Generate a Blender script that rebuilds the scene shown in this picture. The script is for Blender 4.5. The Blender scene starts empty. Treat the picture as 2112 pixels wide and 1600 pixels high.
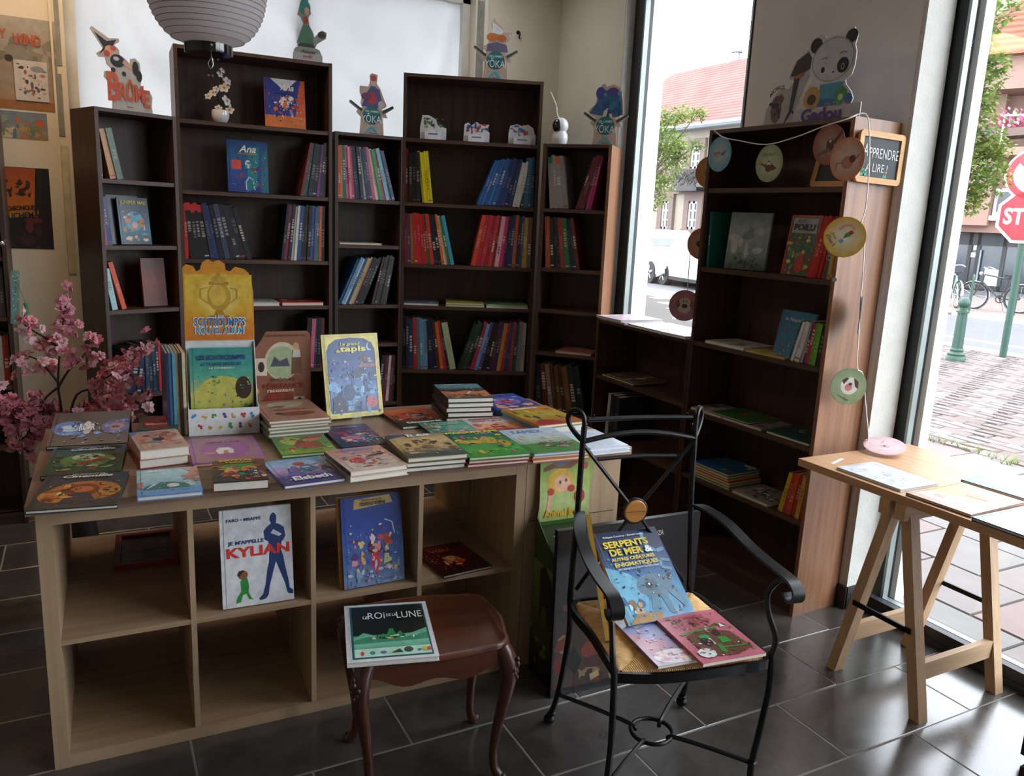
import bpy, math, random
from mathutils import Vector, Matrix
R = math.radians
SC = bpy.context.scene
COL = SC.collection

# ------------------------------------------------------------------ camera
# room frame: x runs along the back wall (and the floor tiles), y runs along the window wall, z up
EYE = Vector((0, 0, 1.5877))
FOC, PITCH, ROLL, TURN = 1657.68, 0.2067, 0.0463, R(28)
_f = Vector((math.sin(TURN), math.cos(TURN), 0)); _r = Vector((math.cos(TURN), -math.sin(TURN), 0)); _z = Vector((0, 0, 1))
FWD = _f * math.cos(PITCH) - _z * math.sin(PITCH)
_u = _f * math.sin(PITCH) + _z * math.cos(PITCH)
RGT = _r * math.cos(ROLL) + _u * math.sin(ROLL)
UPV = _u * math.cos(ROLL) - _r * math.sin(ROLL)
cam_d = bpy.data.cameras.new('camera'); cam = bpy.data.objects.new('camera', cam_d); COL.objects.link(cam)
cam_d.sensor_fit = 'HORIZONTAL'; cam_d.sensor_width = 36; cam_d.lens = FOC / 2112 * 36; cam_d.clip_start = 0.05; cam_d.clip_end = 400
cam.matrix_world = Matrix(((RGT.x, UPV.x, -FWD.x, EYE.x), (RGT.y, UPV.y, -FWD.y, EYE.y), (RGT.z, UPV.z, -FWD.z, EYE.z), (0, 0, 0, 1)))
SC.camera = cam

# ------------------------------------------------------------------ sky and exposure
SKY = 4.4
w = bpy.data.worlds.new('sky'); SC.world = w; w.use_nodes = True
bg = w.node_tree.nodes['Background']; bg.inputs[0].default_value = (0.86, 0.93, 1.0, 1); bg.inputs[1].default_value = SKY
vs = SC.view_settings
vs.view_transform = 'Standard'; vs.look = 'None'; vs.gamma = 1; vs.use_curve_mapping = False; vs.exposure = 1.0
SC.cycles.use_denoising = True
SC.cycles.max_bounces = 10; SC.cycles.diffuse_bounces = 5; SC.cycles.transparent_max_bounces = 12
SC.cycles.sample_clamp_indirect = 6.0

def portal(loc, rot, sx, sy):
    d = bpy.data.lights.new('window_portal', 'AREA'); d.shape = 'RECTANGLE'; d.size = sx; d.size_y = sy; d.cycles.is_portal = True
    o = bpy.data.objects.new('window_portal', d); COL.objects.link(o); o.location = loc; o.rotation_euler = rot

# ------------------------------------------------------------------ placing: points on known planes of the room
def ray(u, v): return FWD + RGT * ((u - 1056) / FOC) - UPV * ((v - 800) / FOC)
def on_z(u, v, z): d = ray(u, v); return EYE + d * ((z - EYE.z) / d.z)
def on_x(u, v, x): d = ray(u, v); return EYE + d * ((x - EYE.x) / d.x)
def on_y(u, v, y): d = ray(u, v); return EYE + d * ((y - EYE.y) / d.y)
def on_v(u, v, p, yaw):
    n = Vector((-math.sin(yaw), math.cos(yaw), 0)); d = ray(u, v); return EYE + d * ((Vector((p[0], p[1], 0)) - EYE).dot(n) / d.dot(n))

# ------------------------------------------------------------------ colour and mesh helpers
def lin(c):
    if not isinstance(c, str): return tuple(c)[:3]
    c = c.lstrip('#')
    if len(c) == 3: c = ''.join(a * 2 for a in c)
    o = []
    for i in (0, 2, 4):
        x = int(c[i:i + 2], 16) / 255
        o.append(x / 12.92 if x <= .04045 else ((x + .055) / 1.055) ** 2.4)
    return tuple(o)
def Tm(x, y, z): return Matrix.Translation((x, y, z))
def Rz(a): return Matrix.Rotation(R(a), 4, 'Z')
def Rx(a): return Matrix.Rotation(R(a), 4, 'X')
def Ry(a): return Matrix.Rotation(R(a), 4, 'Y')
def smooth_path(pts, n=6):
    P = [Vector(p) for p in pts]; out = []
    for i in range(len(P) - 1):
        a = P[max(i - 1, 0)]; b = P[i]; c = P[i + 1]; d = P[min(i + 2, len(P) - 1)]
        for k in range(n):
            t = k / n
            out.append(0.5 * ((2 * b) + (c - a) * t + (2 * a - 5 * b + 4 * c - d) * t * t + (3 * b - a - 3 * c + d) * t ** 3))
    out.append(P[-1]); return out
class MB:
    def __init__(s): s.v = []; s.f = []; s.c = []; s.k = (0.5, 0.5, 0.5); s.use = False; s.m = []; s.mi = 0
    def ink(s, c): s.k = lin(c); s.use = True; return s
    def F(s, idx, cols=None): s.f.append(tuple(idx)); s.c.append(cols or s.k); s.m.append(s.mi)
    def box(s, x0, y0, z0, x1, y1, z1, M=None):
        b = len(s.v)
        for z in (z0, z1):
            for x, y in ((x0, y0), (x1, y0), (x1, y1), (x0, y1)):
                p = Vector((x, y, z)); s.v.append(M @ p if M else p)
        for q in ((3, 2, 1, 0), (4, 5, 6, 7), (0, 1, 5, 4), (1, 2, 6, 5), (2, 3, 7, 6), (3, 0, 4, 7)): s.F([b + i for i in q])
        return s
    def hexa(s, P):
        b = len(s.v); s.v += [Vector(p) for p in P]
        for q in ((3, 2, 1, 0), (4, 5, 6, 7), (0, 1, 5, 4), (1, 2, 6, 5), (2, 3, 7, 6), (3, 0, 4, 7)): s.F([b + i for i in q])
        return s
    def poly(s, P, z=None, cols=None):
        b = len(s.v); s.v += [Vector((p[0], p[1], z)) if z is not None else Vector(p) for p in P]
        s.F(range(b, b + len(P)), cols); return s
    def prism(s, P, z0, z1, M=None):
        a = sum(P[i][0] * P[(i + 1) % len(P)][1] - P[(i + 1) % len(P)][0] * P[i][1] for i in range(len(P)))
        if a < 0: P = P[::-1]
        n = len(P); b = len(s.v)
        for z in (z0, z1):
            for p in P:
                q = Vector((p[0], p[1], z)); s.v.append(M @ q if M else q)
        s.F(range(b + n - 1, b - 1, -1)); s.F(range(b + n, b + 2 * n))
        for i in range(n): s.F((b + i, b + (i + 1) % n, b + n + (i + 1) % n, b + n + i))
        return s
    def tube(s, pts, r, n=8, cap=True, flat=None, up=(0, 0, 1)):
        P = [Vector(p) for p in pts]; m = len(P); b = len(s.v); N = None
        for i in range(m):
            t = (P[min(i + 1, m - 1)] - P[max(i - 1, 0)])
            if t.length < 1e-9: t = Vector((0, 0, 1))
            t.normalize()
            if N is None or flat:
                a = Vector(up)
                if abs(a.dot(t)) > .95 and not flat: a = Vector((1, 0, 0))
                N = (a - t * a.dot(t)) if (a - t * a.dot(t)).length > 1e-4 else (N or Vector((1, 0, 0)))
            else: N = N - t * N.dot(t)
            N.normalize(); B = t.cross(N); rr = r[i] if isinstance(r, (list, tuple)) else r
            for j in range(n):
                if flat:
                    sx, sy = ((-1, -1), (1, -1), (1, 1), (-1, 1))[j]
                    s.v.append(P[i] + N * (sx * flat[1] / 2) + B * (sy * flat[0] / 2))
                else:
                    a = 2 * math.pi * j / n; s.v.append(P[i] + N * (math.cos(a) * rr) + B * (math.sin(a) * rr))
        for i in range(m - 1):
            for j in range(n): s.F((b + i * n + j, b + i * n + (j + 1) % n, b + (i + 1) * n + (j + 1) % n, b + (i + 1) * n + j))
        if cap: s.F(range(b + n - 1, b - 1, -1)); s.F(range(b + (m - 1) * n, b + m * n))
        return s
    def bar(s, pts, wd, th, up=(0, 0, 1)): return s.tube(pts, 1, 4, True, (wd, th), up)
    def ring(s, c, R0, r, n=24, k=6, M=None):
        b = len(s.v)
        for i in range(n):
            a = 2 * math.pi * i / n
            for j in range(k):
                q = 2 * math.pi * j / k
                p = Vector(((R0 + r * math.cos(q)) * math.cos(a), (R0 + r * math.cos(q)) * math.sin(a), r * math.sin(q)))
                s.v.append((M @ p if M else p) + Vector(c))
        for i in range(n):
            for j in range(k): s.F((b + i * k + j, b + ((i + 1) % n) * k + j, b + ((i + 1) % n) * k + (j + 1) % k, b + i * k + (j + 1) % k))
        return s
    def lathe(s, prof, n=20, c=(0, 0, 0), M=None):
        b = len(s.v); m = len(prof)
        for r, z in prof:
            for j in range(n):
                a = 2 * math.pi * j / n; p = Vector((r * math.cos(a), r * math.sin(a), z)); s.v.append((M @ p if M else p) + Vector(c))
        for i in range(m - 1):
            for j in range(n): s.F((b + i * n + j, b + i * n + (j + 1) % n, b + (i + 1) * n + (j + 1) % n, b + (i + 1) * n + j))
        s.F(range(b + n - 1, b - 1, -1)); s.F(range(b + (m - 1) * n, b + m * n)); return s
    def ball(s, c, r, n=12, k=8, sc=(1, 1, 1)):
        return s.lathe([(max(1e-4, r * math.sin(math.pi * i / k)), -r * math.cos(math.pi * i / k)) for i in range(k + 1)], n, c, Matrix.Diagonal((*sc, 1)))
    def mesh(s, name, mat, smooth=False):
        me = bpy.data.meshes.new(name); me.from_pydata([tuple(v) for v in s.v], [], s.f)
        if s.use:
            a = me.color_attributes.new('Col', 'FLOAT_COLOR', 'CORNER'); buf = []
            for f, c in zip(s.f, s.c):
                if isinstance(c[0], (tuple, list)):
                    for q in c: buf += [q[0], q[1], q[2], 1]
                else: buf += [c[0], c[1], c[2], 1] * len(f)
            a.data.foreach_set('color', buf)
        for m in (mat if isinstance(mat, list) else [mat]): me.materials.append(m)
        if isinstance(mat, list): me.polygons.foreach_set('material_index', s.m)
        if smooth:
            me.polygons.foreach_set('use_smooth', [True] * len(me.polygons))
            if smooth != 'all': me.set_sharp_from_angle(angle=R(40))
        me.update(); return me
    def build(s, name, mat, parent=None, M=None, smooth=False):
        return put(name, s.mesh(name, mat, smooth), parent, M)
def put(name, me, parent=None, M=None):
    o = bpy.data.objects.new(name, me); COL.objects.link(o); o.parent = parent
    if M is not None: o.matrix_basis = M
    return o
def tag(o, label=None, cat=None, group=None, kind=None):
    if label: o['label'] = label
    if cat: o['category'] = cat
    if group: o['group'] = group
    if kind: o['kind'] = kind
    return o
def thing(name, label, cat, M=None, group=None):
    o = bpy.data.objects.new(name, None); COL.objects.link(o); o.empty_display_size = .1
    if M is not None: o.matrix_basis = M
    return tag(o, label, cat, group)
def struct(name, mb, mat, parent=None): return tag(mb.build(name, mat, parent), kind='structure')

# ------------------------------------------------------------------ procedural materials
def nmat(name):
    m = bpy.data.materials.new(name); m.use_nodes = True; nt = m.node_tree; return m, nt, nt.nodes['Principled BSDF']
def plain(name, c, rough=.5, metal=0, var=.12, scale=8, bump=0, coat=0, spec=.5, bscale=None):
    m, nt, p = nmat(name); c = lin(c); N = nt.nodes; L = nt.links
    tc = N.new('ShaderNodeTexCoord'); no = N.new('ShaderNodeTexNoise'); no.inputs['Scale'].default_value = scale; no.inputs['Detail'].default_value = 4
    L.new(tc.outputs['Object'], no.inputs['Vector'])
    cr = N.new('ShaderNodeValToRGB'); cr.color_ramp.elements[0].position = .3; cr.color_ramp.elements[1].position = .7
    cr.color_ramp.elements[0].color = (*[x * (1 - var) for x in c], 1); cr.color_ramp.elements[1].color = (*[min(1, x * (1 + var)) for x in c], 1)
    L.new(no.outputs['Fac'], cr.inputs['Fac']); L.new(cr.outputs['Color'], p.inputs['Base Color'])
    p.inputs['Roughness'].default_value = rough; p.inputs['Metallic'].default_value = metal; p.inputs['Specular IOR Level'].default_value = spec
    if coat: p.inputs['Coat Weight'].default_value = coat; p.inputs['Coat Roughness'].default_value = .15
    if bump:
        n2 = no
        if bscale: n2 = N.new('ShaderNodeTexNoise'); n2.inputs['Scale'].default_value = bscale; L.new(tc.outputs['Object'], n2.inputs['Vector'])
        b = N.new('ShaderNodeBump'); b.inputs['Strength'].default_value = bump; b.inputs['Distance'].default_value = .004
        L.new(n2.outputs['Fac'], b.inputs['Height']); L.new(b.outputs['Normal'], p.inputs['Normal'])
    return m
def wood(name, a, b, axis=2, rough=.45, scale=1.0, coat=0):
    m, nt, p = nmat(name); N = nt.nodes; L = nt.links
    tc = N.new('ShaderNodeTexCoord'); mp = N.new('ShaderNodeMapping'); s = [14 * scale] * 3; s[axis] = .7 * scale
    mp.inputs['Scale'].default_value = s; L.new(tc.outputs['Object'], mp.inputs['Vector'])
    no = N.new('ShaderNodeTexNoise'); no.inputs['Scale'].default_value = 2.2; no.inputs['Detail'].default_value = 6; no.inputs['Distortion'].default_value = .6
    L.new(mp.outputs['Vector'], no.inputs['Vector'])
    n2 = N.new('ShaderNodeTexNoise'); n2.inputs['Scale'].default_value = 14; n2.inputs['Detail'].default_value = 3; L.new(mp.outputs['Vector'], n2.inputs['Vector'])
    mx = N.new('ShaderNodeMath'); mx.operation = 'MULTIPLY_ADD'; mx.inputs[1].default_value = .35; L.new(n2.outputs['Fac'], mx.inputs[0]); L.new(no.outputs['Fac'], mx.inputs[2])
    cr = N.new('ShaderNodeValToRGB'); cr.color_ramp.elements[0].position = .45; cr.color_ramp.elements[1].position = .85
    cr.color_ramp.elements[0].color = (*lin(a), 1); cr.color_ramp.elements[1].color = (*lin(b), 1)
    L.new(mx.outputs[0], cr.inputs['Fac']); L.new(cr.outputs['Color'], p.inputs['Base Color']); p.inputs['Roughness'].default_value = rough
    if coat: p.inputs['Coat Weight'].default_value = coat; p.inputs['Coat Roughness'].default_value = .2
    bp = N.new('ShaderNodeBump'); bp.inputs['Strength'].default_value = .08; bp.inputs['Distance'].default_value = .002
    L.new(n2.outputs['Fac'], bp.inputs['Height']); L.new(bp.outputs['Normal'], p.inputs['Normal'])
    return m
def inkmat(name, rough=.4, coat=.15, grain=.1, gs=60):
    m, nt, p = nmat(name); N = nt.nodes; L = nt.links
    at = N.new('ShaderNodeAttribute'); at.attribute_name = 'Col'
    tc = N.new('ShaderNodeTexCoord'); no = N.new('ShaderNodeTexNoise'); no.inputs['Scale'].default_value = gs; no.inputs['Detail'].default_value = 5; L.new(tc.outputs['Object'], no.inputs['Vector'])
    mr = N.new('ShaderNodeMapRange'); mr.inputs[1].default_value = .3; mr.inputs[2].default_value = .7; mr.inputs[3].default_value = 1 - grain; mr.inputs[4].default_value = 1 + grain
    L.new(no.outputs['Fac'], mr.inputs[0])
    mx = N.new('ShaderNodeVectorMath'); mx.operation = 'SCALE'; L.new(at.outputs['Color'], mx.inputs[0]); L.new(mr.outputs[0], mx.inputs['Scale'])
    L.new(mx.outputs[0], p.inputs['Base Color']); p.inputs['Roughness'].default_value = rough
    p.inputs['Coat Weight'].default_value = coat; p.inputs['Coat Roughness'].default_value = .12
    return m
INK = inkmat('printed_ink'); INKM = inkmat('matt_ink', .65, 0, .12, 30); ARTM = inkmat('cover_picture', .32, .25, .16, 38)
PAGES = plain('page_edges', '#ddd8cc', .8, var=.08, scale=400)
WH = plain('white_card', '#e6e6e4', .55, var=.03)
# ------------------------------------------------------------------ text as flat print
_tc = {}
def text_geo(s, bold, shear):
    k = (s, bold, shear)
    if k not in _tc:
        cu = bpy.data.curves.new('lettering', 'FONT'); cu.body = s; cu.size = 1; cu.offset = bold; cu.resolution_u = 3; cu.shear = shear
        ob = bpy.data.objects.new('lettering', cu); COL.objects.link(ob)
        me = bpy.data.meshes.new_from_object(ob)
        V = [v.co.copy() for v in me.vertices]; Fs = [tuple(p.vertices) for p in me.polygons]
        bpy.data.objects.remove(ob); bpy.data.curves.remove(cu); bpy.data.meshes.remove(me)
        xs = [v.x for v in V] or [0]; ys = [v.y for v in V] or [0]
        x0, x1, y0, y1 = min(xs), max(xs), min(ys), max(ys)
        _tc[k] = ([((v.x - x0) / max(x1 - x0, 1e-6) - .5, (v.y - y0) / max(y1 - y0, 1e-6) - .5) for v in V], Fs)
    return _tc[k]
def add_text(mb, s, cx, cy, tw, th, z, col, bold=.02, rot=0, shear=0, arc=0):
    V, Fs = text_geo(s, min(bold, .035), shear); b = len(mb.v); k = lin(col); mb.use = True; c, sn = math.cos(R(rot)), math.sin(R(rot))
    for x, y in V:
        X, Y = x * tw, y * th + arc * (0.25 - x * x)
        mb.v.append(Vector((cx + X * c - Y * sn, cy + X * sn + Y * c, z)))
    for f in Fs: mb.F([b + i for i in f], k)
# ------------------------------------------------------------------ flat cover pictures: areas of ink on a w x h sheet (x 0..1, y 0..1)
def picture(mb, w, h, items, z, dz=.00012):
    rnd = random.Random(len(items) * 7 + int(w * 1000)); mb.use = True
    cl = lambda p: (min(max(p[0], .004), .996) * w, min(max(p[1], .004), .996) * h)
    for it in items:
        z += dz; k = it[0]
        if k == 'bg': mb.ink(it[1]).poly([(0, 0), (w, 0), (w, h), (0, h)], z)
        elif k == 'grad':
            C = [lin(c) for c in it[1]]; n = len(C) - 1
            x0, y0, x1, y1 = it[2] if len(it) > 2 else (0, 0, 1, 1)
            for i in range(n):
                a = y0 + (y1 - y0) * i / n; b = y0 + (y1 - y0) * (i + 1) / n
                mb.poly([(x0 * w, a * h), (x1 * w, a * h), (x1 * w, b * h), (x0 * w, b * h)], z, [C[i], C[i], C[i + 1], C[i + 1]])
        elif k == 'r': mb.ink(it[5]).poly([cl(p) for p in ((it[1], it[2]), (it[3], it[2]), (it[3], it[4]), (it[1], it[4]))], z)
        elif k == 'e':
            n = 22; mb.ink(it[5]).poly([cl((it[1] + it[3] * math.cos(6.2832 * i / n), it[2] + it[4] * math.sin(6.2832 * i / n))) for i in range(n)], z)
        elif k == 'ge':   # disc shaded from rim colour to centre colour
            n = 28; b = len(mb.v); mb.v.append(Vector((it[1] * w, it[2] * h, z))); a, c = lin(it[6]), lin(it[5])
            for i in range(n): mb.v.append(Vector((*cl((it[1] + it[3] * math.cos(6.2832 * i / n), it[2] + it[4] * math.sin(6.2832 * i / n))), z)))
            for i in range(n): mb.F((b, b + 1 + i, b + 1 + (i + 1) % n), [a, c, c])
        elif k == 'p': mb.ink(it[2]).poly([cl(p) for p in it[1]], z)
        elif k == 'o':    # outline
            P = it[1]; wd = it[3] / 2
            for i in range(len(P) - 1):
                (ax, ay), (bx, by) = P[i], P[i + 1]; dx, dy = (bx - ax) * w, (by - ay) * h; l = math.hypot(dx, dy) or 1; nx, ny = -dy / l * wd, dx / l * wd
                mb.ink(it[2]).poly([(ax * w + nx, ay * h + ny), (ax * w - nx, ay * h - ny), (bx * w - nx, by * h - ny), (bx * w + nx, by * h + ny)], z)
        elif k == 'sc':   # scattered brush marks
            rr = random.Random(it[1]); x0, y0, x1, y1 = it[4]
            for _ in range(it[2]):
                z += dz * .15; cx, cy = rr.uniform(x0, x1), rr.uniform(y0, y1); s = it[5] * rr.uniform(.4, 1.3); n = rr.randint(5, 8); a0 = rr.uniform(0, 6)
                el = rr.uniform(.5, 1.6); mb.ink(rr.choice(it[3])).poly([cl((cx + s * el * rr.uniform(.6, 1.1) * math.cos(a0 + 6.2832 * i / n), cy + s / el * w / h * rr.uniform(.6, 1.1) * math.sin(a0 + 6.2832 * i / n))) for i in range(n)], z)
    return z
COLN = [('black', '#101014'), ('charcoal', '#333338'), ('grey', '#808080'), ('white', '#e8e8e8'), ('red', '#c02020'), ('dark red', '#6a1418'), ('orange', '#e07020'), ('yellow', '#e0cc20'),
        ('gold', '#b08a30'), ('green', '#2a9040'), ('dark green', '#163c28'), ('teal', '#1c7f86'), ('light blue', '#7ab6dc'), ('blue', '#2858b0'), ('navy blue', '#141f48'),
        ('purple', '#6a3a94'), ('pink', '#e07aa0'), ('magenta', '#c0206a'), ('brown', '#5a3a22'), ('cream', '#e0d6b0')]
def cname(c):
    c = lin(c); return min(COLN, key=lambda k: sum((a ** .45 - b ** .45) ** 2 for a, b in zip(lin(k[1]), c)))[0]
ORD = 'first second third fourth fifth sixth seventh eighth ninth tenth eleventh twelfth thirteenth fourteenth fifteenth sixteenth seventeenth eighteenth nineteenth twentieth'.split()
_boards = {}
def book(name, label, w, h, t, M, cover, art=None, titles=(), spine=None, cat='book', group=None, back=None, soft=False):
    """local frame: spine on x=0, y up the cover, z through the thickness, front cover at z=t"""
    o = thing(name, label, cat, M, group); e = .0006 if soft else .0025; ov = 0 if soft else .003
    mb = MB(); mb.ink(cover).box(0, 0, t - e, w, h, t); mb.ink(back or cover).box(0, 0, 0, w, h, e); mb.ink(spine or cover).box(0, 0, e, e, h, t - e)
    mb.build('cover', INK, o)
    MB().box(e, ov, e, w - ov - .0005, h - ov, t - e).build('page_block', PAGES, o)
    if art or titles:
        ab = MB(); art = list(art or [])
        if len(art) > 3 and any(it[0] == 'sc' for it in art) and not label.startswith('white'):      # fine brush detail in the colours of the picture
            pal = [k for it in art for k in (it[1] if it[0] == 'grad' else it[3] if it[0] == 'sc' else [it[-1]]) if isinstance(k, str)] or ['#888']
            art += [('sc', len(label) + int(w * 1e4), 70, pal, (.07, .05, .95, .70), .020), ('sc', len(label) + 1, 26, pal + ['#16161a', '#d8d4cc'], (.1, .08, .92, .6), .011)]
        z = picture(ab, w, h, art, t + .0002)
        if art and not soft: z += .0001; ab.ink(tuple(x * .45 for x in lin(spine or cover))).poly([(.010, 0), (.0115, 0), (.0115, h), (.010, h)], z)
        if art: ab.build('cover_picture', ARTM, o)
        if titles:
            tb = MB()
            for i, T in enumerate(titles):
                s, cx, cy, tw, th, c = T[:6]; kw = T[6] if len(T) > 6 else {}
                add_text(tb, s, cx * w, cy * h, tw * w, th * h, z + .0003 + i * .00008, c, **kw)
            tb.build('title', INK, o)
    return o
_pm = {}
def spine_book(label, w, h, d, M, c, band=None, mark=None, group=None, seed=0):
    """upright book seen by its spine: x 0..w thickness, y 0..d depth (spine at y=0), z 0..h"""
    rnd = random.Random(seed); e = min(.002, w * .22); mb = MB().ink(c)
    mb.box(0, 0, 0, w, e, h); mb.box(0, e, 0, e, d, h); mb.box(w - e, e, 0, w, d, h)
    if band: mb.ink(band).box(-.0002, -.0002, h * rnd.uniform(.84, .88), w + .0002, .02, h + .0002)
    o = tag(mb.build('comic_book', INK, None, M), label, 'book', group)
    k = (round(w, 4), round(h, 3), round(d, 3))
    if k not in _pm: _pm[k] = MB().box(e, e, .003, w - e, d - .004, h - .003).mesh('page_block', PAGES)
    put('page_block', _pm[k], o)
    tb = MB(); L = lin(c); hi = lin(mark) if mark else ((.62, .6, .55) if sum(L) < .9 else (.03, .03, .05)); f = rnd.choice((.12, .25, .4, .75)); m = tuple(a + (b - a) * f for a, b in zip(L, hi)); tb.ink(m); z0 = h * rnd.uniform(.25, .5); z1 = z0 + h * rnd.uniform(.12, .38); z = z0
    while z < z1:
        l = rnd.uniform(.005, .014); q = w * rnd.uniform(.22, .3); tb.box(w * .5 - q, -.0006, z, w * .5 + q, .0001, z + l); z += l + rnd.uniform(.003, .008)
    if rnd.random() < .45: q = w * .36; tb.ink(rnd.choice([(.5, .5, .48), (.3, .05, .05), (.05, .1, .3)])).box(w * .5 - q, -.0006, .012, w * .5 + q, .0001, .019)
    tag(tb.build('spine_print', INK, o), kind='stuff')
    return o
# ------------------------------------------------------------------ materials of the place
PAINT = plain('wall_paint', '#cdc6b4', .85, var=.05, scale=3, bump=.25, bscale=90)
PAINTG = plain('pillar_paint', '#dcd6d2', .9, var=.05, scale=3, bump=.5, bscale=120)
PLASTER = plain('reveal_plaster', '#c8c8c2', .9, var=.06, scale=14, bump=.5, bscale=80)
CEIL = plain('ceiling_paint', '#dedad0', .9, var=.03)
FRAME = plain('anthracite_frame', '#24272a', .45, var=.08, spec=.4)
ALU = plain('grey_bead', '#8d9794', .4, metal=.4)
STONE = plain('white_stone', '#d5d2cb', .8, var=.06, scale=5)
GROUT = plain('tile_grout', '#8a867e', .85)
SKIRT = plain('skirting_tile', '#2c2928', .5, var=.15)
BLACK = plain('black_iron', '#0d0d11', .34, var=.1, spec=.45, metal=.2)
def tilemat():
    m, nt, p = nmat('slate_tile'); N = nt.nodes; L = nt.links
    tc = N.new('ShaderNodeTexCoord'); oi = N.new('ShaderNodeObjectInfo')
    ad = N.new('ShaderNodeVectorMath'); ad.operation = 'ADD'; cv = N.new('ShaderNodeCombineXYZ')
    ml = N.new('ShaderNodeMath'); ml.operation = 'MULTIPLY'; ml.inputs[1].default_value = 40; L.new(oi.outputs['Random'], ml.inputs[0]); L.new(ml.outputs[0], cv.inputs[0])
    L.new(tc.outputs['Object'], ad.inputs[0]); L.new(cv.outputs[0], ad.inputs[1])
    no = N.new('ShaderNodeTexNoise'); no.inputs['Scale'].default_value = 5; no.inputs['Detail'].default_value = 8; no.inputs['Roughness'].default_value = .65; L.new(ad.outputs[0], no.inputs['Vector'])
    cr = N.new('ShaderNodeValToRGB'); cr.color_ramp.elements[0].position = .3; cr.color_ramp.elements[1].position = .72
    cr.color_ramp.elements[0].color = (*lin('#3b3836'), 1); cr.color_ramp.elements[1].color = (*lin('#5a5551'), 1); L.new(no.outputs['Fac'], cr.inputs['Fac'])
    hs = N.new('ShaderNodeHueSaturation'); mr = N.new('ShaderNodeMapRange'); mr.inputs[3].default_value = .85; mr.inputs[4].default_value = 1.15; L.new(oi.outputs['Random'], mr.inputs[0]); L.new(mr.outputs[0], hs.inputs['Value'])
    L.new(cr.outputs['Color'], hs.inputs['Color']); L.new(hs.outputs['Color'], p.inputs['Base Color']); p.inputs['Specular IOR Level'].default_value = 1.0
    m2 = N.new('ShaderNodeMapRange'); m2.inputs[3].default_value = .12; m2.inputs[4].default_value = .28; L.new(no.outputs['Fac'], m2.inputs[0]); L.new(m2.outputs[0], p.inputs['Roughness'])
    bp = N.new('ShaderNodeBump'); bp.inputs['Strength'].default_value = .12; bp.inputs['Distance'].default_value = .003; L.new(no.outputs['Fac'], bp.inputs['Height']); L.new(bp.outputs['Normal'], p.inputs['Normal'])
    return m
def glassmat(name, tint=(1, 1, 1), refl=.06):
    m, nt, p = nmat(name); N = nt.nodes; L = nt.links; N.remove(p)
    tr = N.new('ShaderNodeBsdfTransparent'); tr.inputs[0].default_value = (*tint, 1); gl = N.new('ShaderNodeBsdfGlossy'); gl.inputs['Roughness'].default_value = .02
    lw = N.new('ShaderNodeLayerWeight'); lw.inputs[0].default_value = .5; pw = N.new('ShaderNodeMath'); pw.operation = 'POWER'; pw.inputs[1].default_value = 5; L.new(lw.outputs['Facing'], pw.inputs[0])
    fr = N.new('ShaderNodeMath'); fr.operation = 'MULTIPLY_ADD'; fr.inputs[1].default_value = .5; fr.inputs[2].default_value = refl * .5; L.new(pw.outputs[0], fr.inputs[0]); mx = N.new('ShaderNodeMixShader')
    L.new(fr.outputs[0], mx.inputs[0]); L.new(tr.outputs[0], mx.inputs[1]); L.new(gl.outputs[0], mx.inputs[2]); L.new(mx.outputs[0], N['Material Output'].inputs[0])
    return m
def filmmat():
    m, nt, p = nmat('white_film'); N = nt.nodes; L = nt.links; N.remove(p)
    tc = N.new('ShaderNodeTexCoord'); no = N.new('ShaderNodeTexNoise'); no.inputs['Scale'].default_value = 2.5; no.inputs['Detail'].default_value = 3; L.new(tc.outputs['Object'], no.inputs['Vector'])
    cr = N.new('ShaderNodeValToRGB'); cr.color_ramp.elements[0].color = (.105, .104, .105, 1); cr.color_ramp.elements[1].color = (.176, .172, .170, 1); L.new(no.outputs['Fac'], cr.inputs['Fac'])
    a = N.new('ShaderNodeBsdfTranslucent'); b = N.new('ShaderNodeBsdfDiffuse'); b.inputs[0].default_value = (.8, .82, .84, 1); mx = N.new('ShaderNodeMixShader'); mx.inputs[0].default_value = .25
    L.new(cr.outputs[0], a.inputs[0]); L.new(a.outputs[0], mx.inputs[1]); L.new(b.outputs[0], mx.inputs[2]); L.new(mx.outputs[0], N['Material Output'].inputs[0])
    return m
TILE = tilemat(); GLASS = glassmat('window_glass'); FILM = filmmat()
XR, YB, ZC = 2.83, 4.87, 3.1
# ------------------------------------------------------------------ floor of slate tiles
fl = struct('floor', MB().box(-3.2, -3.0, -.06, 2.90, YB + .02, -.0012), GROUT)
tw, th, gp = .606, .302, .0055
tm = MB(); c = .0025
tm.hexa([(gp / 2, gp / 2, -.012), (tw - gp / 2, gp / 2, -.012), (tw - gp / 2, th - gp / 2, -.012), (gp / 2, th - gp / 2, -.012), (gp / 2, gp / 2, -c * .6), (tw - gp / 2, gp / 2, -c * .6), (tw - gp / 2, th - gp / 2, -c * .6), (gp / 2, th - gp / 2, -c * .6)])
tm.f.pop(1); tm.c.pop(); tm.m.pop(); b = len(tm.v)
tm.v += [Vector((gp / 2 + c, gp / 2 + c, 0)), Vector((tw - gp / 2 - c, gp / 2 + c, 0)), Vector((tw - gp / 2 - c, th - gp / 2 - c, 0)), Vector((gp / 2 + c, th - gp / 2 - c, 0))]
tm.F((b, b + 1, b + 2, b + 3))
for i in range(4): tm.F((4 + i, 4 + (i + 1) % 4, b + (i + 1) % 4, b + i))
TME = tm.mesh('tile', TILE)
def clipped_tile(x0, x1, y0, y1): return MB().box(gp / 2, gp / 2, -.012, x1 - x0 - gp / 2, y1 - y0 - gp / 2, 0).mesh('tile', TILE)
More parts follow.
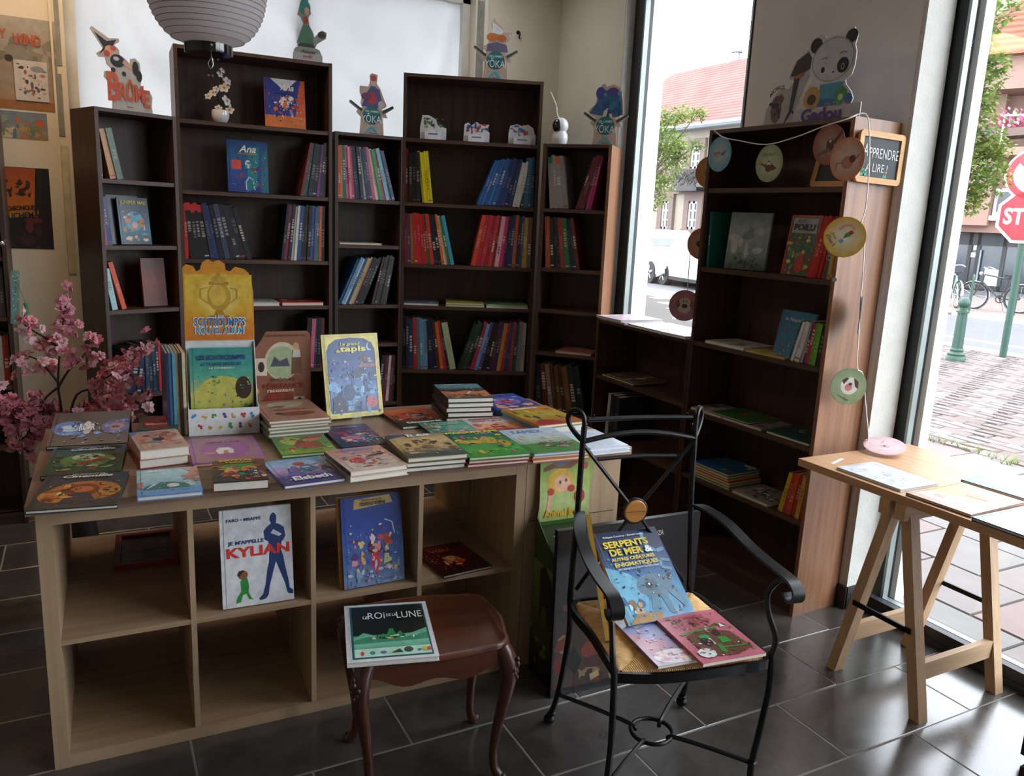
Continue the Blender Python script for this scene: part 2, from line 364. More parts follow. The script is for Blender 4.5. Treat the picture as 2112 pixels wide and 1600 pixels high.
for k in range(-14, 12):
    y0 = 1.446 + th * k; off = .197 if k % 2 == 0 else .496
    if y0 + th < -2.4 or y0 > YB: continue
    for i in range(-5, 6):
        x0 = off + tw * i
        if x0 > 2.88 or x0 < -2.6 - tw or (x0 < -1.6 and y0 < 1.2): continue
        if x0 + tw > 2.895 or y0 + th > YB: put('tile', clipped_tile(x0, min(x0 + tw, 2.895), y0, min(y0 + th, YB)), fl, Tm(x0, y0, 0))
        else: put('tile', TME, fl, Tm(x0, y0, 0))
# ------------------------------------------------------------------ walls
FW0, FW1, FWT = -.04, 2.215, 2.95          # covered window in the back wall
wb = MB().box(-3.2, YB, -.06, FW0, YB + .22, ZC).box(FW1, YB, -.06, 3.08, YB + .22, ZC).box(FW0, YB, FWT, FW1, YB + .22, ZC).box(FW0, YB, -.06, FW1, YB + .22, .25)
struct('wall_back', wb, PAINT)
PY0, PY1, SY1 = 2.18, 3.075, 4.143         # pillar from PY0 to PY1, small window PY1..SY1
BW0 = -1.9
struct('wall_right', MB().box(XR, SY1, -.06, 3.08, YB, ZC).box(XR, -3.0, -.06, 3.08, BW0, ZC).box(XR, PY1, 2.95, 3.08, SY1, ZC).box(XR, BW0, 2.95, 3.08, PY0, ZC), PAINT)
struct('pillar', MB().box(XR, PY0, -.06, 3.08, PY1, ZC), PAINTG)
struct('wall_left', MB().box(-3.35, -3.0, -.06, -3.2, YB + .2, ZC), PAINT)
struct('wall_front', MB().box(-3.35, -3.15, -.06, 3.08, -3.0, ZC), PAINT)
struct('ceiling', MB().box(-3.35, -3.15, ZC, 3.08, YB + .22, ZC + .1), CEIL)
struct('trim_1', MB().box(2.832, PY0 - .018, .10, 2.99, PY0 + .0, 2.95), PLASTER)                      # bare plaster reveal of the pillar
struct('trim_2', MB().box(2.832, SY1 - .012, .0, 2.89, SY1, 2.95), PLASTER)
struct('baseboard_right', MB().box(2.822, PY0 - .028, 0, 2.89, PY0 - .018, .10).box(2.818, PY0 - .028, 0, XR, PY1, .10).box(2.818, SY1, 0, XR, YB, .10), SKIRT)
struct('baseboard_back', MB().box(-3.2, YB - .012, 0, 2.818, YB, .10), SKIRT)
# small window
def window(n, x, y0, y1, z0, z1, sw, div=(), glass=True, deep=.06):
    o = struct('window_%d' % n, MB().box(x, y0, z0, x + deep, y0 + sw, z1).box(x, y1 - sw, z0, x + deep, y1, z1).box(x, y0 + sw, z0, x + deep, y1 - sw, z0 + sw).box(x, y0 + sw, z1 - sw, x + deep, y1 - sw, z1), FRAME)
    ys = [y0 + sw] + [d for d in div] + [y1 - sw]
    for d in div: MB().box(x, d - sw / 2, z0 + sw, x + deep, d + sw / 2, z1 - sw).build('mullion', FRAME, o)
    for a, b in zip(ys[:-1], ys[1:]):
        a2 = a + (sw / 2 if a in div else 0); b2 = b - (sw / 2 if b in div else 0)
        MB().box(x + .030, a2, z0 + sw, x + .036, b2, z1 - sw).build('pane', GLASS, o)
        bd = MB()
        for off, q in ((.0, .012), (.02, .006)):
            bd.box(x - .004 + off * .3, a2, z0 + sw, x + .028, a2 + q + off, z1 - sw).box(x - .004 + off * .3, b2 - q - off, z0 + sw, x + .028, b2, z1 - sw).box(x - .004 + off * .3, a2, z0 + sw, x + .028, b2, z0 + sw + q + off)
            break
        bd.build('glazing_bead', ALU, o)
    return o
window(1, 2.89, PY1 - .02, SY1 - .012, -.05, 2.96, .095)
wb2 = window(2, 3.0, BW0, PY0 - .004, -.03, 2.96, .062, div=(.70, -.60))
MB().box(2.89, BW0, -.05, 3.0, PY0 - .03, .03).build('threshold', FRAME, wb2)
MB().box(2.895, BW0, .03, 2.93, PY0 - .03, .075).build('threshold', FRAME, wb2)
struct('trim_3', MB().box(3.062, PY0 - .09, -.12, 3.12, PY0 - .012, 2.96), STONE)                        # stone jambs outside
struct('trim_4', MB().box(2.955, SY1 - .05, -.12, 3.10, SY1 + .02, 2.96), STONE)
# window covered with white film
fm = MB(); nx, nz = 60, 70; rnd = random.Random(5)
def crease(x, z):
    y = 4.985 + .006 * math.sin(x * 5 + z * 1.3) + .004 * math.sin(z * 7 + x * 3)
    for a, b, cc, s in ((.9, .45, 1.35, 1), (.75, .66, 2.02, -1), (1.0, -.12, 1.9, 1), (.6, .8, 2.75, 1), (.97, .24, .75, -1), (.98, -.2, 1.5, 1)):
        d = (a * x + b * z - cc) / math.hypot(a, b); y += s * .03 * math.exp(-(d / .035) ** 2)
    return y
for j in range(nz + 1):
    for i in range(nx + 1):
        x = FW0 + (FW1 - FW0) * i / nx; z = .25 + (FWT - .25) * j / nz; fm.v.append(Vector((x, crease(x, z), z)))
for j in range(nz):
    for i in range(nx): a = j * (nx + 1) + i; fm.F((a, a + 1, a + nx + 2, a + nx + 1))
w3 = struct('window_3', MB().box(FW0 - .0, 4.955, .25, FW0 + .05, 5.06, FWT).box(FW1 - .05, 4.955, .25, FW1, 5.06, FWT).box(FW0, 4.955, .25, FW1, 5.06, .31).box(FW0, 4.955, FWT - .06, FW1, 5.06, FWT).box(1.14, 5.03, .25, 1.20, 5.06, FWT), plain('pale_frame', '#c9c8c0', .5))
fm.build('film', FILM, w3, smooth='all')
TAPE = plain('masking_tape', '#b8b295', .6, var=.15, scale=20)
TAPED = plain('grey_tape', '#7e7c74', .6, var=.15, scale=20)
for i, (x, z0, z1, m, ww) in enumerate(((FW0 - .055, 1.9, 2.2, TAPED, .03), (FW0 - .05, 1.2, 1.85, TAPE, .034), (FW0 - .04, 2.24, 2.66, TAPED, .022), (FW1 + .012, 2.32, 2.9, TAPED, .04), (FW1 - .03, 1.9, 2.3, TAPE, .05))):
    y = YB - .002 if x < 0 or x > FW1 else 4.953
    MB().box(x, y - .002, z0, x + ww, y + .001, z1).build('tape_strip', m, w3)
struct('trim_5', MB().box(FW1 + .055, YB - .014, .0, FW1 + .08, YB, 3.0), plain('pale_trim', '#cfcab8', .6))
struct('trim_6', MB().box(FW0 - .062, YB - .014, .0, FW0 - .052, YB, 3.0), plain('pale_trim_edge', '#cfc7b0', .6))
portal((3.14, (BW0 + PY0) / 2, 1.45), (0, R(90), 0), 3.0, PY0 - BW0)
portal((3.14, (PY1 + SY1) / 2, 1.45), (0, R(90), 0), 3.0, SY1 - PY1)

ORD5 = ('first', 'second', 'third', 'fourth', 'fifth')
# ceiling lamps added out of view to brighten the walls and the room
def emit(name, c, k):
    m, nt, p = nmat(name); p.inputs['Base Color'].default_value = (.8, .8, .8, 1); p.inputs['Emission Color'].default_value = (*c, 1); p.inputs['Emission Strength'].default_value = k; return m
for i, (x, y, c, k) in enumerate(((2.05, 4.38, (.97, .98, 1.0), 1.7), (-.12, 4.15, (1.0, .66, .38), 7.5), (-1.9, -.6, (1.0, .88, .74), .8))):
    o = thing('added_lamp', 'added unseen ceiling lamp, %s of three brightening the shop' % ORD5[i], 'lamp', Tm(x, y, ZC)); MB().box(-.32, -.32, -.05, .32, .32, 0).build('housing', CEIL, o); MB().box(-.29, -.29, -.056, .29, .29, -.0505).build('diffuser', emit('added_lamp_diffuser', c, k), o)
# ------------------------------------------------------------------ the street outside
GZ = -.12
ASPH = plain('asphalt', '#525254', .9, var=.06, scale=3); KERB = plain('kerb_stone', '#a4a09a', .8); RLINE = plain('road_paint', '#c6c6c2', .8, var=.03)
BRICKP = plain('brick_paving', '#6e5e58', .9, var=.15, scale=2.5)
struct('ground', MB().box(3.0, -60, GZ - .3, 120, 120, GZ - .05), ASPH)
struct('road', MB().box(12.9, -40, GZ - .06, 17.9, 80, GZ - .02), ASPH)
struct('kerb_1', MB().box(12.55, -40, GZ - .06, 12.9, 80, GZ + .0), KERB)
struct('kerb_2', MB().box(17.9, -40, GZ - .06, 18.15, 11.9, GZ + .03), KERB)
struct('far_pavement', MB().box(18.15, -40, GZ - .06, 60, 15.3, GZ + .01), BRICKP)
rl = struct('road_marking_1', MB().box(13.75, -30, GZ - .03, 13.95, 30, GZ - .012), RLINE)
struct('road_marking_2', MB().hexa([(9.9, 12.2, GZ - .03), (10.2, 12.0, GZ - .03), (15.6, 17.6, GZ - .03), (15.2, 17.8, GZ - .03), (9.9, 12.2, GZ - .012), (10.2, 12.0, GZ - .012), (15.6, 17.6, GZ - .012), (15.2, 17.8, GZ - .012)]), RLINE)
for i in range(4):
    a = 13.4 + i * 1.1; struct('road_marking_%d' % (3 + i), MB().box(11.0 + i * .6, a, GZ - .03, 14.3 + i * .5, a + .4, GZ - .012), RLINE)
def varmat(name, a, b, rough=.85):
    m, nt, p = nmat(name); N = nt.nodes; L = nt.links; oi = N.new('ShaderNodeObjectInfo'); cr = N.new('ShaderNodeValToRGB')
    cr.color_ramp.elements[0].color = (*lin(a), 1); cr.color_ramp.elements[1].color = (*lin(b), 1); L.new(oi.outputs['Random'], cr.inputs['Fac'])
    tc = N.new('ShaderNodeTexCoord'); no = N.new('ShaderNodeTexNoise'); no.inputs['Scale'].default_value = 6; no.inputs['Detail'].default_value = 6; L.new(tc.outputs['Object'], no.inputs['Vector'])
    hs = N.new('ShaderNodeHueSaturation'); mr = N.new('ShaderNodeMapRange'); mr.inputs[3].default_value = .8; mr.inputs[4].default_value = 1.2; L.new(no.outputs['Fac'], mr.inputs[0]); L.new(mr.outputs[0], hs.inputs['Value'])
    L.new(cr.outputs[0], hs.inputs['Color']); L.new(hs.outputs[0], p.inputs['Base Color']); p.inputs['Roughness'].default_value = rough; return m
SLAB = varmat('paving_slab', '#605e5c', '#685654'); SETT = varmat('sandstone_sett', '#584c48', '#686060')
JOINT = plain('paving_joint', '#3a3632', .95)
pv = struct('pavement', MB().box(3.08, -3, GZ - .06, 6.4, 8, GZ - .012), JOINT)
ss = .52; sm = MB().hexa([(.006, .006, -.02), (ss - .006, .006, -.02), (ss - .006, ss - .006, -.02), (.006, ss - .006, -.02), (.009, .009, 0), (ss - .009, .009, 0), (ss - .009, ss - .009, 0), (.009, ss - .009, 0)]).mesh('paving_slab', SLAB)
rnd = random.Random(3)
for i in range(7):
    for j in range(-2, 12):
        x = 3.09 + i * .47; y = -.3 + j * ss + (i % 2) * ss / 2
        put('paving_slab', sm, pv, Tm(x, y, GZ + rnd.uniform(-.002, .002)) @ Matrix.Diagonal((.47 / ss, 1, 1, 1)))
cb = struct('cobbled_strip', MB().box(6.4, -10, GZ - .06, 12.55, 30, GZ - .018), JOINT)
sx, sy = .15, .30; cm = []
for q in range(4):
    r = random.Random(q); j = lambda: r.uniform(-.012, .012)
    cm.append(MB().hexa([(.008, .008, -.02), (sx - .008, .008, -.02), (sx - .008, sy - .008, -.02), (.008, sy - .008, -.02), (.016 + j(), .016 + j(), j()), (sx - .016 + j(), .016 + j(), j()), (sx - .016 + j(), sy - .016 + j(), j()), (.016 + j(), sy - .016 + j(), j())]))
cme = [a.mesh('sett', SETT) for a in cm]; rest = MB(); cnt = 0
for i in range(41):
    for j in range(0, 26):
        x = 6.42 + i * sx; y = 3.0 + (i * .065) + j * sy + (i % 2) * .15
        if y > .78 * x + 2.2 or y > 11: continue
        if i < 20 and cnt < 290 and .5 * x < y < .72 * x + .4: put('sett', cme[(i * 7 + j * 3) % 4], cb, Tm(x, y, GZ)); cnt += 1
        else:
            b = len(rest.v); s = cm[(i * 5 + j) % 4]; rest.v += [v + Vector((x, y, GZ)) for v in s.v]
            for f in s.f: rest.F([b + k for k in f])
tag(rest.build('setts', SETT, cb), kind='stuff')
def leafmat(name, a, b, tr=.35):
    m, nt, p = nmat(name); N = nt.nodes; L = nt.links; tc = N.new('ShaderNodeTexCoord'); no = N.new('ShaderNodeTexNoise'); no.inputs['Scale'].default_value = 3.5; L.new(tc.outputs['Object'], no.inputs['Vector'])
    cr = N.new('ShaderNodeValToRGB'); cr.color_ramp.elements[0].position = .35; cr.color_ramp.elements[1].position = .65; cr.color_ramp.elements[0].color = (*lin(a), 1); cr.color_ramp.elements[1].color = (*lin(b), 1); L.new(no.outputs['Fac'], cr.inputs['Fac'])
    t = N.new('ShaderNodeBsdfTranslucent'); mx = N.new('ShaderNodeMixShader'); mx.inputs[0].default_value = tr; L.new(cr.outputs[0], p.inputs['Base Color']); L.new(cr.outputs[0], t.inputs[0])
    L.new(p.outputs[0], mx.inputs[1]); L.new(t.outputs[0], mx.inputs[2]); L.new(mx.outputs[0], N['Material Output'].inputs[0]); p.inputs['Roughness'].default_value = .6; return m
LEAF = leafmat('tree_leaf', '#466028', '#748438'); BARK = plain('bark', '#4e4238', .9, var=.3, scale=20, bump=.5)
def tree(label, trunk, base, clumps, seed, n=5200, ls=.075):
    o = thing('street_tree', label, 'tree', Tm(*base)); rnd = random.Random(seed); b = Vector(base)
    t = MB().tube([(0, 0, 0), (.02, .03, trunk * .5), (0, .05, trunk)], [.11, .09, .05], 8)
    for c, r in clumps: t.tube([(0, .05, trunk * .6), (Vector(c) - b) * .6 + Vector((0, 0, trunk * .25)), Vector(c) - b], [.035, .02, .006], 5)
    t.build('trunk', BARK, o, smooth=True); f = MB()
    for c, r in clumps:
        c = Vector(c) - b
        for _ in range(int(n * r * r)):
            d = Vector((rnd.gauss(0, 1), rnd.gauss(0, 1), rnd.gauss(0, 1))).normalized() * r * rnd.random() ** .45; d.z *= .8; p = c + d
            a = Vector((rnd.uniform(-1, 1), rnd.uniform(-1, 1), rnd.uniform(-.8, .3))).normalized(); u = a.cross(Vector((0, 0, 1))).normalized(); s = ls * rnd.uniform(.6, 1.3)
            f.poly([p, p + a * s * .5 + u * s * .3, p + a * s, p + a * s * .5 - u * s * .3])
    tag(f.build('foliage', LEAF, o), kind='stuff')
def at_d(u, v, x): return tuple(on_x(u, v, x))
tree('yellow-green street tree in front of the red roofed house', 4.2, (10.4, 14.1, GZ), [(at_d(1368, 250, 10.6), .35), (at_d(1405, 238, 10.4), .28), (at_d(1440, 232, 10.4), .2), (at_d(1365, 300, 10.5), .5), (at_d(1400, 300, 10.4), .35), (at_d(1352, 360, 10.5), .42), (at_d(1395, 330, 10.4), .3), (at_d(1352, 405, 10.5), .34), (at_d(1437, 300, 10.4), .16), (at_d(1372, 375, 10.3), .25)], 4)
tree('green street tree before the pink apartment house', 4.0, (9.5, 6.85, GZ), [(at_d(2020, 20, 9.6), .42), (at_d(2005, 70, 9.6), .28), (at_d(2010, 140, 9.6), .42), (at_d(2040, 130, 9.6), .26), (at_d(1990, 200, 9.5), .4), (at_d(2010, 215, 9.6), .3), (at_d(1985, 280, 9.5), .5), (at_d(2030, 290, 9.6), .28), (at_d(2065, 305, 9.6), .16), (at_d(1985, 350, 9.5), .5), (at_d(2020, 360, 9.6), .36), (at_d(1965, 420, 9.5), .3), (at_d(2000, 410, 9.5), .25)], 8, 4600)
# weeds along the edge of the slabs
rnd = random.Random(2); wd = MB()
for _ in range(46):
    x = 6.38 + rnd.gauss(0, .05); y = rnd.uniform(2.6, 4.6)
    for _ in range(9):
        a = rnd.uniform(0, 6.28); l = rnd.uniform(.03, .10); wd.poly([(x - .004, y, GZ), (x + .004, y, GZ), (x + math.cos(a) * l * .6, y + math.sin(a) * l * .6, GZ + l)])
tag(wd.build('weeds', LEAF), 'small green weeds growing along the edge of the slabs', 'weeds', kind='stuff')
# ------------------------------------------------------------------ houses across the street
GREENP = plain('green_paint', '#1e4034', .5, var=.08); PINKW = plain('pink_render', '#866a60', .9, var=.05, scale=1.2, bump=.2, bscale=30); CREAMW = plain('cream_render', '#867e72', .9, var=.04, scale=1)
ROOFT = None
def roofmat(name, a, b, sc):
    m, nt, p = nmat(name); N = nt.nodes; L = nt.links; tc = N.new('ShaderNodeTexCoord'); wv = N.new('ShaderNodeTexWave'); wv.bands_direction = 'Z'; wv.inputs['Scale'].default_value = sc; wv.inputs['Distortion'].default_value = .6; wv.inputs['Detail Scale'].default_value = 6
    L.new(tc.outputs['Object'], wv.inputs['Vector']); no = N.new('ShaderNodeTexNoise'); no.inputs['Scale'].default_value = 1.2; no.inputs['Detail'].default_value = 6; L.new(tc.outputs['Object'], no.inputs['Vector'])
    cr = N.new('ShaderNodeValToRGB'); cr.color_ramp.elements[0].color = (*lin(a), 1); cr.color_ramp.elements[1].color = (*lin(b), 1); cr.color_ramp.elements[0].position = .3; cr.color_ramp.elements[1].position = .7; L.new(no.outputs['Fac'], cr.inputs['Fac'])
    mx = N.new('ShaderNodeMixRGB'); mx.blend_type = 'MULTIPLY'; mx.inputs[0].default_value = .45; L.new(cr.outputs[0], mx.inputs[1]); L.new(wv.outputs['Color'], mx.inputs[2]); L.new(mx.outputs[0], p.inputs['Base Color']); p.inputs['Roughness'].default_value = .85
    bp = N.new('ShaderNodeBump'); bp.inputs['Distance'].default_value = .05; bp.inputs['Strength'].default_value = .6; L.new(wv.outputs['Fac'], bp.inputs['Height']); L.new(bp.outputs['Normal'], p.inputs['Normal']); return m
REDROOF = roofmat('red_roof_tiles', '#683a32', '#784c44', 2.2); ORROOF = roofmat('orange_roof_tiles', '#764230', '#82543e', 1.6)
BROWNST = plain('brown_sandstone', '#64544e', .9); DGLASS = plain('dark_glass', '#28303a', .15, var=.3, scale=1.5, spec=.7); WHF = plain('white_window_frame', '#b0b0ac', .6); ZINC = plain('zinc', '#7a8084', .45, metal=.5); SHUT = plain('beige_shutter', '#9a9286', .8)
# cream house with the red roof: front wall on x = 22, running along y
HX = 22.0
h1 = thing('townhouse', 'cream house with large red tiled roof and sandstone window surrounds', 'building', Tm(HX, 0, GZ))
def L1(u, v, x=HX): p = on_x(u, v, x); return p.y, p.z - GZ
ez = L1(1470, 262)[1]; ya, yb = 23.3, 36.0
MB().box(0, ya, 0, 9, yb, ez).build('wall', CREAMW, h1)
ry0 = L1(1392, 150)[0] + .3
rd = L1(1545, 118)[1]
MB().hexa([(-.5, ya, ez), (9.5, ya, ez), (9.5, yb, ez), (-.5, yb, ez), (4.0, ya, ez + 3.45), (5.0, ya, ez + 3.45), (5.0, 33.5, ez + 3.45), (4.0, 33.5, ez + 3.45)]).build('roof', REDROOF, h1)
MB().tube([(-.55, ya, ez + .02), (-.55, yb, ez + .02)], .13, 8).build('gutter', ZINC, h1)
MB().box(-.1, ya, 3.05, 0.02, yb, 3.25).build('string_course', BROWNST, h1)
def win1(y0, y1, z0, z1):
    f = MB().box(-.14, y0 - .28, z0 - .3, .02, y0, z1 + .3).box(-.14, y1, z0 - .3, .02, y1 + .28, z1 + .3).box(-.14, y0, z1, .02, y1, z1 + .3).box(-.18, y0 - .3, z0 - .3, .02, y1 + .3, z0).build('window', BROWNST, h1)
    MB().box(-.05, y0, z0, -.02, y1, z1).build('pane', DGLASS, f); s = MB(); m = (y0 + y1) / 2
    s.box(-.08, y0, z0, -.04, y0 + .08, z1).box(-.08, y1 - .08, z0, -.04, y1, z1).box(-.08, m - .06, z0, -.04, m + .06, z1).box(-.08, y0, z0, -.04, y1, z0 + .09).box(-.08, y0, z1 - .09, -.04, y1, z1)
    for k in (1, 2): s.box(-.075, y0, z0 + (z1 - z0) * k / 3 - .03, -.04, y1, z0 + (z1 - z0) * k / 3 + .03)
    s.build('sash', WHF, f)
for u0, u1, v0, v1 in ((1366, 1385, 415, 472), (1420, 1444, 415, 473), (1377, 1392, 314, 352), (1427, 1450, 302, 348)):
    (y1, za), (y0, zb) = L1(u0, v1), L1(u1, v0); win1(y0, y1, L1((u0 + u1) / 2, v1)[1], L1((u0 + u1) / 2, v0)[1])
y1, z0 = L1(1408, 388); y0, z1 = L1(1462, 350)
bl = MB()
for k in range(22): y = y0 + (y1 - y0) * k / 21; bl.box(-.62, y - .012, z0, -.60, y + .012, z1)
bl.box(-.64, y0, z1 - .04, -.58, y1, z1).box(-.64, y0, z0, -.58, y1, z0 + .05).box(-.64, y0 - .1, z0 - .15, 0, y1 + .1, z0)
rr = random.Random(1)
for k in range(16):
    y = y0 + (y1 - y0) * (k + .5) / 16; bl.ring((-.61, y, (z0 + z1) / 2 + rr.uniform(-.15, .15)), .13, .02, 10, 4, Ry(90))
bl.build('balcony', BLACK, h1)
y, z = L1(1400, 212, HX + 2.6); MB().box(2.2, y - .5, z + GZ * 0 - .25, 3.0, y + .25, z + .35).build('roof_window', ZINC, h1)
MB().lathe([(.18, 0), (.18, .5), (.26, .52), (.26, .62), (.05, .8)], 10, (4.5, L1(1520, 110, HX + 4.5)[0], ez + 3.4)).build('chimney_cowl', ZINC, h1)
# pink apartment house: front wall turned 23 degrees
PO = (27.2, 19.8); PYAW = R(-67)
h2 = thing('apartment_house', 'pink rendered apartment house with shopfront and orange roof', 'building', Tm(PO[0], PO[1], GZ) @ Rz(-67))
def L2(u, v):
    p = on_v(u, v, PO, PYAW); return (p.x - PO[0]) * math.cos(PYAW) + (p.y - PO[1]) * math.sin(PYAW), p.z - GZ
sz = L2(1990, 478)[1]; top = L2(2080, 115)[1]
MB().box(-.9, .0, sz, 26, 10, top).box(-.9, .9, 0, 0.0, 10, sz).box(-.9, 0, 0, -.6, 1, sz).box(14, .0, 0, 26, 10, sz).build('wall', PINKW, h2)
x1, z1 = L2(2040, 463); MB().box(-.9, -.5, L2(1960, 463)[1], x1, 0.05, top - 1.2).build('bay', PINKW, h2)
x0, za = L2(1975, 115); x1, zb = L2(2098, 52)
MB().box(-.9, 1.2, top, x1, 9, zb + .1).build('upper_storey', PINKW, h2)
MB().box(-.9, .7, zb, x1 + .7, 9, zb + 1.6).build('cornice', CREAMW, h2)
MB().hexa([(-.9, .3, zb + 1.6), (x1 + 1.2, .3, zb + 1.6), (x1 + 1.2, 9, zb + 1.6), (-.9, 9, zb + 1.6), (-.9, 4.5, zb + 4.6), (x1 - 1, 4.5, zb + 4.6), (x1 - 1, 5.5, zb + 4.6), (-.9, 5.5, zb + 4.6)]).build('roof', ORROOF, h2)
MB().hexa([(x1 + .5, -.2, top), (x1 + 7, -.2, top), (x1 + 7, 6, top), (x1 + .5, 6, top), (x1 + 1.6, 3, top + 2.8), (x1 + 7, 3, top + 2.8), (x1 + 7, 3.5, top + 2.8), (x1 + 1.6, 3.5, top + 2.8)]).build('side_roof', ORROOF, h2)
MB().box(-2, -.35, top - .12, 14, 0.0, top + .1).build('gutter', ZINC, h2)
rl = MB()
for k in range(12): rl.box(k * 1.2 - 1, -.3, top, k * 1.2 - .96, -.26, top + .9)
rl.box(-1, -.3, top + .86, 13, -.26, top + .92).build('roof_rail', ZINC, h2)
def win2(u0, v0, u1, v1, mat, fr=True):
    xa, zb = L2(u0, v0); xb, za = L2(u1, v1); f = MB().box(xa - .12, -.05, za - .12, xb + .12, .02, zb + .12)
    f = f.build('window', WHF if fr else SHUT, h2); MB().box(xa, -.09, za, xb, -.04, zb).build('pane', mat, f)
    if fr: MB().box(xa - .3, -.3, za - .3, xb + .3, 0, za - .14).build('sill', STONE, f)
win2(2018, 198, 2054, 248, DGLASS); win2(1985, 80, 2070, 112, SHUT, False); win2(2005, 333, 2040, 356, SHUT, False); win2(2062, 396, 2100, 438, DGLASS)
xa, za = L2(2098, 205); xb, zb = L2(2110, 165)
MB().box(xa - 2.2, -1.6, zb - .5, xa + 8, 0, zb + .5).build('dormer', PINKW, h2)
MB().hexa([(xa - 2.6, -2, zb + .5), (xa + 8, -2, zb + .5), (xa + 8, 0, zb + .5), (xa - 2.6, 0, zb + .5), (xa, -1, zb + 2.4), (xa + 8, -1, zb + 2.4), (xa + 8, 0, zb + 2.4), (xa, 0, zb + 2.4)]).build('dormer_roof', ORROOF, h2)
xa, za = L2(2076, 312)
bz = MB().box(xa, -1.5, za - .25, xa + 8, 0, za)
bz.build('balcony', PINKW, h2)
br = MB()
for k in range(7): br.box(xa + k * .9, -1.5, za, xa + k * .9 + .04, -1.46, za + 1.0)
br.box(xa, -1.5, za + .96, xa + 6, -1.46, za + 1.02).build('balcony_rail', WHF, h2)
# shopfront
sf = MB(); xd, zd = L2(1945, 480)
MB().box(-.6, .6, 0, 14, .7, sz).build('shop_glass', DGLASS, h2)
for u in (1953, 1990, 2008, 2062, 2100):
    x, _ = L2(u, 540); sf.box(x - .06, .5, 0, x + .06, .62, sz)
sf.box(-.6, .5, sz - .45, 14, .62, sz).box(-.6, .5, 0, 14, .62, .15); sf.build('shop_frame', FRAME, h2)
for u0, v0, u1, v1, m in ((1990, 520, 2006, 531, WHF), (2003, 503, 2014, 516, WHF), (2028, 555, 2055, 595, plain('poster_green', '#b8c8b8', .6))):
    a, b = L2(u0, v0), L2(u1, v1); MB().box(a[0], .52, b[1], b[0], .58, a[1]).build('notice', m, h2)
x, z = L2(2014, 545); MB().tube([(x, .42, z - .7), (x, .42, z + .5)], .035, 8).build('door_handle', ZINC, h2)
# flower box
p = on_v(2085, 255, (PO[0] - .8, PO[1] - .3), PYAW)
fb = thing('flower_box', 'pink geraniums spilling from the balcony of the pink house', 'flowers', Tm(*p)); r = random.Random(6)
MB().box(-.5, -.9, -.45, .4, .9, -.2).build('planter', BROWNST, fb)
fm2 = MB(); 
for _ in range(260):
    q = Vector((r.gauss(0, .25), r.gauss(0, .42), r.gauss(0, .2))); a = r.uniform(.04, .08); fm2.ink(r.choice(['#c86a8a', '#e09ab4', '#d8c0cc', '#6f9a4a', '#b0486a'])).poly([q + Vector((0, a, 0)), q + Vector((-a, 0, a)), q + Vector((0, -a, 0)), q + Vector((a, 0, -a))])
tag(fm2.build('blossoms', INKM, fb), kind='stuff')
# ------------------------------------------------------------------ street furniture
p = on_z(1970, 743, GZ); bo = thing('bollard', 'green cast-iron bollard with ball top beside the road', 'bollard', Tm(*p))
MB().lathe([(.13, 0), (.13, .05), (.115, .07), (.12, .1), (.085, .13), (.09, .16), (.075, .18)], 16).build('foot', GREENP, bo, smooth=True)
sh = MB(); n = 20
for k, z in enumerate((.18, .69)):
    for j in range(n): a = 6.2832 * j / n; rr = (.074 - .008 * k) * (1 if j % 2 else .9); sh.v.append(Vector((rr * math.cos(a), rr * math.sin(a), z)))
for j in range(n): sh.F((j, (j + 1) % n, n + (j + 1) % n, n + j))
sh.build('shaft', GREENP, bo); MB().lathe([(.085, .69), (.085, .72), (.05, .74), (.05, .77)], 16).build('collar', GREENP, bo, smooth=True); MB().ball((0, 0, .83), .082, 16, 10).build('ball_top', GREENP, bo, smooth='all')
p = on_z(2068, 735, GZ); sp = thing('sign_post', 'green post carrying a stop sign and a no-turning sign', 'road sign', Tm(*p))
MB().tube([(0, 0, 0), (0, 0, 3.95)], .05, 12).build('post', GREENP, sp, smooth=True)
fa = math.degrees(math.atan2(p.y, p.x)) + 180 + 4                      # the plates face the shop
PL = Rz(fa + 90) @ Rx(90)
zS = on_x(2112, 447, p.x).z - GZ; zN = on_x(2112, 362, p.x).z - GZ
def octo(r): return [(r * math.cos(R(22.5 + 45 * i)), r * math.sin(R(22.5 + 45 * i))) for i in range(8)]
REDS = '#c8202c'
def plate(name, shape, z, inner, sc):
    M = Tm(-.07 * math.cos(R(fa + 180)), -.07 * math.sin(R(fa + 180)), z) @ PL
    s = MB().ink('#f0f0f0').prism(shape, -.006, .006).build(name, INK, sp, M); q = MB(); inner(q); q.build('sign_face', INK, s); return s
def stopf(q): q.ink(REDS).poly(octo(.375), .008); add_text(q, 'STOP', 0, 0, .60, .24, .0095, '#f2f2f2', .03)
plate('stop_plate', octo(.415), zS, stopf, 1)
def circ(r, n=36): return [(r * math.cos(6.2832 * i / n), r * math.sin(6.2832 * i / n)) for i in range(n)]
def noturn(q):
    q.ink(REDS).poly(circ(.35), .008); q.ink('#e4e8ee').poly(circ(.26), .009); q.ink('#1c2430').poly([(-.1, -.18), (-.04, -.18), (-.04, .08), (.1, .08), (.1, .02), (.2, .11), (.1, .2), (.1, .14), (-.1, .14)], .0095)
    q.ink(REDS).poly([(-.21, .17), (-.17, .21), (.21, -.17), (.17, -.21)], .010)
plate('round_plate', circ(.375), zN, noturn, 1)
rk = 0
for lab, u, v, y in (('green tubular bike stand behind the bollard', 1998, 642, 0), ('dark tubular bike stand behind the sign post', 2090, 650, 0)):
    p = on_z(u, v, GZ + .01); o = thing('bike_stand', lab, 'bike stand', Tm(*p) @ Rz(35))
    MB().tube(smooth_path([(0, 0, 0), (0, 0, .75), (.06, 0, .86), (.22, 0, .86), (.28, 0, .75), (.28, 0, 0)], 5), .025, 8).build('hoop', GREENP if rk == 0 else FRAME, o, smooth=True); rk += 1
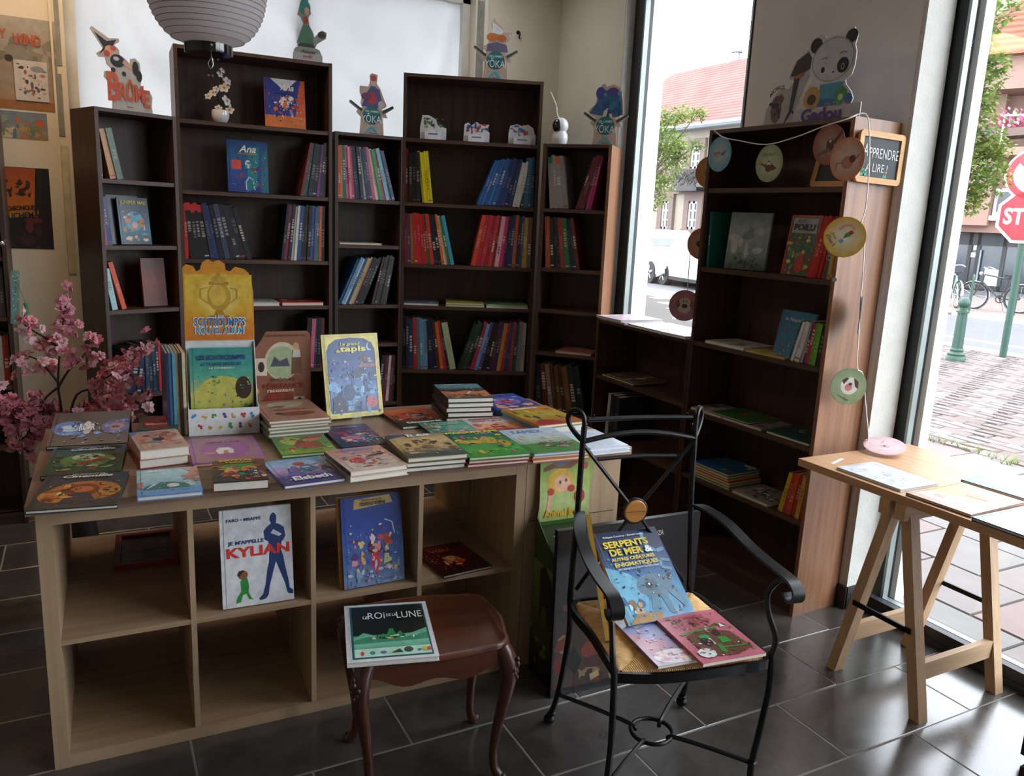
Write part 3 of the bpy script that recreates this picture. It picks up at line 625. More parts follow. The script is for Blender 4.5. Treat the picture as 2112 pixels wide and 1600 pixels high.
RUB = plain('rubber', '#1c1c1e', .8); CHR = plain('chrome', '#b8bcc0', .25, metal=.9)
def bicycle(label, u, v, yaw, col):
    p = on_z(u, v, GZ + .01); o = thing('bicycle', label, 'bicycle', Tm(*p) @ Rz(yaw)); C = plain('bike_' + col[1:], col, .4)
    for x in (-.52, .52):
        w = MB().ring((x, 0, .34), .325, .02, 28, 6, Rx(90)).build('wheel', RUB, o, smooth='all'); s = MB().ring((x, 0, .34), .305, .01, 28, 5, Rx(90))
        for k in range(12): a = 6.2832 * k / 12; s.tube([(x, 0, .34), (x + .3 * math.cos(a), 0, .34 + .3 * math.sin(a))], .003, 4)
        s.build('spokes', CHR, w); MB().ring((x, 0, .34), .36, .012, 20, 4, Rx(90) @ Matrix.Diagonal((1, 1, 2, 1))).build('mudguard', CHR, w)
    f = MB(); bb, st, hd, hb = (-.08, 0, .3), (-.22, 0, .8), (.34, 0, .88), (.38, 0, .72)
    for a, b in ((bb, st), (bb, hb), (st, hd), (hd, hb), (bb, (-.52, 0, .34)), (st, (-.52, 0, .34)), (hb, (.52, 0, .34))): f.tube([a, b], .018, 6)
    f.build('frame', C, o, smooth=True); MB().box(-.36, -.07, .86, -.12, .07, .91).tube([st, (-.24, 0, .87)], .014, 6).build('saddle', RUB, o)
    MB().tube(smooth_path([(.2, -.3, 1.02), (.32, -.22, 1.06), (.34, 0, 1.03), (.32, .22, 1.06), (.2, .3, 1.02)], 4), .014, 6).tube([(.34, 0, .88), (.34, 0, 1.04)], .016, 6).build('handlebar', CHR, o, smooth=True)
    MB().ball((.42, 0, .9), .05, 8, 6).build('lamp', CHR, o); MB().ring((-.08, 0, .3), .09, .012, 16, 4, Rx(90)).tube([(-.08, -.1, .22), (-.08, .1, .38)], .012, 5).build('crank', RUB, o)
    MB().tube([(-.1, -.03, .3), (-.16, -.16, .01)], .01, 5).build('kickstand', CHR, o)
bicycle('pale green bicycle leaning at the shopfront across the road', 1958, 631, 50, '#7a9a86')
bicycle('black bicycle parked behind the green sign post', 2050, 641, 108, '#22262a')
# ------------------------------------------------------------------ parked cars
def car(label, u, v, yaw, body, L, W, H, suv):
    p = on_z(u, v, GZ - .02); o = thing('car', label, 'car', Tm(*p) @ Rz(yaw)); P = plain('car_paint_' + body[1:], body, .25, var=.02, coat=.6); gl = DGLASS
    prof = [(-L / 2, .45), (-L / 2 + .05, .85), (-L / 2 + .2, 1.0 if suv else .92), (-L * .30, H * .68), (-L * .2, H), (L * .12, H), (L * .27, H * .68), (L * .44, H * .58), (L / 2, .62), (L / 2, .35), (L * .4, .22), (-L * .4, .22)]
    b = MB(); low = [(x, z) for x, z in prof]; n = len(low)
    for s, k in ((-1, 1), (1, 1)):
        for x, z in low: b.v.append(Vector((x, s * (W / 2 - (.16 if z > H * .75 else 0)), z)))
    b.F(range(n)); b.F(range(2 * n - 1, n - 1, -1))
    for i in range(n): b.F((i, n + i, n + (i + 1) % n, (i + 1) % n))
    b.build('body', P, o)
    g = MB()
    for s in (-1, 1):
        y = s * (W / 2 - .06); g.poly([(-L * .26, y, H * .7), (L * .22, y, H * .7), (L * .11, s * (W / 2 - .152), H * .95), (-L * .19, s * (W / 2 - .152), H * .95)])
    q = .004; g.poly([(L * .125, -W / 2 + .2, H * .97), (L * .125, W / 2 - .2, H * .97), (L * .268 + .01, W / 2 - .1, H * .70), (L * .268 + .01, -W / 2 + .1, H * .70)])
    g.poly([(-L * .205, -W / 2 + .2, H * .97), (-L * .205, W / 2 - .2, H * .97), (-L * .3 - .01, W / 2 - .1, H * .70), (-L * .3 - .01, -W / 2 + .1, H * .70)]); g.build('window', gl, o)
    for x in (-L * .31, L * .31):
        for s in (-1, 1):
            wq = MB().lathe([(.2, -.1), (.33, -.1), (.34, 0), (.33, .1), (.2, .1)], 20, (x, s * (W / 2 - .06), .33), Rx(90)).build('wheel', RUB, o, smooth=True)
            hb = MB()
            for k in range(5): a = 6.2832 * k / 5; hb.box(-.03, -.12, .04, .03, .12, .22, Tm(x, s * (W / 2 - .06), .33) @ Ry(math.degrees(a)))
            hb.ring((x, s * (W / 2 - .06), .33), .21, .025, 16, 5, Rx(90)).build('wheel_rim', CHR, wq)
    MB().box(-L / 2 - .02, -W / 2 + .05, .3, L / 2 + .03, W / 2 - .05, .5).box(-L * .4, -W / 2 - .01, .2, L * .4, W / 2 + .01, .3).build('bumper', RUB, o)
    for s in (-1, 1):
        MB().box(L * .46, s * (W / 2 - .42), .66, L / 2 + .01, s * (W / 2 - .12), .80).build('headlamp', CHR, o); MB().box(-L / 2 - .015, s * (W / 2 - .3), .72, -L / 2 + .2, s * (W / 2 - .02), .92).build('tail_lamp', plain('tail_red', '#a03030', .3), o)
    MB().box(L / 2, -.26, .42, L / 2 + .04, .26, .53).build('number_plate', WHF, o)
car('white sport utility car parked beyond the small window', 1352, 577, -100, '#d8dcde', 4.3, 1.8, 1.62, True)
car('pale blue hatchback showing its front beside the dark bookcase', 1462, 596, -100, '#b8c8d2', 4.0, 1.7, 1.45, False)
# ------------------------------------------------------------------ bookcases
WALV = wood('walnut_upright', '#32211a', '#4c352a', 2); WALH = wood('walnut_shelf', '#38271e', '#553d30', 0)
WAL_LIT = wood('walnut_lit_side', '#6a4630', '#906648', 2, .4)  # lighter copy of the walnut: window light on these sides put into the colour
K = 1.267
CASES = {}
def bookcase(key, label, x, y, yaw, W, H, shelves, D=.28, low=(), side=WALV, gap=True):
    M = Tm(x, y, 0) @ Rz(yaw); CASES[key] = (M, (x, y), R(yaw)); o = thing('bookcase', label, 'bookcase', M); t = .018
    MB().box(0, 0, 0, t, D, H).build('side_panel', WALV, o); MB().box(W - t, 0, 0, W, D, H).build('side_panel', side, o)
    MB().box(t, .002, H - t, W - t, D, H - .0005).build('top_panel', WALH, o); MB().box(t, D - .012, .06, W - t, D - .006, H - t).build('back_panel', WALV, o)
    MB().box(t, .012, 0, W - t, .03, .06).build('plinth', WALH, o)
    for z in list(shelves) + list(low): MB().box(t, .006, z - .020, W - t, D - .012, z).build('shelf', WALH, o)
    return o
def K1(z): return EYE.z + (z - EYE.z) * K
S1 = [1.690, 1.371, 1.050, .606]; S2 = [2.014, 1.660, 1.305, 1.052, .690]; S3 = [1.660, 1.4035, 1.056, .826, .463]; S4 = [2.018, 1.658, 1.302, 1.055, .664]; S5 = [1.659, 1.316, 1.072, .815, .450]
bookcase('B1', 'narrow dark bookcase left of the tall ones, angled into the room', .067, 4.449, 21.65, .40, 2.02, S1, low=(.33, .06))
bookcase('B2', 'tall wide dark bookcase holding the small white orchid', .438, 4.597, -1.2, .80, 2.37, S2, low=(.37, .06))
bookcase('B3', 'narrow dark bookcase between the two tall bookcases', 1.2535, 4.579, -2.23, .40, 2.02, S3, low=(.06,))
bookcase('B4', 'tall wide dark bookcase nearest the wall corner', 1.642, 4.563, -21.3, .80, 2.37, S4, low=(.35, .06))
bookcase('B5', 'narrow dark bookcase in the corner under the baby camera', 2.353, 4.18, -45.7, .40, 2.02, S5, low=(.06,), side=WAL_LIT)
bookcase('B6', 'low dark bookcase below the small window', 2.535, 3.775, -90, .80, 1.06, [.745, .40], low=(.06,))
bookcase('B7', 'wide dark bookcase against the pillar, hung with paper discs', 2.520, 2.955, -87.47, .765, 2.02, [1.765, 1.411, 1.0645, .734, .4147], low=(.08,), side=WAL_LIT)
bookcase('B0', 'dark bookcase cut by the left edge of the picture', -1.13, 4.43, 0, .80, 2.37, [1.93, 1.66, 1.31, 1.03, .70, .40], low=(.06,))
def cm(key, s, z, d=0): return CASES[key][0] @ Tm(s, d, z)
def fit_s(key, u, v, off=0.01):
    M, p, yaw = CASES[key]; q = (p[0] - math.sin(yaw) * off, p[1] + math.cos(yaw) * off); X = M.inverted() @ on_v(u, v, q, yaw); return X.x, X.z

# ------------------------------------------------------------------ the display table: two open shelf units back to back, a third one turned sideways, one top
OAKV = wood('pale_oak_upright', '#967c60', '#aa9074', 2, .5); OAKH = wood('pale_oak_board', '#967c60', '#aa9074', 0, .5); TOPW = wood('grey_brown_worktop', '#7c604e', '#96796a', 0, .32, 1.2)
TM = Tm(-.161, 2.347, 0) @ Rz(-1.4)
S_, O_, D_ = .038, .335, .0155
def cube_unit(label, M, cols=4):
    o = thing('cube_shelf', label, 'shelf unit', M); W = 2 * S_ + cols * O_ + (cols - 1) * D_; H = .771; Dp = .385
    MB().box(0, 0, 0, S_, Dp, H).build('side_panel', OAKV, o); MB().box(W - S_, 0, 0, W, Dp, H).build('side_panel', OAKV, o)
    MB().box(S_, .001, 0, W - S_, Dp, S_).build('bottom_board', OAKH, o); MB().box(S_, .001, .733, W - S_, Dp, H - .0005).build('top_board', OAKH, o)
    for c in range(cols):
        x = S_ + c * (O_ + D_)
        MB().box(x, .003, .378, x + O_, Dp, .393).build('shelf', OAKH, o)
        if c: MB().box(x - D_, .002, S_, x, Dp, .733).build('divider', OAKV, o)
    return o, W
_, KW = cube_unit('pale oak cube shelf with eight openings facing the stool', TM)
cube_unit('pale oak cube shelf standing behind the front one', TM @ Tm(0, .39, 0))
e = thing('end_cabinet', 'pale oak cabinet closing the right end of the display table', 'cabinet', TM @ Tm(KW + .002, 0, 0))
MB().box(0, 0, 0, .385, .038, .771).build('side_panel', OAKV, e); MB().box(0, .74, 0, .385, .775, .771).build('side_panel', OAKV, e); MB().box(0, .04, .733, .385, .738, .771).build('top_board', OAKH, e); MB().box(0, .04, 0, .385, .738, .038).build('bottom_board', OAKH, e); MB().box(0, .38, .04, .385, .396, .731).build('divider', OAKV, e)
MB().box(.02, -.0012, .555, .365, .0, .557).build('panel_joint', FRAME, e)
tp = thing('worktop', 'long grey-brown wooden worktop over the cube shelves', 'table top', TM)
MB().box(-.02, -.022, .7715, 1.879, .80, .7985).build('board', TOPW, tp)
eb = MB(); rr = random.Random(4)
for k in range(16): x = .1 + k * .11 + rr.uniform(-.03, .03); eb.box(x, -.0226, .773, x + .0012, -.021, .797)
eb.build('edge_joints', wood('worktop_joint', '#6a4c3a', '#7a5a46', 0), tp)
def tt(s, d, z=.80): return TM @ Vector((s, d, z))

# ------------------------------------------------------------------ trestle table by the window
BEECH = wood('beech', '#b4906c', '#caa884', 2, .5); BEECHX = wood('beech_x', '#b4906c', '#caa884', 0, .5); BEECHY = wood('beech_y', '#b08762', '#caa07a', 1, .42)
tb = thing('window_table', 'pale wooden table top on trestles along the big window', 'table', Tm(2.352, 2.082, 0))
MB().box(0, -1.75, .722, .63, 0, .75).build('board', BEECHY, tb)
def trestle(label, y):
    o = thing('trestle', label, 'trestle', Tm(2.355, y, 0)); X0, X1 = .02, .44
    for x in (X0, X1):
        for s in (-1, 1):
            a = s * .175; t = s * .028
            MB().hexa([(x, a - .019, 0), (x + .045, a - .019, 0), (x + .045, a + .019, 0), (x, a + .019, 0), (x, t - .019, .70), (x + .045, t - .019, .70), (x + .045, t + .019, .70), (x, t + .019, .70)]).build('leg', BEECH, o)
        MB().tube([(x - .004 if x < .1 else x + .049, -.105, .30), (x - .004 if x < .1 else x + .049, .105, .30)], .004, 6).box(x - .008 if x < .1 else x + .045, -.115, .29, x if x < .1 else x + .053, .115, .308).build('strap', BLACK, o)
    for s in (-1, 1):
        z = .16; a = s * (.175 - .147 * z / .7); MB().box(X0 + .045, a - .012, z - .032, X1, a + .012, z + .032).build('stretcher', BEECHX, o)
        MB().box(X0 - .03, s * .03 - .02, .668, X1 + .08, s * .03 + .02, .7215).build('head_beam', BEECHX, o)
trestle('pale wooden trestle carrying the table top by the window', 1.66); trestle('second wooden trestle at the near end of the window table', .62)

# ------------------------------------------------------------------ carved side table
MAHO = wood('mahogany', '#3a1c12', '#5c2e1c', 0, .3, .6, .4); MAHL = wood('mahogany_leg', '#2c140c', '#482012', 2, .32, .8, .3)
sx, sy = .80, 1.962; st = thing('side_table', 'small carved dark wooden side table with curved legs', 'side table', Tm(sx, sy, 0) @ Rz(-9.5))
A, B = .225, .172; out = []
for i in range(64):
    a = 6.2832 * i / 64; c, s = math.cos(a), math.sin(a); p = 5.0
    x = A * math.copysign(abs(c) ** (2 / p), c); y = B * math.copysign(abs(s) ** (2 / p), s)
    x *= 1 + .035 * math.cos(4 * a) * 0 - .045 * math.exp(-((abs(y) - B * .55) / .035) ** 2) * (abs(c) > .6) + .02 * math.exp(-(y / .06) ** 2) * (abs(c) > .6); y *= 1 + .05 * math.exp(-(x / .08) ** 2) * (abs(s) > .5) - .04 * math.exp(-((abs(x) - A * .6) / .05) ** 2) * (abs(s) > .5)
    out.append((x, y))
tb2 = MB(); n = len(out)
for sc_, z in ((.955, .424), (1.0, .432), (1.0, .440), (.985, .4465), (.95, .4475), (.94, .4455)):
    for x, y in out: tb2.v.append(Vector((x * sc_, y * sc_, z)))
for k in range(5):
    for i in range(n): tb2.F((k * n + i, k * n + (i + 1) % n, (k + 1) * n + (i + 1) % n, (k + 1) * n + i))
tb2.F(range(5 * n, 6 * n)); tb2.F(range(n - 1, -1, -1)); tb2.build('table_top', MAHO, st, smooth=True)
def apron(x0, y0, x1, y1):
    m = MB(); k = 16; nrm = Vector((y1 - y0, x0 - x1, 0)).normalized() * .009
    for i in range(k + 1):
        t = i / k; p = Vector((x0 + (x1 - x0) * t, y0 + (y1 - y0) * t, 0)); zb = .378 - .018 * math.cos(6.2832 * t) * 0 - .022 * math.sin(math.pi * t) ** 2 + .03 * (abs(t - .5) * 2) ** 6 * 0 + .012 * math.cos(4 * math.pi * t)
        for q in (p + nrm, p - nrm): m.v.append(Vector((q.x, q.y, zb))); m.v.append(Vector((q.x, q.y, .426)))
    for i in range(k):
        a = i * 4; b = a + 4; m.F((a, b, b + 1, a + 1)); m.F((a + 3, b + 3, b + 2, a + 2)); m.F((a + 2, b + 2, b, a))
    m.build('apron', MAHO, st)
ax, ay = .185, .135
for q in ((-ax, -ay - .01, ax, -ay - .01), (ax, ay + .01, -ax, ay + .01), (ax + .01, -ay, ax + .01, ay), (-ax - .01, ay, -ax - .01, -ay)): apron(*q)
for ix in (-1, 1):
    for iy in (-1, 1):
        o2 = Vector((ix, iy * .8, 0)).normalized(); base = Vector((ix * ax, iy * ay, 0))
        pts = [(0.0, .428), (.016, .40), (.026, .365), (.022, .31), (.010, .24), (-.004, .16), (-.010, .09), (-.004, .045), (.010, .022), (.016, .010)]
        P = smooth_path([base + o2 * d + Vector((0, 0, z)) for d, z in pts], 4); rad = []
        key = [(.428, .026), (.38, .028), (.33, .023), (.24, .017), (.16, .014), (.09, .0125), (.045, .013), (.02, .016), (0, .014)]
        for p in P:
            for (z1, r1), (z0, r0) in zip(key[:-1], key[1:]):
                if p.z >= z0: rad.append(r0 + (r1 - r0) * min(1, max(0, (p.z - z0) / (z1 - z0)))); break
        lg = MB().tube(P, rad, 10).build('leg', MAHL, st, smooth=True)
        f = base + o2 * .018; MB().ball((f.x, f.y, .017), .017, 12, 8).build('scroll_foot', MAHL, lg, smooth='all')
        cv = MB(); k0 = base + o2 * .05
        for a, zz, rr in ((0, .385, .008), (.012, .372, .007), (-.012, .372, .007), (.008, .358, .006), (-.008, .358, .006), (0, .345, .006), (0, .40, .006)):
            s2 = Vector((-o2.y, o2.x, 0)) * a; q = k0 + s2 - o2 * (abs(a) * .4); cv.ball((q.x, q.y, zz), rr, 8, 6, (1, 1, 1.3))
        cv.build('carving', MAHL, lg, smooth='all')

# ------------------------------------------------------------------ wrought iron armchair with rush seat
CM = Tm(1.42, 1.68, 0) @ Rz(-12)
ch = thing('armchair', 'black wrought-iron armchair with woven rush seat and wooden medallion', 'chair', CM)
def rod(name, pts, r=.0085, sm=5, parent=None): return MB().tube(smooth_path(pts, sm) if sm else pts, r, 8).build(name, BLACK, parent or ch, smooth=True)
for s in (-1, 1):
    lg = rod('leg', [(s * .205, .215, .46), (s * .205, .20, .36), (s * .215, .20, .24), (s * .225, .215, .12), (s * .235, .245, .03)], .0095)
    MB().ball((s * .236, .248, .017), .019, 12, 8, (1, 1, .8)).lathe([(.011, 0), (.015, .006), (.011, .012)], 10, (s * .232, .24, .035)).build('foot_ball', BLACK, lg, smooth='all')
    po = rod('back_post', [(s * .205, .215, .44), (s * .198, .225, .60), (s * .19, .235, .76), (s * .187, .24, .90), (s * .184, .242, .99)], .0095)
    rod('scroll', [(s * (.185 + d_ * .72), .241 + d_ * .7, z_) for d_, z_ in ((.0, .945), (.022, .962), (.046, .988), (.054, 1.012), (.044, 1.032), (.024, 1.038), (.006, 1.026), (.0, 1.004), (.0, .97))], .008, 5, po)
    lf = rod('leg', [(s * .232, -.205, .46), (s * .232, -.215, .36), (s * .225, -.205, .22), (s * .222, -.19, .10), (s * .222, -.195, .02)], .0095)
    MB().ball((s * .222, -.197, .015), .018, 12, 8, (1, 1, .8)).lathe([(.011, 0), (.017, .006), (.011, .012)], 10, (s * .222, -.19, .10)).build('foot_ball', BLACK, lf, smooth='all')
    rod('arm_support', [(s * .232, -.205, .44), (s * .24, -.205, .50), (s * .232, -.17, .56), (s * .235, -.155, .61), (s * .25, -.175, .655), (s * .256, -.20, .668)], .0085)
    arm = smooth_path([(s * .19, .232, .725), (s * .205, .18, .738), (s * .235, .09, .722), (s * .25, -.02, .692), (s * .256, -.12, .680), (s * .258, -.21, .676), (s * .258, -.245, .664), (s * .258, -.255, .643), (s * .258, -.242, .624), (s * .258, -.222, .624), (s * .258, -.212, .638)], 5)
    ups = Vector((0, 0, 1)); m = MB(); b0 = 0
    for i, p in enumerate(arm):
        t = (arm[min(i + 1, len(arm) - 1)] - arm[max(i - 1, 0)]).normalized(); N = Vector((1, 0, 0)).cross(t).normalized() if True else 0
        for dx, dn in ((-.018, -.004), (.018, -.004), (.018, .004), (-.018, .004)): m.v.append(p + Vector((dx, 0, 0)) + N * dn)
    for i in range(len(arm) - 1):
        for j in range(4): m.F((i * 4 + j, i * 4 + (j + 1) % 4, i * 4 + 4 + (j + 1) % 4, i * 4 + 4 + j))
    m.F((3, 2, 1, 0)); q = len(m.v); m.F((q - 4, q - 3, q - 2, q - 1)); m.build('arm', BLACK, ch, smooth=True)
rod('back_rail', [(-.172, .243, 1.012), (0, .246, 1.014), (.172, .243, 1.012)], .0075)
for s in (-1, 1): MB().ball((s * .155, .243, 1.024), .004, 6, 5).build('rivet', BLACK, ch)
rod('back_rail', [(-.187, .24, .945), (-.09, .244, .962), (0, .246, .968), (.09, .244, .962), (.187, .24, .945)], .0085)
rod('back_rail', [(-.135, .24, .888), (0, .243, .893), (.128, .24, .890)], .0065)
for s in (-1, 1):
    rod('diagonal_brace', [(s * .186, .24, .938), (s * .024, .236, .745)], .006, 0); rod('diagonal_brace', [(s * .024, .234, .690), (s * .185, .22, .475)], .006, 0)
MB().ring((0, .235, .717), .039, .005, 28, 6, Rx(90)).build('medallion_ring', BLACK, ch, smooth='all')
MED = wood('honey_wood', '#94602c', '#b8803f', 0, .35, 1)
md = MB().lathe([(.001, -.008), (.034, -.008), (.037, -.005), (.037, .005), (.034, .008), (.001, .008)], 28, (0, .235, .717), Rx(90)).build('medallion', MED, ch, smooth=True)
MB().box(-.036, .2262, .7165, .036, .2272, .7175).build('medallion_joint', plain('dark_gap', '#3a2412', .8), md)
# seat ring and rush
sq = [(-.222, -.205), (-.12, -.228), (0, -.234), (.12, -.228), (.222, -.205), (.212, 0), (.2, .195), (0, .205), (-.2, .195), (-.212, 0)]
sp_ = smooth_path([(*p, .437) for p in sq + [sq[0]]], 6)
m = MB(); 
for i, p in enumerate(sp_):
    t = (sp_[(i + 1) % (len(sp_) - 1)] - sp_[i - 1 if i else -2]).normalized(); N = Vector((t.y, -t.x, 0))
    for dn, dz in ((.004, -.015), (.004, .013), (-.006, .013), (-.006, -.015)): m.v.append(p + N * dn + Vector((0, 0, dz)))
for i in range(len(sp_) - 1):
    for j in range(4): m.F((i * 4 + j, i * 4 + (j + 1) % 4, i * 4 + 4 + (j + 1) % 4, i * 4 + 4 + j))
m.build('seat_frame', BLACK, ch)
RUSH = plain('rush', '#d6ae76', .75, var=.25, scale=45, bump=.3)
ru = MB(); cen = Vector((0, -.012, 0)); corners = [(-.214, -.2), (.214, -.2), (.194, .188), (-.194, .188)]
def zt(p): return .448 + .011 * (1 - min(1, (abs(p.x) / .21) ** 2)) * (1 - min(1, (abs(p.y) / .2) ** 2))
for k in range(4):
    a = Vector((*corners[k], 0)); b = Vector((*corners[(k + 1) % 4], 0)); nb = 74 if k % 2 == 0 else 66
    bow = Vector((b.y - a.y, a.x - b.x, 0)).normalized() * (.024 if k == 0 else .006)
    for i in range(nb):
        t = (i + .5) / nb; e1 = a.lerp(b, t) + bow * math.sin(math.pi * t); u = min(t, 1 - t) * 2
        tgt = (a if t < .5 else b).lerp(cen, u)                      # strands end on the diagonal seam of the weave
        d = (b - a).normalized(); inn = Vector((-d.y, d.x, 0)); L = (tgt - e1).dot(inn)
        if L < .004: continue
        e2 = e1 + inn * L; r = (b - a).length / nb * .56; P = []
        for q in (0, .03, .35, .7, 1):
            p = e1.lerp(e2, q); P.append(Vector((p.x, p.y, zt(p) - (.020 if q == 0 else .0) - (.004 if q == 1 else 0))))
        ru.tube(P, r, 5, False)
tag(ru.build('rush_weave', RUSH, ch, smooth='all'), kind='stuff')
MB().prism([(p[0] * .93, p[1] * .93) for p in sq], .432, .4445).build('seat_padding', RUSH, ch)
# stretcher ring
MB().ring((0, 0, .108), .062, .0065, 32, 7).build('stretcher_ring', BLACK, ch, smooth='all')
for s in (-1, 1):
    rod('stretcher', [(s * .228, .215, .125), (s * .13, .125, .118), (s * .05, .04, .112), (s * .038, .028, .098)], .0065, 4)
    rod('stretcher', [(s * .222, -.19, .105), (s * .13, -.11, .11), (s * .05, -.045, .112), (s * .038, -.03, .098)], .0065, 4)
# ------------------------------------------------------------------ books on the shelves, seen by their spines
_seed = [0]
def row(key, z, s0, s1, lean0, lean1, h, cols, where, d=.215, k=K, dy=.02):
    """upright books from s0 to s1 along the shelf, leaning from lean0 to lean1 degrees (positive to the right)"""
    cl = cols.split(); n = len(cl); s0 *= k; s1 *= k; h *= k; rnd = random.Random(int(z * 1000) + n + int(s0 * 500))
    wts = [rnd.uniform(.75, 1.25) * (2 if '+' in c else 1) for c in cl]; tot = sum(wts); pos = s0
    for i, c in enumerate(cl):
        a = lean0 + (lean1 - lean0) * (i / max(1, n - 1)); foot = (s1 - s0) * wts[i] / tot; wdt = max(.004, foot * math.cos(R(a)) * .97)
        base, *ex = c.replace('+', '').split('/'); hh = h * rnd.uniform(.96, 1.0); dd = d * rnd.uniform(.93, 1.0); _seed[0] += 1
        if a >= 0: M = cm(key, pos + foot, z + .0005, dy + rnd.uniform(0, .012)) @ Ry(a) @ Tm(-wdt, 0, 0)
        else: M = cm(key, pos, z + .0005, dy + rnd.uniform(0, .012)) @ Ry(a)
        nm = cname(base)
        if n == 1: lab = '%s spined comic book, alone at the %s' % (nm, where)
        else: lab = '%s spine, %s from left of %d, %s' % (nm, ORD[i], n, where)
        spine_book(lab, wdt, hh, dd, M, '#' + base, '#' + ex[0] if ex and ex[0] else None, '#' + ex[1] if len(ex) > 1 else None, 'comic books on the dark shelves', _seed[0])
        pos += foot
z = S1
row('B1', z[0], .0165, .026, -1, -1, .11, '5a3a6a', 'top shelf, narrow left bookcase', d=.15)
row('B1', z[0], .056, .105, -10, -11, .192, 'c08a4a 4a6a62', 'leaning on top shelf, narrow left bookcase')
row('B1', z[1], .018, .052, -2, -5, .19, 'b0506a 26307a 1c2a6c', 'second shelf, narrow left bookcase')
row('B1', z[2], .033, .055, -9, -9, .165, 'a8d0dc', 'left end, third shelf, narrow left bookcase')
row('B1', z[2], .074, .093, -14, -14, .2, 'd8502c', 'middle, third shelf, narrow left bookcase')
row('B1', z[3], .030, .130, 16, 9, .19, '141c30 1a2c4a 16243c 203048', 'leaning in fourth shelf, narrow left bookcase')
row('B1', z[3], .138, .243, 0, 0, .2, '1c3050 26405c 1a2438 24344c 142030 c8222a+', 'right part, fourth shelf, narrow left bookcase')
z = S2
row('B2', z[1], .496, .606, 11, 4, .232, '6a2a28 1c6a6a 16181c 16181c 7a3a8a 16383c 4a1c2a', 'second shelf, orchid bookcase')
row('B2', z[2], .016, .031, 0, 0, .232, 'c02428', 'left end, third shelf, orchid bookcase')
row('B2', z[2], .036, .288, -4, -15, .232, '14141a/b82828 14141a/b82828 14141a/b82828 14141a/b82828 1c2c58 28406a 141a2a 34405a 14161e 1c2434 14161e 181c28', 'left half, third shelf, orchid bookcase')
row('B2', z[2], .41, .600, 7, 1, .245, '12182a 8a2044 16181e c8ccd0 d8dcdc 1e4a80 16181c 14161a 16181c 2a58a0 564a8a 2a8a70 c0582a 181a1e', 'right half, third shelf, orchid bookcase')
row('B2', z[4], .20, .27, -20, -24, .21, '5a3a8a 2a8aa8', 'behind carton stand, fifth shelf, orchid bookcase')
row('B2', z[4], .505, .597, 5, 1, .235, '141828 1a1e30 c8607a 1c2c50 14161e 8a2426', 'right end, fifth shelf, orchid bookcase')
z = S3
row('B3', z[0], .016, .283, 0, -15, .232, 'd0582a b89030 2a6a6a d8708a e088a0 c03a5a 16223c+ 1a2438 d8d8d8 1c2a4a 2a3a5a c05a78 d8dcd0 3a8a50 b03030 7ab0c8 24507a 2a4a6a', 'top shelf, narrow middle bookcase')
row('B3', z[2], .0165, .135, 24, 22, .235, '1c5a9a 6aa0c8 d0d8dc 1a3a7a b0b870 d09088 16181c 1a1c20 16181c', 'left group, third shelf, narrow middle bookcase')
row('B3', z[2], .174, .245, 14, 10, .232, '4a2024 2a2c30 303236 2a2c30 34363a', 'right group, third shelf, narrow middle bookcase')
row('B3', z[4], .205, .29, 6, 3, .225, '16181c 1a1e28 7a2830 d0d0d0 6a2a30 181c22', 'lowest visible shelf, narrow middle bookcase')
z = S4
row('B4', z[1], .0165, .028, -1, -1, .24, '7a1a20', 'left end, second shelf, corner tall bookcase')
row('B4', z[1], .031, .088, -1, -3, .226, '16161a 18181c 16161a', 'after red spine, second shelf, corner tall bookcase')
row('B4', z[1], .095, .144, -7, -7, .234, 'd8cc1c//303010 d8cc1c//303010 e0d420//303010 d8cc1c//303010 d0c418//303010', 'yellow set, second shelf, corner tall bookcase')
row('B4', z[1], .345, .51, 21, 12, .225, '2a60a8 346cb0 28508e 3a78b8 2c5a98 243c78 2a4a8a 1c3060 24447c', 'leaning blue set, second shelf, corner tall bookcase')
row('B4', z[1], .513, .547, 11, 11, .212, 'd8dce0//2a3a6a d8dce0//2a3a6a', 'white pair, second shelf, corner tall bookcase')
row('B4', z[1], .551, .612, 5, 0, .233, '24487c 2c6a8a 2a4a80 1c3460', 'right end, second shelf, corner tall bookcase')
row('B4', z[2], .0165, .252, -1, -13, .235, '7a1c24 6a3a6a b88a30 b02028 b82028 b02028 a81c24 3a8a40 c03028 16202c 1a1c24 d86a28 d8d0b0 3a6a4a 3aa0c0', 'left half, third shelf, corner tall bookcase')
row('B4', z[2], .328, .614, 11, 0, .245, 'c8442a b02228 b0283a 8a1c24 c03038 6a1c2a d8a0a8 c02a6a 7a2a6a 1c2648 2a4a8a c8602a 1c2c58 4a5a7a b89a3a 6a5a4a', 'right half, third shelf, corner tall bookcase')
row('B4', z[4], .0165, .140, -1, -3, .25, '16202c 1c2a40 24344c a83028 6a9ab8 5a8ab0 78a8c0', 'left, bottom row, corner tall bookcase')
row('B4', z[4], .145, .276, -5, -12, .24, '16203c 1c2848 5a2c1c c0602a a82c28 1a2434 a8b890+', 'middle, bottom row, corner tall bookcase')
row('B4', z[4], .279, .606, 18, 1, .243, '16301c 1a3c28 161c20 a83038 6a9ac8 5a3a7a 14161a 181c24 5a1c28 3a2a6a c8903a b03030 2a4a8a a83038 2a6a70 8a8a8a b0b0b0', 'right, bottom row, corner tall bookcase')
z = S5
row('B5', z[0], .04, .128, -6, -10, .238, '8a8a86/2a7a50 8c8a88 8a8886/c8602a 807e7c', 'grey set, top shelf, corner narrow bookcase')
row('B5', z[0], .158, .202, 17, 16, .25, '5a1c2a 64202e 4a1824', 'leaning maroon set, top shelf, corner narrow bookcase')
row('B5', z[0], .208, .232, 11, 10, .24, 'a82a6a b83a7a', 'pink pair, top shelf, corner narrow bookcase')
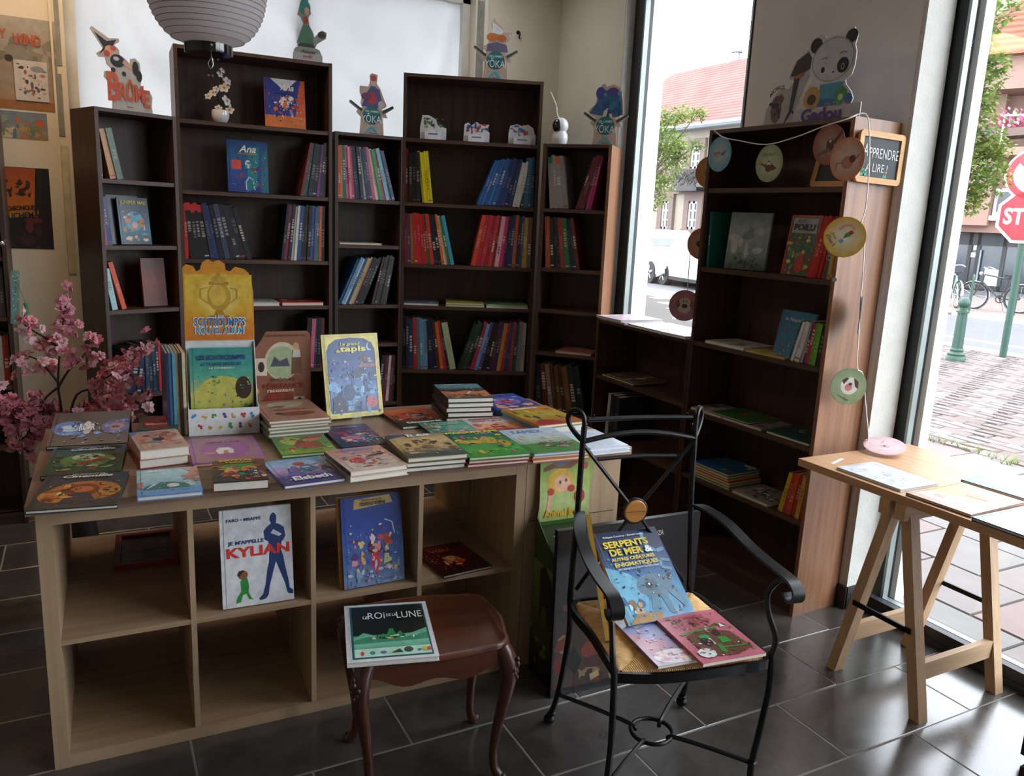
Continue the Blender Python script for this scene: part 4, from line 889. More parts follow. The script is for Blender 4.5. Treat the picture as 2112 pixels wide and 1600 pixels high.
row('B5', z[1], .035, .199, -4, -11, .235, 'a84a24 16181e 1a1c22 1c2026 8a2c24 1c6a3c 16202c 1a243c 5a1c20', 'second shelf, corner narrow bookcase')
row('B5', z[4], .03, .27, -8, -12, .235, '1c2030 5a2428 8a8078 4a3020 6a4a28 3a2c24 7a5230 1c3030 16282a', 'lowest visible shelf, corner narrow bookcase')
row('B7', 1.411, .03, .045, -1, -1, .26, '1a6a5c', 'left end, second shelf, pillar bookcase', k=1)
row('B7', 1.411, .600, .738, 14, 3, .25, 'b02420 b82a22 a82020 b8281e b02420 2a5a6a c8a030 8a7a20', 'second shelf, pillar bookcase', k=1)
row('B7', 1.0645, .56, .735, 15, 3, .175, '1c5a60 d8d8d8 d8d8d8 d0d0d0 dcdcdc 4a3a7a a83038 5a9a2a 6aa830 1c2024 6a1c28', 'third shelf, pillar bookcase', k=1, d=.17)
row('B7', .4147, .60, .735, 12, 5, .19, 'c8b030 b02a24 c04a28 a82a30 c8a030 b02a24', 'fifth shelf, pillar bookcase', k=1, d=.17)
row('B6', .40, .10, .22, 3, 2, .26, 'b0b4b0 2a2c30 303438', 'second shelf, low window bookcase', k=1)
for i, (zz, cs) in enumerate(((.70, '8a2a2a 9a8a80 a09890 8a2428 989088 908880 7a2024 8a8078 a09488 94281c'), (1.03, '3a3c3c 54504c 4a4844 3c3a38 5a5650 484440 3a3c40 524e48 444240 3c3a3a'), (1.31, '2c3a3c 3c4a48 4a4e4c 2a3434 343c40 404644 2c3236 38403e'))):
    row('B0', zz, .52, .775, 2, 0, .24, cs, '%s row, bookcase at left picture edge' % ('low', 'middle', 'upper')[i], k=1)

# ------------------------------------------------------------------ books lying on shelves
def flat_on(key, s, z, w, h, t, c, label, yaw=0, d=.012, art=None, page=None):
    return book('picture_book', label, w, h, t, cm(key, s, z + .0005, d) @ Rz(yaw), c, art or [('sc', int(s * 1000), 9, [c, '#555', '#888', '#ccb'], (.1, .1, .9, .9), .12)], soft=t < .006)
flat_on('B2', .25 * K, S2[3], .19, .22, .018, '#c8cccc', 'white book lying flat beside the red one, orchid bookcase')
flat_on('B2', .41 * K, S2[3], .235, .22, .020, '#b83434', 'red book lying flat on fourth shelf, orchid bookcase')
flat_on('B3', .023 * K, S3[1], .25, .21, .010, '#c8c2a8', 'cream book lying flat, narrow middle bookcase')
flat_on('B4', .016 * K, S4[3], .21, .22, .016, '#5a6a80', 'grey-blue book lying flat, left of the green ones')
flat_on('B4', .216 * K, S4[3], .235, .22, .012, '#8a9a50', 'lower yellow-green book lying flat, corner tall bookcase'); flat_on('B4', .218 * K, S4[3] + .0125, .23, .22, .012, '#a8a850', 'upper yellow-green book lying flat, corner tall bookcase')
flat_on('B4', .41 * K, S4[3], .255, .22, .012, '#c0c8b0', 'lower pale green book lying at the right, corner tall bookcase'); flat_on('B4', .412 * K, S4[3] + .0125, .25, .22, .010, '#5a9a60', 'upper green book lying at the right, corner tall bookcase')
flat_on('B5', .108 * K, S5[3], .22, .22, .014, '#b07878', 'dusty pink book lying flat, corner narrow bookcase')
flat_on('B6', .06, .745, .30, .22, .012, '#4a5a34', 'green and orange book lying in low window bookcase', art=[('bg', '#3a4a30'), ('e', .4, .5, .2, .25, '#b0602a')])
flat_on('B6', .10, .745 + .0125, .28, .21, .008, '#5a4a34', 'thin brown book on top in low window bookcase')
flat_on('B7', .085, 1.0645, .24, .2, .014, '#c4c4c2', 'white book lying left on third shelf, pillar bookcase'); flat_on('B7', .25, 1.0645 + .0, .0001 + .22, .18, .006, '#c8b05a', 'thin yellow book lying on third shelf, pillar bookcase', d=-.003) if False else None
flat_on('B7', .335, 1.0645, .22, .2, .007, '#c8b05a', 'thin yellow book lying on third shelf, pillar bookcase')
flat_on('B7', .03, .734, .20, .2, .012, '#a8a8a4', 'grey book lying left on fourth shelf, pillar bookcase'); flat_on('B7', .17, .7465, .23, .2, .009, '#3a6a34', 'green book lying over its neighbours, pillar bookcase', art=[('bg', '#2f6a34'), ('e', .45, .5, .12, .12, '#b03038')])
flat_on('B7', .235, .734, .24, .2, .012, '#8a7a84', 'mauve book lying on fourth shelf, pillar bookcase'); flat_on('B7', .50, .734, .23, .2, .014, '#1c4a4a', 'dark teal book lying right on fourth shelf, pillar bookcase')
for i, (c, n) in enumerate((('#2a6a3a', 'dark green'), ('#7a9a3a', 'lime green'), ('#c8702a', 'orange'), ('#a83a30', 'red'), ('#b0b040', 'yellow'), ('#1c5a8a', 'blue'))):
    flat_on('B7', .075 + .004 * (i % 3), .4147 + i * .0125, .25 - .004 * i, .21, .012, c, '%s book, %s from below in pile, pillar bookcase' % (n, ORD[i]))
flat_on('B7', .345, .4147, .21, .2, .013, '#b0aea8', 'white and black book lying beside the pile, pillar bookcase', art=[('bg', '#8a8a88'), ('sc', 4, 30, ['#222', '#ddd', '#444'], (.1, .1, .9, .9), .07)])
# books lying on the low bookcase by the small window
for i, (s, w_, h_, t_, c, lab, d_, a_) in enumerate(((.0, .24, .28, .012, '#c8b8c4', 'white and pink comic lying at the left end of low bookcase', -.012, 0), (.02, .24, .27, .010, '#d0ccd0', 'pale comic lying under the pink one, low bookcase', 0, 0), (.30, .24, .27, .014, '#b8c8d0', 'pale blue comic lying mid low bookcase', -.008, -2), (.555, .22, .27, .014, '#a8b8d8', 'blue-white comic lying at the right end of low bookcase', -.02, 2))):
    zz = 1.0605 if i != 0 else 1.071
    book('comic_book', lab, w_, h_, t_, cm('B6', s, zz, d_) @ Rz(a_), c, [('bg', c), ('sc', i + 3, 10, ['#d8a8a8', '#a8c8d8', '#e0e0d8', '#b8a8c8'], (.1, .2, .9, .9), .12)])
# ------------------------------------------------------------------ books facing the room on the shelves
def facing(key, s, z, w, h, t, tilt, label, cover, art, titles=(), d=.06, yaw=0, spine=None):
    return book('comic_book', label, w, h, t, cm(key, s, z + .001 + t * math.sin(R(tilt)), d) @ Rz(yaw) @ Rx(90 - tilt), cover, art, titles, spine)
facing('B1', .095 * K, S1[1], .155, .235, .012, 9, 'blue adventure comic facing out, second shelf of narrow left bookcase', '#173a52', [('grad', ['#0e2a3c', '#1f6f8c', '#123a55', '#10202c']), ('e', .5, .5, .3, .2, '#2f9ab8'), ('sc', 3, 26, ['#3aa0b8', '#174a66', '#c07a3a', '#d8c0a0', '#8a3a2a'], (.15, .08, .85, .7), .08), ('e', .5, .42, .09, .07, '#d8a890'), ('e', .28, .5, .09, .06, '#c06a34'), ('e', .74, .5, .09, .06, '#c06a34')], [('JUNIPER MAE', .5, .88, .84, .1, '#c8b43a')], d=.07)
facing('B1', .065 * K, S1[1], .16, .245, .008, 9, 'dark comic standing behind the blue one, narrow left bookcase', '#15161c', [('bg', '#16181e')], d=.10)
facing('B1', .18 * K, S1[2], .125, .25, .016, 6, 'orange-brown book facing out, third shelf of narrow left bookcase', '#8a3418', [('grad', ['#5a2410', '#7a3014', '#4a1e0e'])], d=.09)
ana = [('e', .5, .5, .3, .28, '#d8d0c8')]
facing('B2', .355 * K, S2[0], .215, .255, .012, 8, 'orange and blue comic on top shelf of orchid bookcase', '#c06a3c', [('grad', ['#c8733f', '#c8733f', '#b85a34']), ('r', 0, .24, 1, 1, '#2c3c8c'), ('p', [(.75, .24), (1, .24), (1, 1), (.9, 1), (.82, .7)], '#c25a34'), ('p', [(.15, 1), (.5, .75), (.8, 1)], '#cfd4dc'), ('e', .5, .52, .13, .12, '#d8d8dc'), ('sc', 2, 22, ['#cfd4dc', '#26347c', '#c86a40', '#a83a3a', '#7a90c8'], (.25, .25, .8, .62), .07)], [('Ana', .55, .83, .34, .13, '#e8e4dc', {'shear': .3}), ('les aventuriers', .5, .7, .5, .04, '#1c2452')], d=.05)
facing('B2', .197 * K, S2[1], .21, .272, .014, 8, 'blue and teal comic leaning on second shelf, orchid bookcase', '#27408c', [('grad', ['#24387e', '#2a4a9a', '#2a5a8c', '#244a84']), ('p', [(.45, 0), (.7, .1), (.8, .9), (.55, .9), (.5, .5)], '#1f7f8a'), ('p', [(.8, 0), (1, 0), (1, .95), (.85, .7)], '#2a6a80'), ('e', .5, .55, .07, .08, '#c8ccd0'), ('r', .1, .44, .33, .62, '#c8503a'), ('o', [(.45, .05), (.44, .2), (.52, .3), (.62, .25), (.64, .08)], '#b8c8dc', .006), ('sc', 5, 12, ['#7a3a4a', '#1f8f96', '#2c2f6c'], (.3, .05, .95, .6), .06)], [('Ana', .5, .84, .42, .14, '#dfe4ea', {'shear': .3}), ('ARTEMISIA', .5, .745, .5, .03, '#b8923a')], d=.04)
facing('B7', .13, 1.411, .20, .25, .016, 6, 'grey-blue picture book facing out on second shelf, pillar bookcase', '#6a7a80', [('grad', ['#3a4a44', '#7a8a90', '#8a949a', '#5a7078']), ('sc', 7, 14, ['#a8aeb0', '#98a0a4', '#6a7a7c'], (.1, .15, .8, .7), .12), ('sc', 8, 20, ['#24302a', '#2c3a30'], (.1, .0, .9, .2), .06)], d=.05, yaw=14, spine='#b8b8b8')
facing('B7', .46, 1.411, .165, .245, .012, 8, 'red bordered comic about a furry creature, pillar bookcase', '#a82a20', [('bg', '#a8281e'), ('r', .06, .0, .94, .97, '#3a5a48'), ('sc', 9, 40, ['#c8a04a', '#5a8a3a', '#8a3a2a', '#2a5a7a', '#c8b878', '#4a7a3a'], (.1, .05, .9, .68), .09), ('r', .1, .7, .9, .95, '#8e9494'), ('e', .55, .2, .14, .16, '#b03a24')], [('PETIT', .4, .9, .3, .05, '#5a6468'), ('POILU', .5, .8, .68, .11, '#1c2428', {'bold': .04})], d=.05, yaw=-4)
facing('B7', .42, 1.0645, .20, .195, .010, 10, 'light blue square picture book with orange spine, pillar bookcase', '#4a86a8', [('grad', ['#4a88ac', '#3f7a9c']), ('e', .78, .4, .1, .1, '#c8703a'), ('e', .77, .26, .08, .1, '#b8322a'), ('sc', 6, 6, ['#d8c0a0', '#8a4a2a'], (.65, .15, .9, .5), .05)], [('le Napoléon', .5, .8, .7, .1, '#c8d8e0', {'shear': .3})], d=.10, yaw=-6, spine='#b85a2c')
# ------------------------------------------------------------------ books facing the room in the cube shelf
def tface(s, d, z, w, h, t, tilt, yaw, label, cover, art, titles=(), spine=None):
    return book('comic_book', label, w, h, t, TM @ Tm(s, d, z + .001 + t * math.sin(R(tilt))) @ Rz(yaw) @ Rx(90 - tilt), cover, art, titles, spine)
man = [(.73, .93), (.70, .90), (.69, .86), (.71, .82), (.65, .79), (.60, .75), (.61, .66), (.66, .64), (.68, .58), (.67, .52), (.66, .42), (.63, .34), (.60, .20), (.56, .10), (.50, .06), (.52, .04), (.60, .05), (.64, .09), (.66, .18), (.72, .33), (.76, .42), (.82, .30), (.88, .18), (.90, .10), (.92, .07), (.99, .06), (.99, .10), (.94, .13), (.93, .22), (.89, .36), (.87, .46), (.84, .54), (.85, .62), (.88, .64), (.91, .68), (.89, .77), (.84, .80), (.78, .82), (.79, .86), (.79, .90), (.76, .93)]
tface(.465, .035, .393, .21, .30, .012, 9, -1, 'white comic with blue footballer silhouette in the second cube', '#d8dade', [('bg', '#d3d6db'), ('p', man, '#20396e'), ('p', [(.70, .72), (.82, .68), (.86, .70), (.74, .76)], '#c8ccd6'), ('p', [(.20, .10), (.26, .16), (.25, .26), (.29, .30), (.35, .29), (.37, .2), (.36, .14), (.40, .08), (.43, .06), (.36, .07), (.33, .13), (.28, .12), (.25, .05), (.18, .04)], '#2f8a3f'), ('e', .29, .325, .07, .045, '#8a5a40'), ('p', [(.21, .33), (.24, .37), (.31, .375), (.29, .35), (.24, .31)], '#3a2a26')],
      [('FARO • MBAPPÉ', .33, .895, .48, .04, '#2a3a66', {'bold': .03}), ("JE M'APPELLE", .35, .655, .5, .05, '#20396e', {'bold': .035}), ('KYLIAN', .52, .56, .88, .105, '#d2302c', {'bold': .05})])
tface(.835, .035, .393, .205, .295, .010, 10, 2, 'blue pirate comic leaning in the third cube', '#3a5a9a', [('grad', ['#7a94b8', '#4868a8', '#28469a', '#263c80']), ('p', [(.2, .86), (.85, .9), (.8, .99), (.22, .97)], '#b89a62'), ('e', .52, .42, .12, .09, '#4a2038'), ('e', .53, .41, .06, .05, '#e0b090'), ('p', [(.44, .2), (.62, .2), (.6, .36), (.47, .36)], '#c83a52'), ('p', [(.66, .22), (.8, .24), (.74, .42), (.7, .42)], '#c8c890'), ('sc', 12, 42, ['#d88aa0', '#c84a5a', '#e0c8c0', '#5a3a7a', '#3a5ab0', '#d8b870'], (.15, .15, .85, .55), .055), ('e', .73, .5, .06, .07, '#a84a3a'), ('o', [(.7, .72), (.82, .68), (.86, .55)], '#b8c8d8', .004), ('sc', 13, 40, ['#8aa4c8', '#b8c8dc', '#6a84b8'], (.05, .02, .95, .2), .04)], [('Tant que le', .5, .955, .34, .03, '#4a3a24'), ('DESTIN', .52, .915, .4, .04, '#3a2c1a', {'bold': .03})])
tface(.825, .048, .393, .20, .295, .010, 10, 2, 'comic with ochre edges standing behind the pirate comic', '#a87a34', [('bg', '#a8742e')])
book('comic_book', 'dark red comic with glowing child lying in the fourth cube', .19, .24, .010, TM @ Tm(1.165, -.005, .394) @ Rz(6), '#3a1414', [('grad', ['#1c0c0c', '#3a1010', '#5a1818', '#4a1414']), ('e', .45, .45, .18, .14, '#b8703a'), ('e', .46, .5, .09, .08, '#d8a070'), ('e', .62, .36, .08, .07, '#c83a24'), ('sc', 14, 12, ['#e0903a', '#8a2a1a', '#2a1010'], (.25, .2, .75, .6), .05)], [('MAIS OÙ EST', .4, .9, .5, .06, '#c8502c'), ('VŒU', .4, .78, .4, .11, '#d8602c', {'bold': .04})])
fr = thing('framed_print', 'dark print in a red frame lying in the rear cube shelf', 'picture frame', TM @ Tm(.17, .43, .394) @ Rz(-2))
MB().ink('#7a1f18').box(0, 0, 0, .20, .02, .018).box(0, .26, 0, .20, .28, .018).box(0, .02, 0, .02, .26, .018).box(.18, .02, 0, .20, .26, .018).build('frame', INK, fr)
q = MB(); q.ink('#24262a').box(.02, .02, 0, .18, .26, .006); zz = picture(q, .2, .28, [('sc', 3, 16, ['#3a3c40', '#1c1e22', '#54504c'], (.15, .15, .85, .85), .1), ('r', .15, .5, .85, .54, '#8a2a20')], .0065); q.build('print', INK, fr)
# ------------------------------------------------------------------ books lying on the display table
def lay(label, x, y, yaw, w, h, t, cover, art, titles=(), z=.799, spine=None, n=1, under=None, name='comic_book', soft=False, lowname=None, back=None):
    rnd = random.Random(int(x * 997)); c2 = under or cover
    for i in range(n - 1):
        book(name, '%s, %s from the bottom' % (lowname, ORD[i]), w, h, t - .0006, Tm(x + rnd.uniform(-.006, .006), y + rnd.uniform(.0, .008), z + i * t) @ Rz(yaw + rnd.uniform(-1.2, 1.2)), c2, [('bg', c2)], group='piled copies on the display table')
    return book(name, label, w, h, t - .0006, Tm(x, y, z + (n - 1) * t) @ Rz(yaw), cover, art, titles, spine, soft=soft, back=back)
lay('comic with orange glowing figure, front left corner of the display table', -.176, 2.262, -8.0, .212, .29, .012, '#2c3436', [('grad', ['#2a3034', '#3a3a36', '#2c3a3e', '#24383e']), ('e', .55, .45, .42, .30, '#b06a2a'), ('e', .30, .36, .26, .2, '#c8823a'), ('e', .52, .48, .2, .19, '#7a3a1c'), ('p', [(.3, .12), (.38, .34), (.5, .42), (.64, .36), (.74, .14)], '#26323c'), ('e', .52, .5, .13, .09, '#c06a34'), ('sc', 21, 18, ['#e0a04a', '#a8541e', '#e8c878', '#5a2c18'], (.12, .2, .4, .6), .06), ('e', .85, .42, .13, .15, '#b8823a'), ('sc', 22, 10, ['#3a4a2a', '#2a2c24', '#a83a24'], (.78, .34, .95, .52), .045)], [('LES ENFANTS DE', .52, .94, .4, .035, '#c8ccc8'), ('Cinemille', .52, .875, .6, .075, '#e4e6e2', {'shear': .2, 'bold': .03})])
lay('dark green comic with fox in a clearing, second from front on the left', -.154, 2.545, -5.6, .208, .29, .013, '#1f3a2c', [('grad', ['#1c3a24', '#2c5a34', '#3a5a3c', '#2a6a8a']), ('e', .52, .48, .36, .24, '#5a8a4a'), ('e', .52, .58, .22, .12, '#b8c8b0'), ('p', [(.35, .36), (.5, .44), (.68, .5), (.76, .44), (.6, .36), (.45, .3)], '#8a3a24'), ('sc', 23, 40, ['#2c5a30', '#7aa85a', '#b0d0a0', '#1c3420', '#a85a34'], (.1, .12, .9, .66), .05), ('sc', 24, 12, ['#1c3420', '#142a1c'], (.05, .85, .95, .98), .08)], [('LES ENFANTS DE', .55, .905, .4, .035, '#b8c8d0'), ('Cinemille', .55, .84, .6, .075, '#d8e0e0', {'shear': .2, 'bold': .03})], z=.799)
book('comic_book', 'navy comic with blue flares propped up at the back left', .235, .23, .013, Tm(-.150, 2.858, .800) @ Rz(-6.2) @ Rx(14), '#191d30', [('bg', '#1a1f36'), ('e', .24, .5, .22, .22, '#3a78c8'), ('e', .24, .5, .13, .1, '#a8d0f0'), ('e', .82, .5, .18, .2, '#46509c'), ('e', .84, .5, .1, .12, '#a06a8a'), ('e', .46, .5, .06, .2, '#c8ccd0'), ('sc', 25, 14, ['#2a4a8a', '#12162a', '#5a9ae0'], (.05, .25, .95, .8), .05)], [('ROAR', .46, .5, .2, .2, '#e0e4e8', {'bold': .04})])
MB_ = MB().box(0, .19, 0, .235, .205, .05)
tag(MB_.build('book_wedge', FRAME, None, Tm(-.150, 2.858, .7995) @ Rz(-6.2)), 'small black wedge propping up the navy comic', 'stand')
lay('light blue picture book with teal hill at the front edge', .083, 2.270, -2.6, .166, .236, .014, '#6a94c8', [('grad', ['#6a9ad0', '#8ab4d8', '#a8ccd4', '#98c4d0']), ('r', .04, 0, 1, .2, '#6a96d0'), ('e', .45, .22, .36, .24, '#2c7a74'), ('r', .0, .0, 1, .2, '#6f9cd4'), ('e', .56, .32, .1, .07, '#d8d8d0'), ('p', [(.12, .2), (.25, .42), (.4, .5), (.2, .28)], '#b8d4d4'), ('p', [(.85, .22), (.72, .42), (.8, .5), (.92, .3)], '#c0d8d8'), ('sc', 26, 16, ['#c88a7a', '#d09484', '#b87a6a'], (.78, .4, .98, .98), .1), ('r', .02, .25, .1, .5, '#c88a7a')], [('LENNA', .3, .88, .32, .06, '#dfe8ea'), ('sous la mer', .3, .78, .32, .05, '#cfe0e4')], spine='#5a84c0', name='picture_book')
lay('upper thick book with rounded corners and blue top', .108, 2.556, 5.5, .142, .222, .03, '#c8a898', [('bg', '#c0a090'), ('p', [(.0, .75), (.15, .92), (.5, 1), (1, 1), (0, 1)], '#4a86c0'), ('sc', 27, 26, ['#c88068', '#d8b8a8', '#8a5a50', '#5a8aa8', '#b86a4a'], (.1, .2, .95, .85), .11), ('e', .5, .5, .12, .08, '#3a3440')], [('le Jardin des', .5, .82, .6, .08, '#6a5a78', {'arc': .03}), ('MINUIT', .5, .7, .5, .07, '#4a4a66')], n=2, under='#8a3a34', lowname='thick dark red book under the round-cornered one', name='picture_book')
lay('thick red and green book behind the round-cornered pair', .113, 2.865, -7, .128, .20, .042, '#3a4a3c', [('bg', '#3f5244'), ('p', [(.1, .3), (.5, .05), (.85, .3), (.95, .75), (.5, .95), (.15, .8)], '#8a2a2c'), ('sc', 28, 14, ['#b03a38', '#6a2024', '#c86a5a'], (.2, .3, .85, .85), .1)], [('BERGÈRES', .5, .4, .6, .1, '#d8ccc8', {'bold': .03})], name='novel', spine='#c8a040')
lay('purple comic with white arch lying before the carton stand', .252, 2.530, -2.4, .214, .285, .012, '#a85a98', [('bg', '#a0609a'), ('r', .06, .02, .94, .98, '#9c6a7c'), ('e', .5, .5, .36, .36, '#9a4a90'), ('r', .06, .7, .94, .98, '#a06a80'), ('p', [(.38, .3), (.36, .45), (.42, .55), (.56, .55), (.62, .45), (.60, .3), (.54, .3), (.5, .42), (.45, .3)], '#d8d8d4'), ('p', [(.46, .3), (.48, .45), (.54, .43), (.52, .32)], '#b88a3a'), ('e', .28, .35, .1, .05, '#b0807a')], [('Fabel Lune', .5, .78, .5, .07, '#5a2a5a', {'shear': .3}), ('le cirque', .5, .69, .36, .03, '#7a4a78')], spine='#a03a9a', back='#c0703a')
lay('thick manga with yellow title at the front edge of table', .277, 2.278, -6.8, .151, .208, .029, '#3c2c24', [('grad', ['#241c1a', '#3a2a22', '#5a3020', '#6a3a24']), ('e', .5, .68, .34, .14, '#3f8a38'), ('e', .36, .52, .13, .13, '#d0a088'), ('e', .68, .56, .15, .13, '#c8803a'), ('e', .8, .36, .13, .16, '#28406c'), ('e', .3, .36, .14, .12, '#a03030'), ('e', .52, .3, .08, .06, '#4aa848'), ('sc', 29, 34, ['#c8a048', '#2a2420', '#a85a34', '#2c4a74', '#b83434', '#e0c8a0'], (.08, .08, .95, .7), .07)], [('CRYSTAL', .45, .93, .66, .09, '#d8b43a', {'bold': .04, 'arc': .008}), ('MAGIC', .5, .83, .5, .07, '#c8a030', {'bold': .04})], spine='#8a4a34', name='manga')
lay('blue and violet comic titled in white, front edge of the table', .464, 2.234, 3.6, .184, .245, .013, '#4a4a86', [('grad', ['#3e3a72', '#4a4684', '#b08ab8', '#9ab4d8', '#6aa4d0']), ('p', [(.0, .3), (.3, .36), (.7, .28), (1, .34), (1, 0), (0, 0)], '#413e78'), ('p', [(.2, .34), (.3, .66), (.42, .7), (.5, .4), (.45, .28)], '#6a5aa0'), ('p', [(.42, .42), (.52, .68), (.66, .7), (.8, .52), (.62, .42)], '#2f7c90'), ('e', .52, .76, .1, .07, '#a84a34'), ('e', .36, .72, .06, .06, '#8ab0bc'), ('p', [(.78, .42), (.84, .58), (.92, .6), (.98, .4), (.9, .44), (.86, .36)], '#2c2430'), ('sc', 30, 10, ['#d8a8a0', '#b06a6a', '#c8c0d8'], (.3, .4, .9, .75), .05)], [('Elsbeth', .52, .17, .62, .15, '#e8e8ee', {'bold': .03})], spine='#3a3c74')
lay('green comic with red mushroom figure near the brown pile', .520, 2.535, -1.8, .182, .262, .013, '#3c7a2c', [('grad', ['#7a9a2c', '#4f8a2c', '#3a7a30', '#3a6a34']), ('e', .32, .6, .2, .2, '#a8b03a'), ('p', [(.3, .35), (.45, .62), (.7, .78), (.98, .8), (.85, .6), (.7, .55), (.5, .45), (.35, .25)], '#8a2424'), ('e', .62, .35, .22, .16, '#9c2c28'), ('e', .68, .6, .14, .06, '#d07050'), ('sc', 31, 22, ['#8aa83a', '#2c5a24', '#b8302c', '#c8b83a'], (.08, .1, .95, .9), .06)], [('Supers', .66, .9, .4, .11, '#cfe0d0', {'shear': .2, 'bold': .03})], spine='#2c6a24')
lay('dark plum comic with pink and teal scene beside the upright book', .724, 2.553, -.2, .165, .285, .014, '#2a2230', [('grad', ['#24222e', '#2a2434', '#5a3044', '#3c3450']), ('e', .5, .35, .34, .16, '#2a6a7c'), ('e', .45, .38, .22, .09, '#c06a88'), ('r', .1, .56, .4, .68, '#8a2438'), ('sc', 32, 34, ['#d088a0', '#4aa0b0', '#e0b8c0', '#24384a', '#b84a5a', '#d8c890'], (.15, .15, .9, .55), .06)], [('LES LARMES', .5, .86, .5, .03, '#c8a8b8')], spine='#1a161e')
lay('peach comic with red haired girl, upper of two at the front', .656, 2.230, 4.4, .187, .232, .018, '#c8a494', [('grad', ['#c8b8ac', '#d0b8a8', '#cc9a84', '#cc8a70']), ('e', .32, .42, .13, .14, '#c03a34'), ('sc', 33, 50, ['#6a84b0', '#d8d0c8', '#b8544a', '#8a9ab8', '#c88a7a', '#5a5a78'], (.12, .1, .92, .72), .055), ('p', [(.56, .5), (.86, .56), (.86, .64), (.56, .58)], '#4a442c')], [('TIFFANY', .5, .86, .72, .1, '#6a86b8', {'bold': .03, 'arc': .01}), ('et CHARCOAL', .5, .74, .6, .06, '#7a94c0')], n=2, under='#d0c8b8', lowname='pale comic under the peach one at the front', spine='#2c3840')
lay('sand coloured adventure comic on top of the middle front pile', .848, 2.260, -3.3, .20, .268, .0165, '#8a7a58', [('grad', ['#3c4a4c', '#5a6258', '#b89c68', '#c8ac78', '#bca474', '#5a6a70']), ('p', [(0, .82), (.35, .95), (.4, 1), (0, 1)], '#46566a'), ('sc', 34, 24, ['#8a7450', '#a88c5c', '#6a5c44', '#4a5a5c', '#c8b48c'], (.1, .15, .9, .7), .08), ('o', [(.55, .5), (.75, .62), (.62, .48)], '#4a4a3c', .006)], [('ÎLES', .52, .9, .42, .11, '#ecece8', {'bold': .05})], n=3, under='#4a4a40', lowname='sand coloured comic in the middle front pile', spine='#8a6a34')
lay('bright green jungle comic with yellow title, upper of the pile', 1.051, 2.244, -4.4, .216, .298, .012, '#3f8a3c', [('grad', ['#3a8a38', '#46a044', '#3c8c4c', '#2a6a58', '#1f5a54']), ('e', .35, .55, .2, .08, '#c8a430'), ('e', .22, .58, .1, .07, '#cca832'), ('e', .62, .6, .14, .13, '#c8a02c'), ('e', .62, .72, .07, .04, '#c87a88'), ('e', .82, .45, .1, .12, '#c89a34'), ('e', .3, .48, .07, .04, '#242420'), ('sc', 35, 40, ['#2c7a34', '#5ab048', '#d0b03a', '#2a5a3c', '#78b850', '#b85a8a'], (.05, .08, .95, .8), .06)], [('MARSUPILAMI', .5, .94, .9, .08, '#d8cc2c', {'bold': .05}), ('LE VALET', .68, .86, .3, .025, '#d8e0d8')], n=3, under='#8a3a34', lowname='comic under the bright green jungle one', spine='#2c6a3c')
lay('white and green comic with crowd of figures, right front pile', 1.276, 2.222, -3.4, .216, .305, .011, '#7a9ab0', [('grad', ['#3a7a34', '#4a8a3a', '#a8b8a8', '#b8c4d4', '#a8bcd8']), ('p', [(0, .34), (.4, .38), (.8, .35), (1, .42), (1, 0), (0, 0)], '#46823a'), ('sc', 36, 46, ['#6a4a3a', '#b88a70', '#3a3a44', '#a83a34', '#c8c8c4', '#4a6a8a'], (.3, .18, .85, .4), .035), ('sc', 37, 8, ['#c8c8b8', '#b8b8a0', '#d0c8a8'], (.15, .55, .85, .68), .05)], [('TAMEX', .42, .85, .58, .12, '#2a6a84', {'bold': -.005})], n=3, under='#c0703a', lowname='comic under the white and green crowd one', spine='#5a8a9a')
lay('upper pale blue-white book at the right front corner', 1.498, 2.242, -1.0, .170, .226, .012, '#c2cede', [('bg', '#c4d0e2')], z=.811); lay('lower pale blue-white book at the right front corner', 1.503, 2.232, -1.0, .172, .226, .012, '#c2cede', [('bg', '#c4d0e2')])
lay('orange and red dinosaur comic beside the upright book', 1.010, 2.755, 1, .185, .26, .013, '#2c3a34', [('grad', ['#22302c', '#3a3028', '#a8482c', '#c8603a', '#d07a4a']), ('e', .42, .52, .26, .16, '#b85038'), ('e', .62, .52, .14, .12, '#9a9a9c'), ('sc', 38, 26, ['#c86a4a', '#8a2c20', '#c8b0a0', '#3a302c', '#6a6468'], (.12, .3, .9, .75), .07)], [('Dinosaures', .55, .14, .75, .1, '#dcdcd4', {'bold': .04})], spine='#24443a')
lay('teal green comic in the second line, next to red desert comic', 1.073, 2.562, -1.1, .182, .212, .016, '#3c7a6c', [('grad', ['#3a8474', '#44907e', '#4a8a7c']), ('sc', 39, 34, ['#c87a50', '#d8b090', '#2c5a50', '#b0483a', '#88b0a0'], (.0, .0, .3, .9), .07), ('sc', 40, 22, ['#d8d0c0', '#c08a78', '#5a9a8c', '#c84a5a'], (.35, .1, .95, .5), .06)], [('LES COUSINS', .55, .88, .6, .07, '#c8e0d4'), ('de la forêt', .55, .78, .5, .06, '#b8d4c8')], spine='#1c2c2c')
lay('white topped comic with red desert scene, second line', 1.238, 2.556, -2.6, .212, .242, .013, '#b8aaa4', [('grad', ['#6a3028', '#a84a34', '#c87a58', '#c89a80', '#c8c4c0', '#c8c8ca']), ('r', 0, .66, 1, 1, '#c6c6c8'), ('e', .4, .45, .34, .14, '#d09070'), ('sc', 41, 20, ['#a84030', '#c86a48', '#8a3a2c', '#d8a888'], (.1, .08, .95, .58), .09)], [('DERNIER', .5, .9, .6, .09, '#c05a50', {'bold': .03}), ('DÉPART', .5, .77, .6, .1, '#c05a50', {'bold': .03})], spine='#8a4a40')
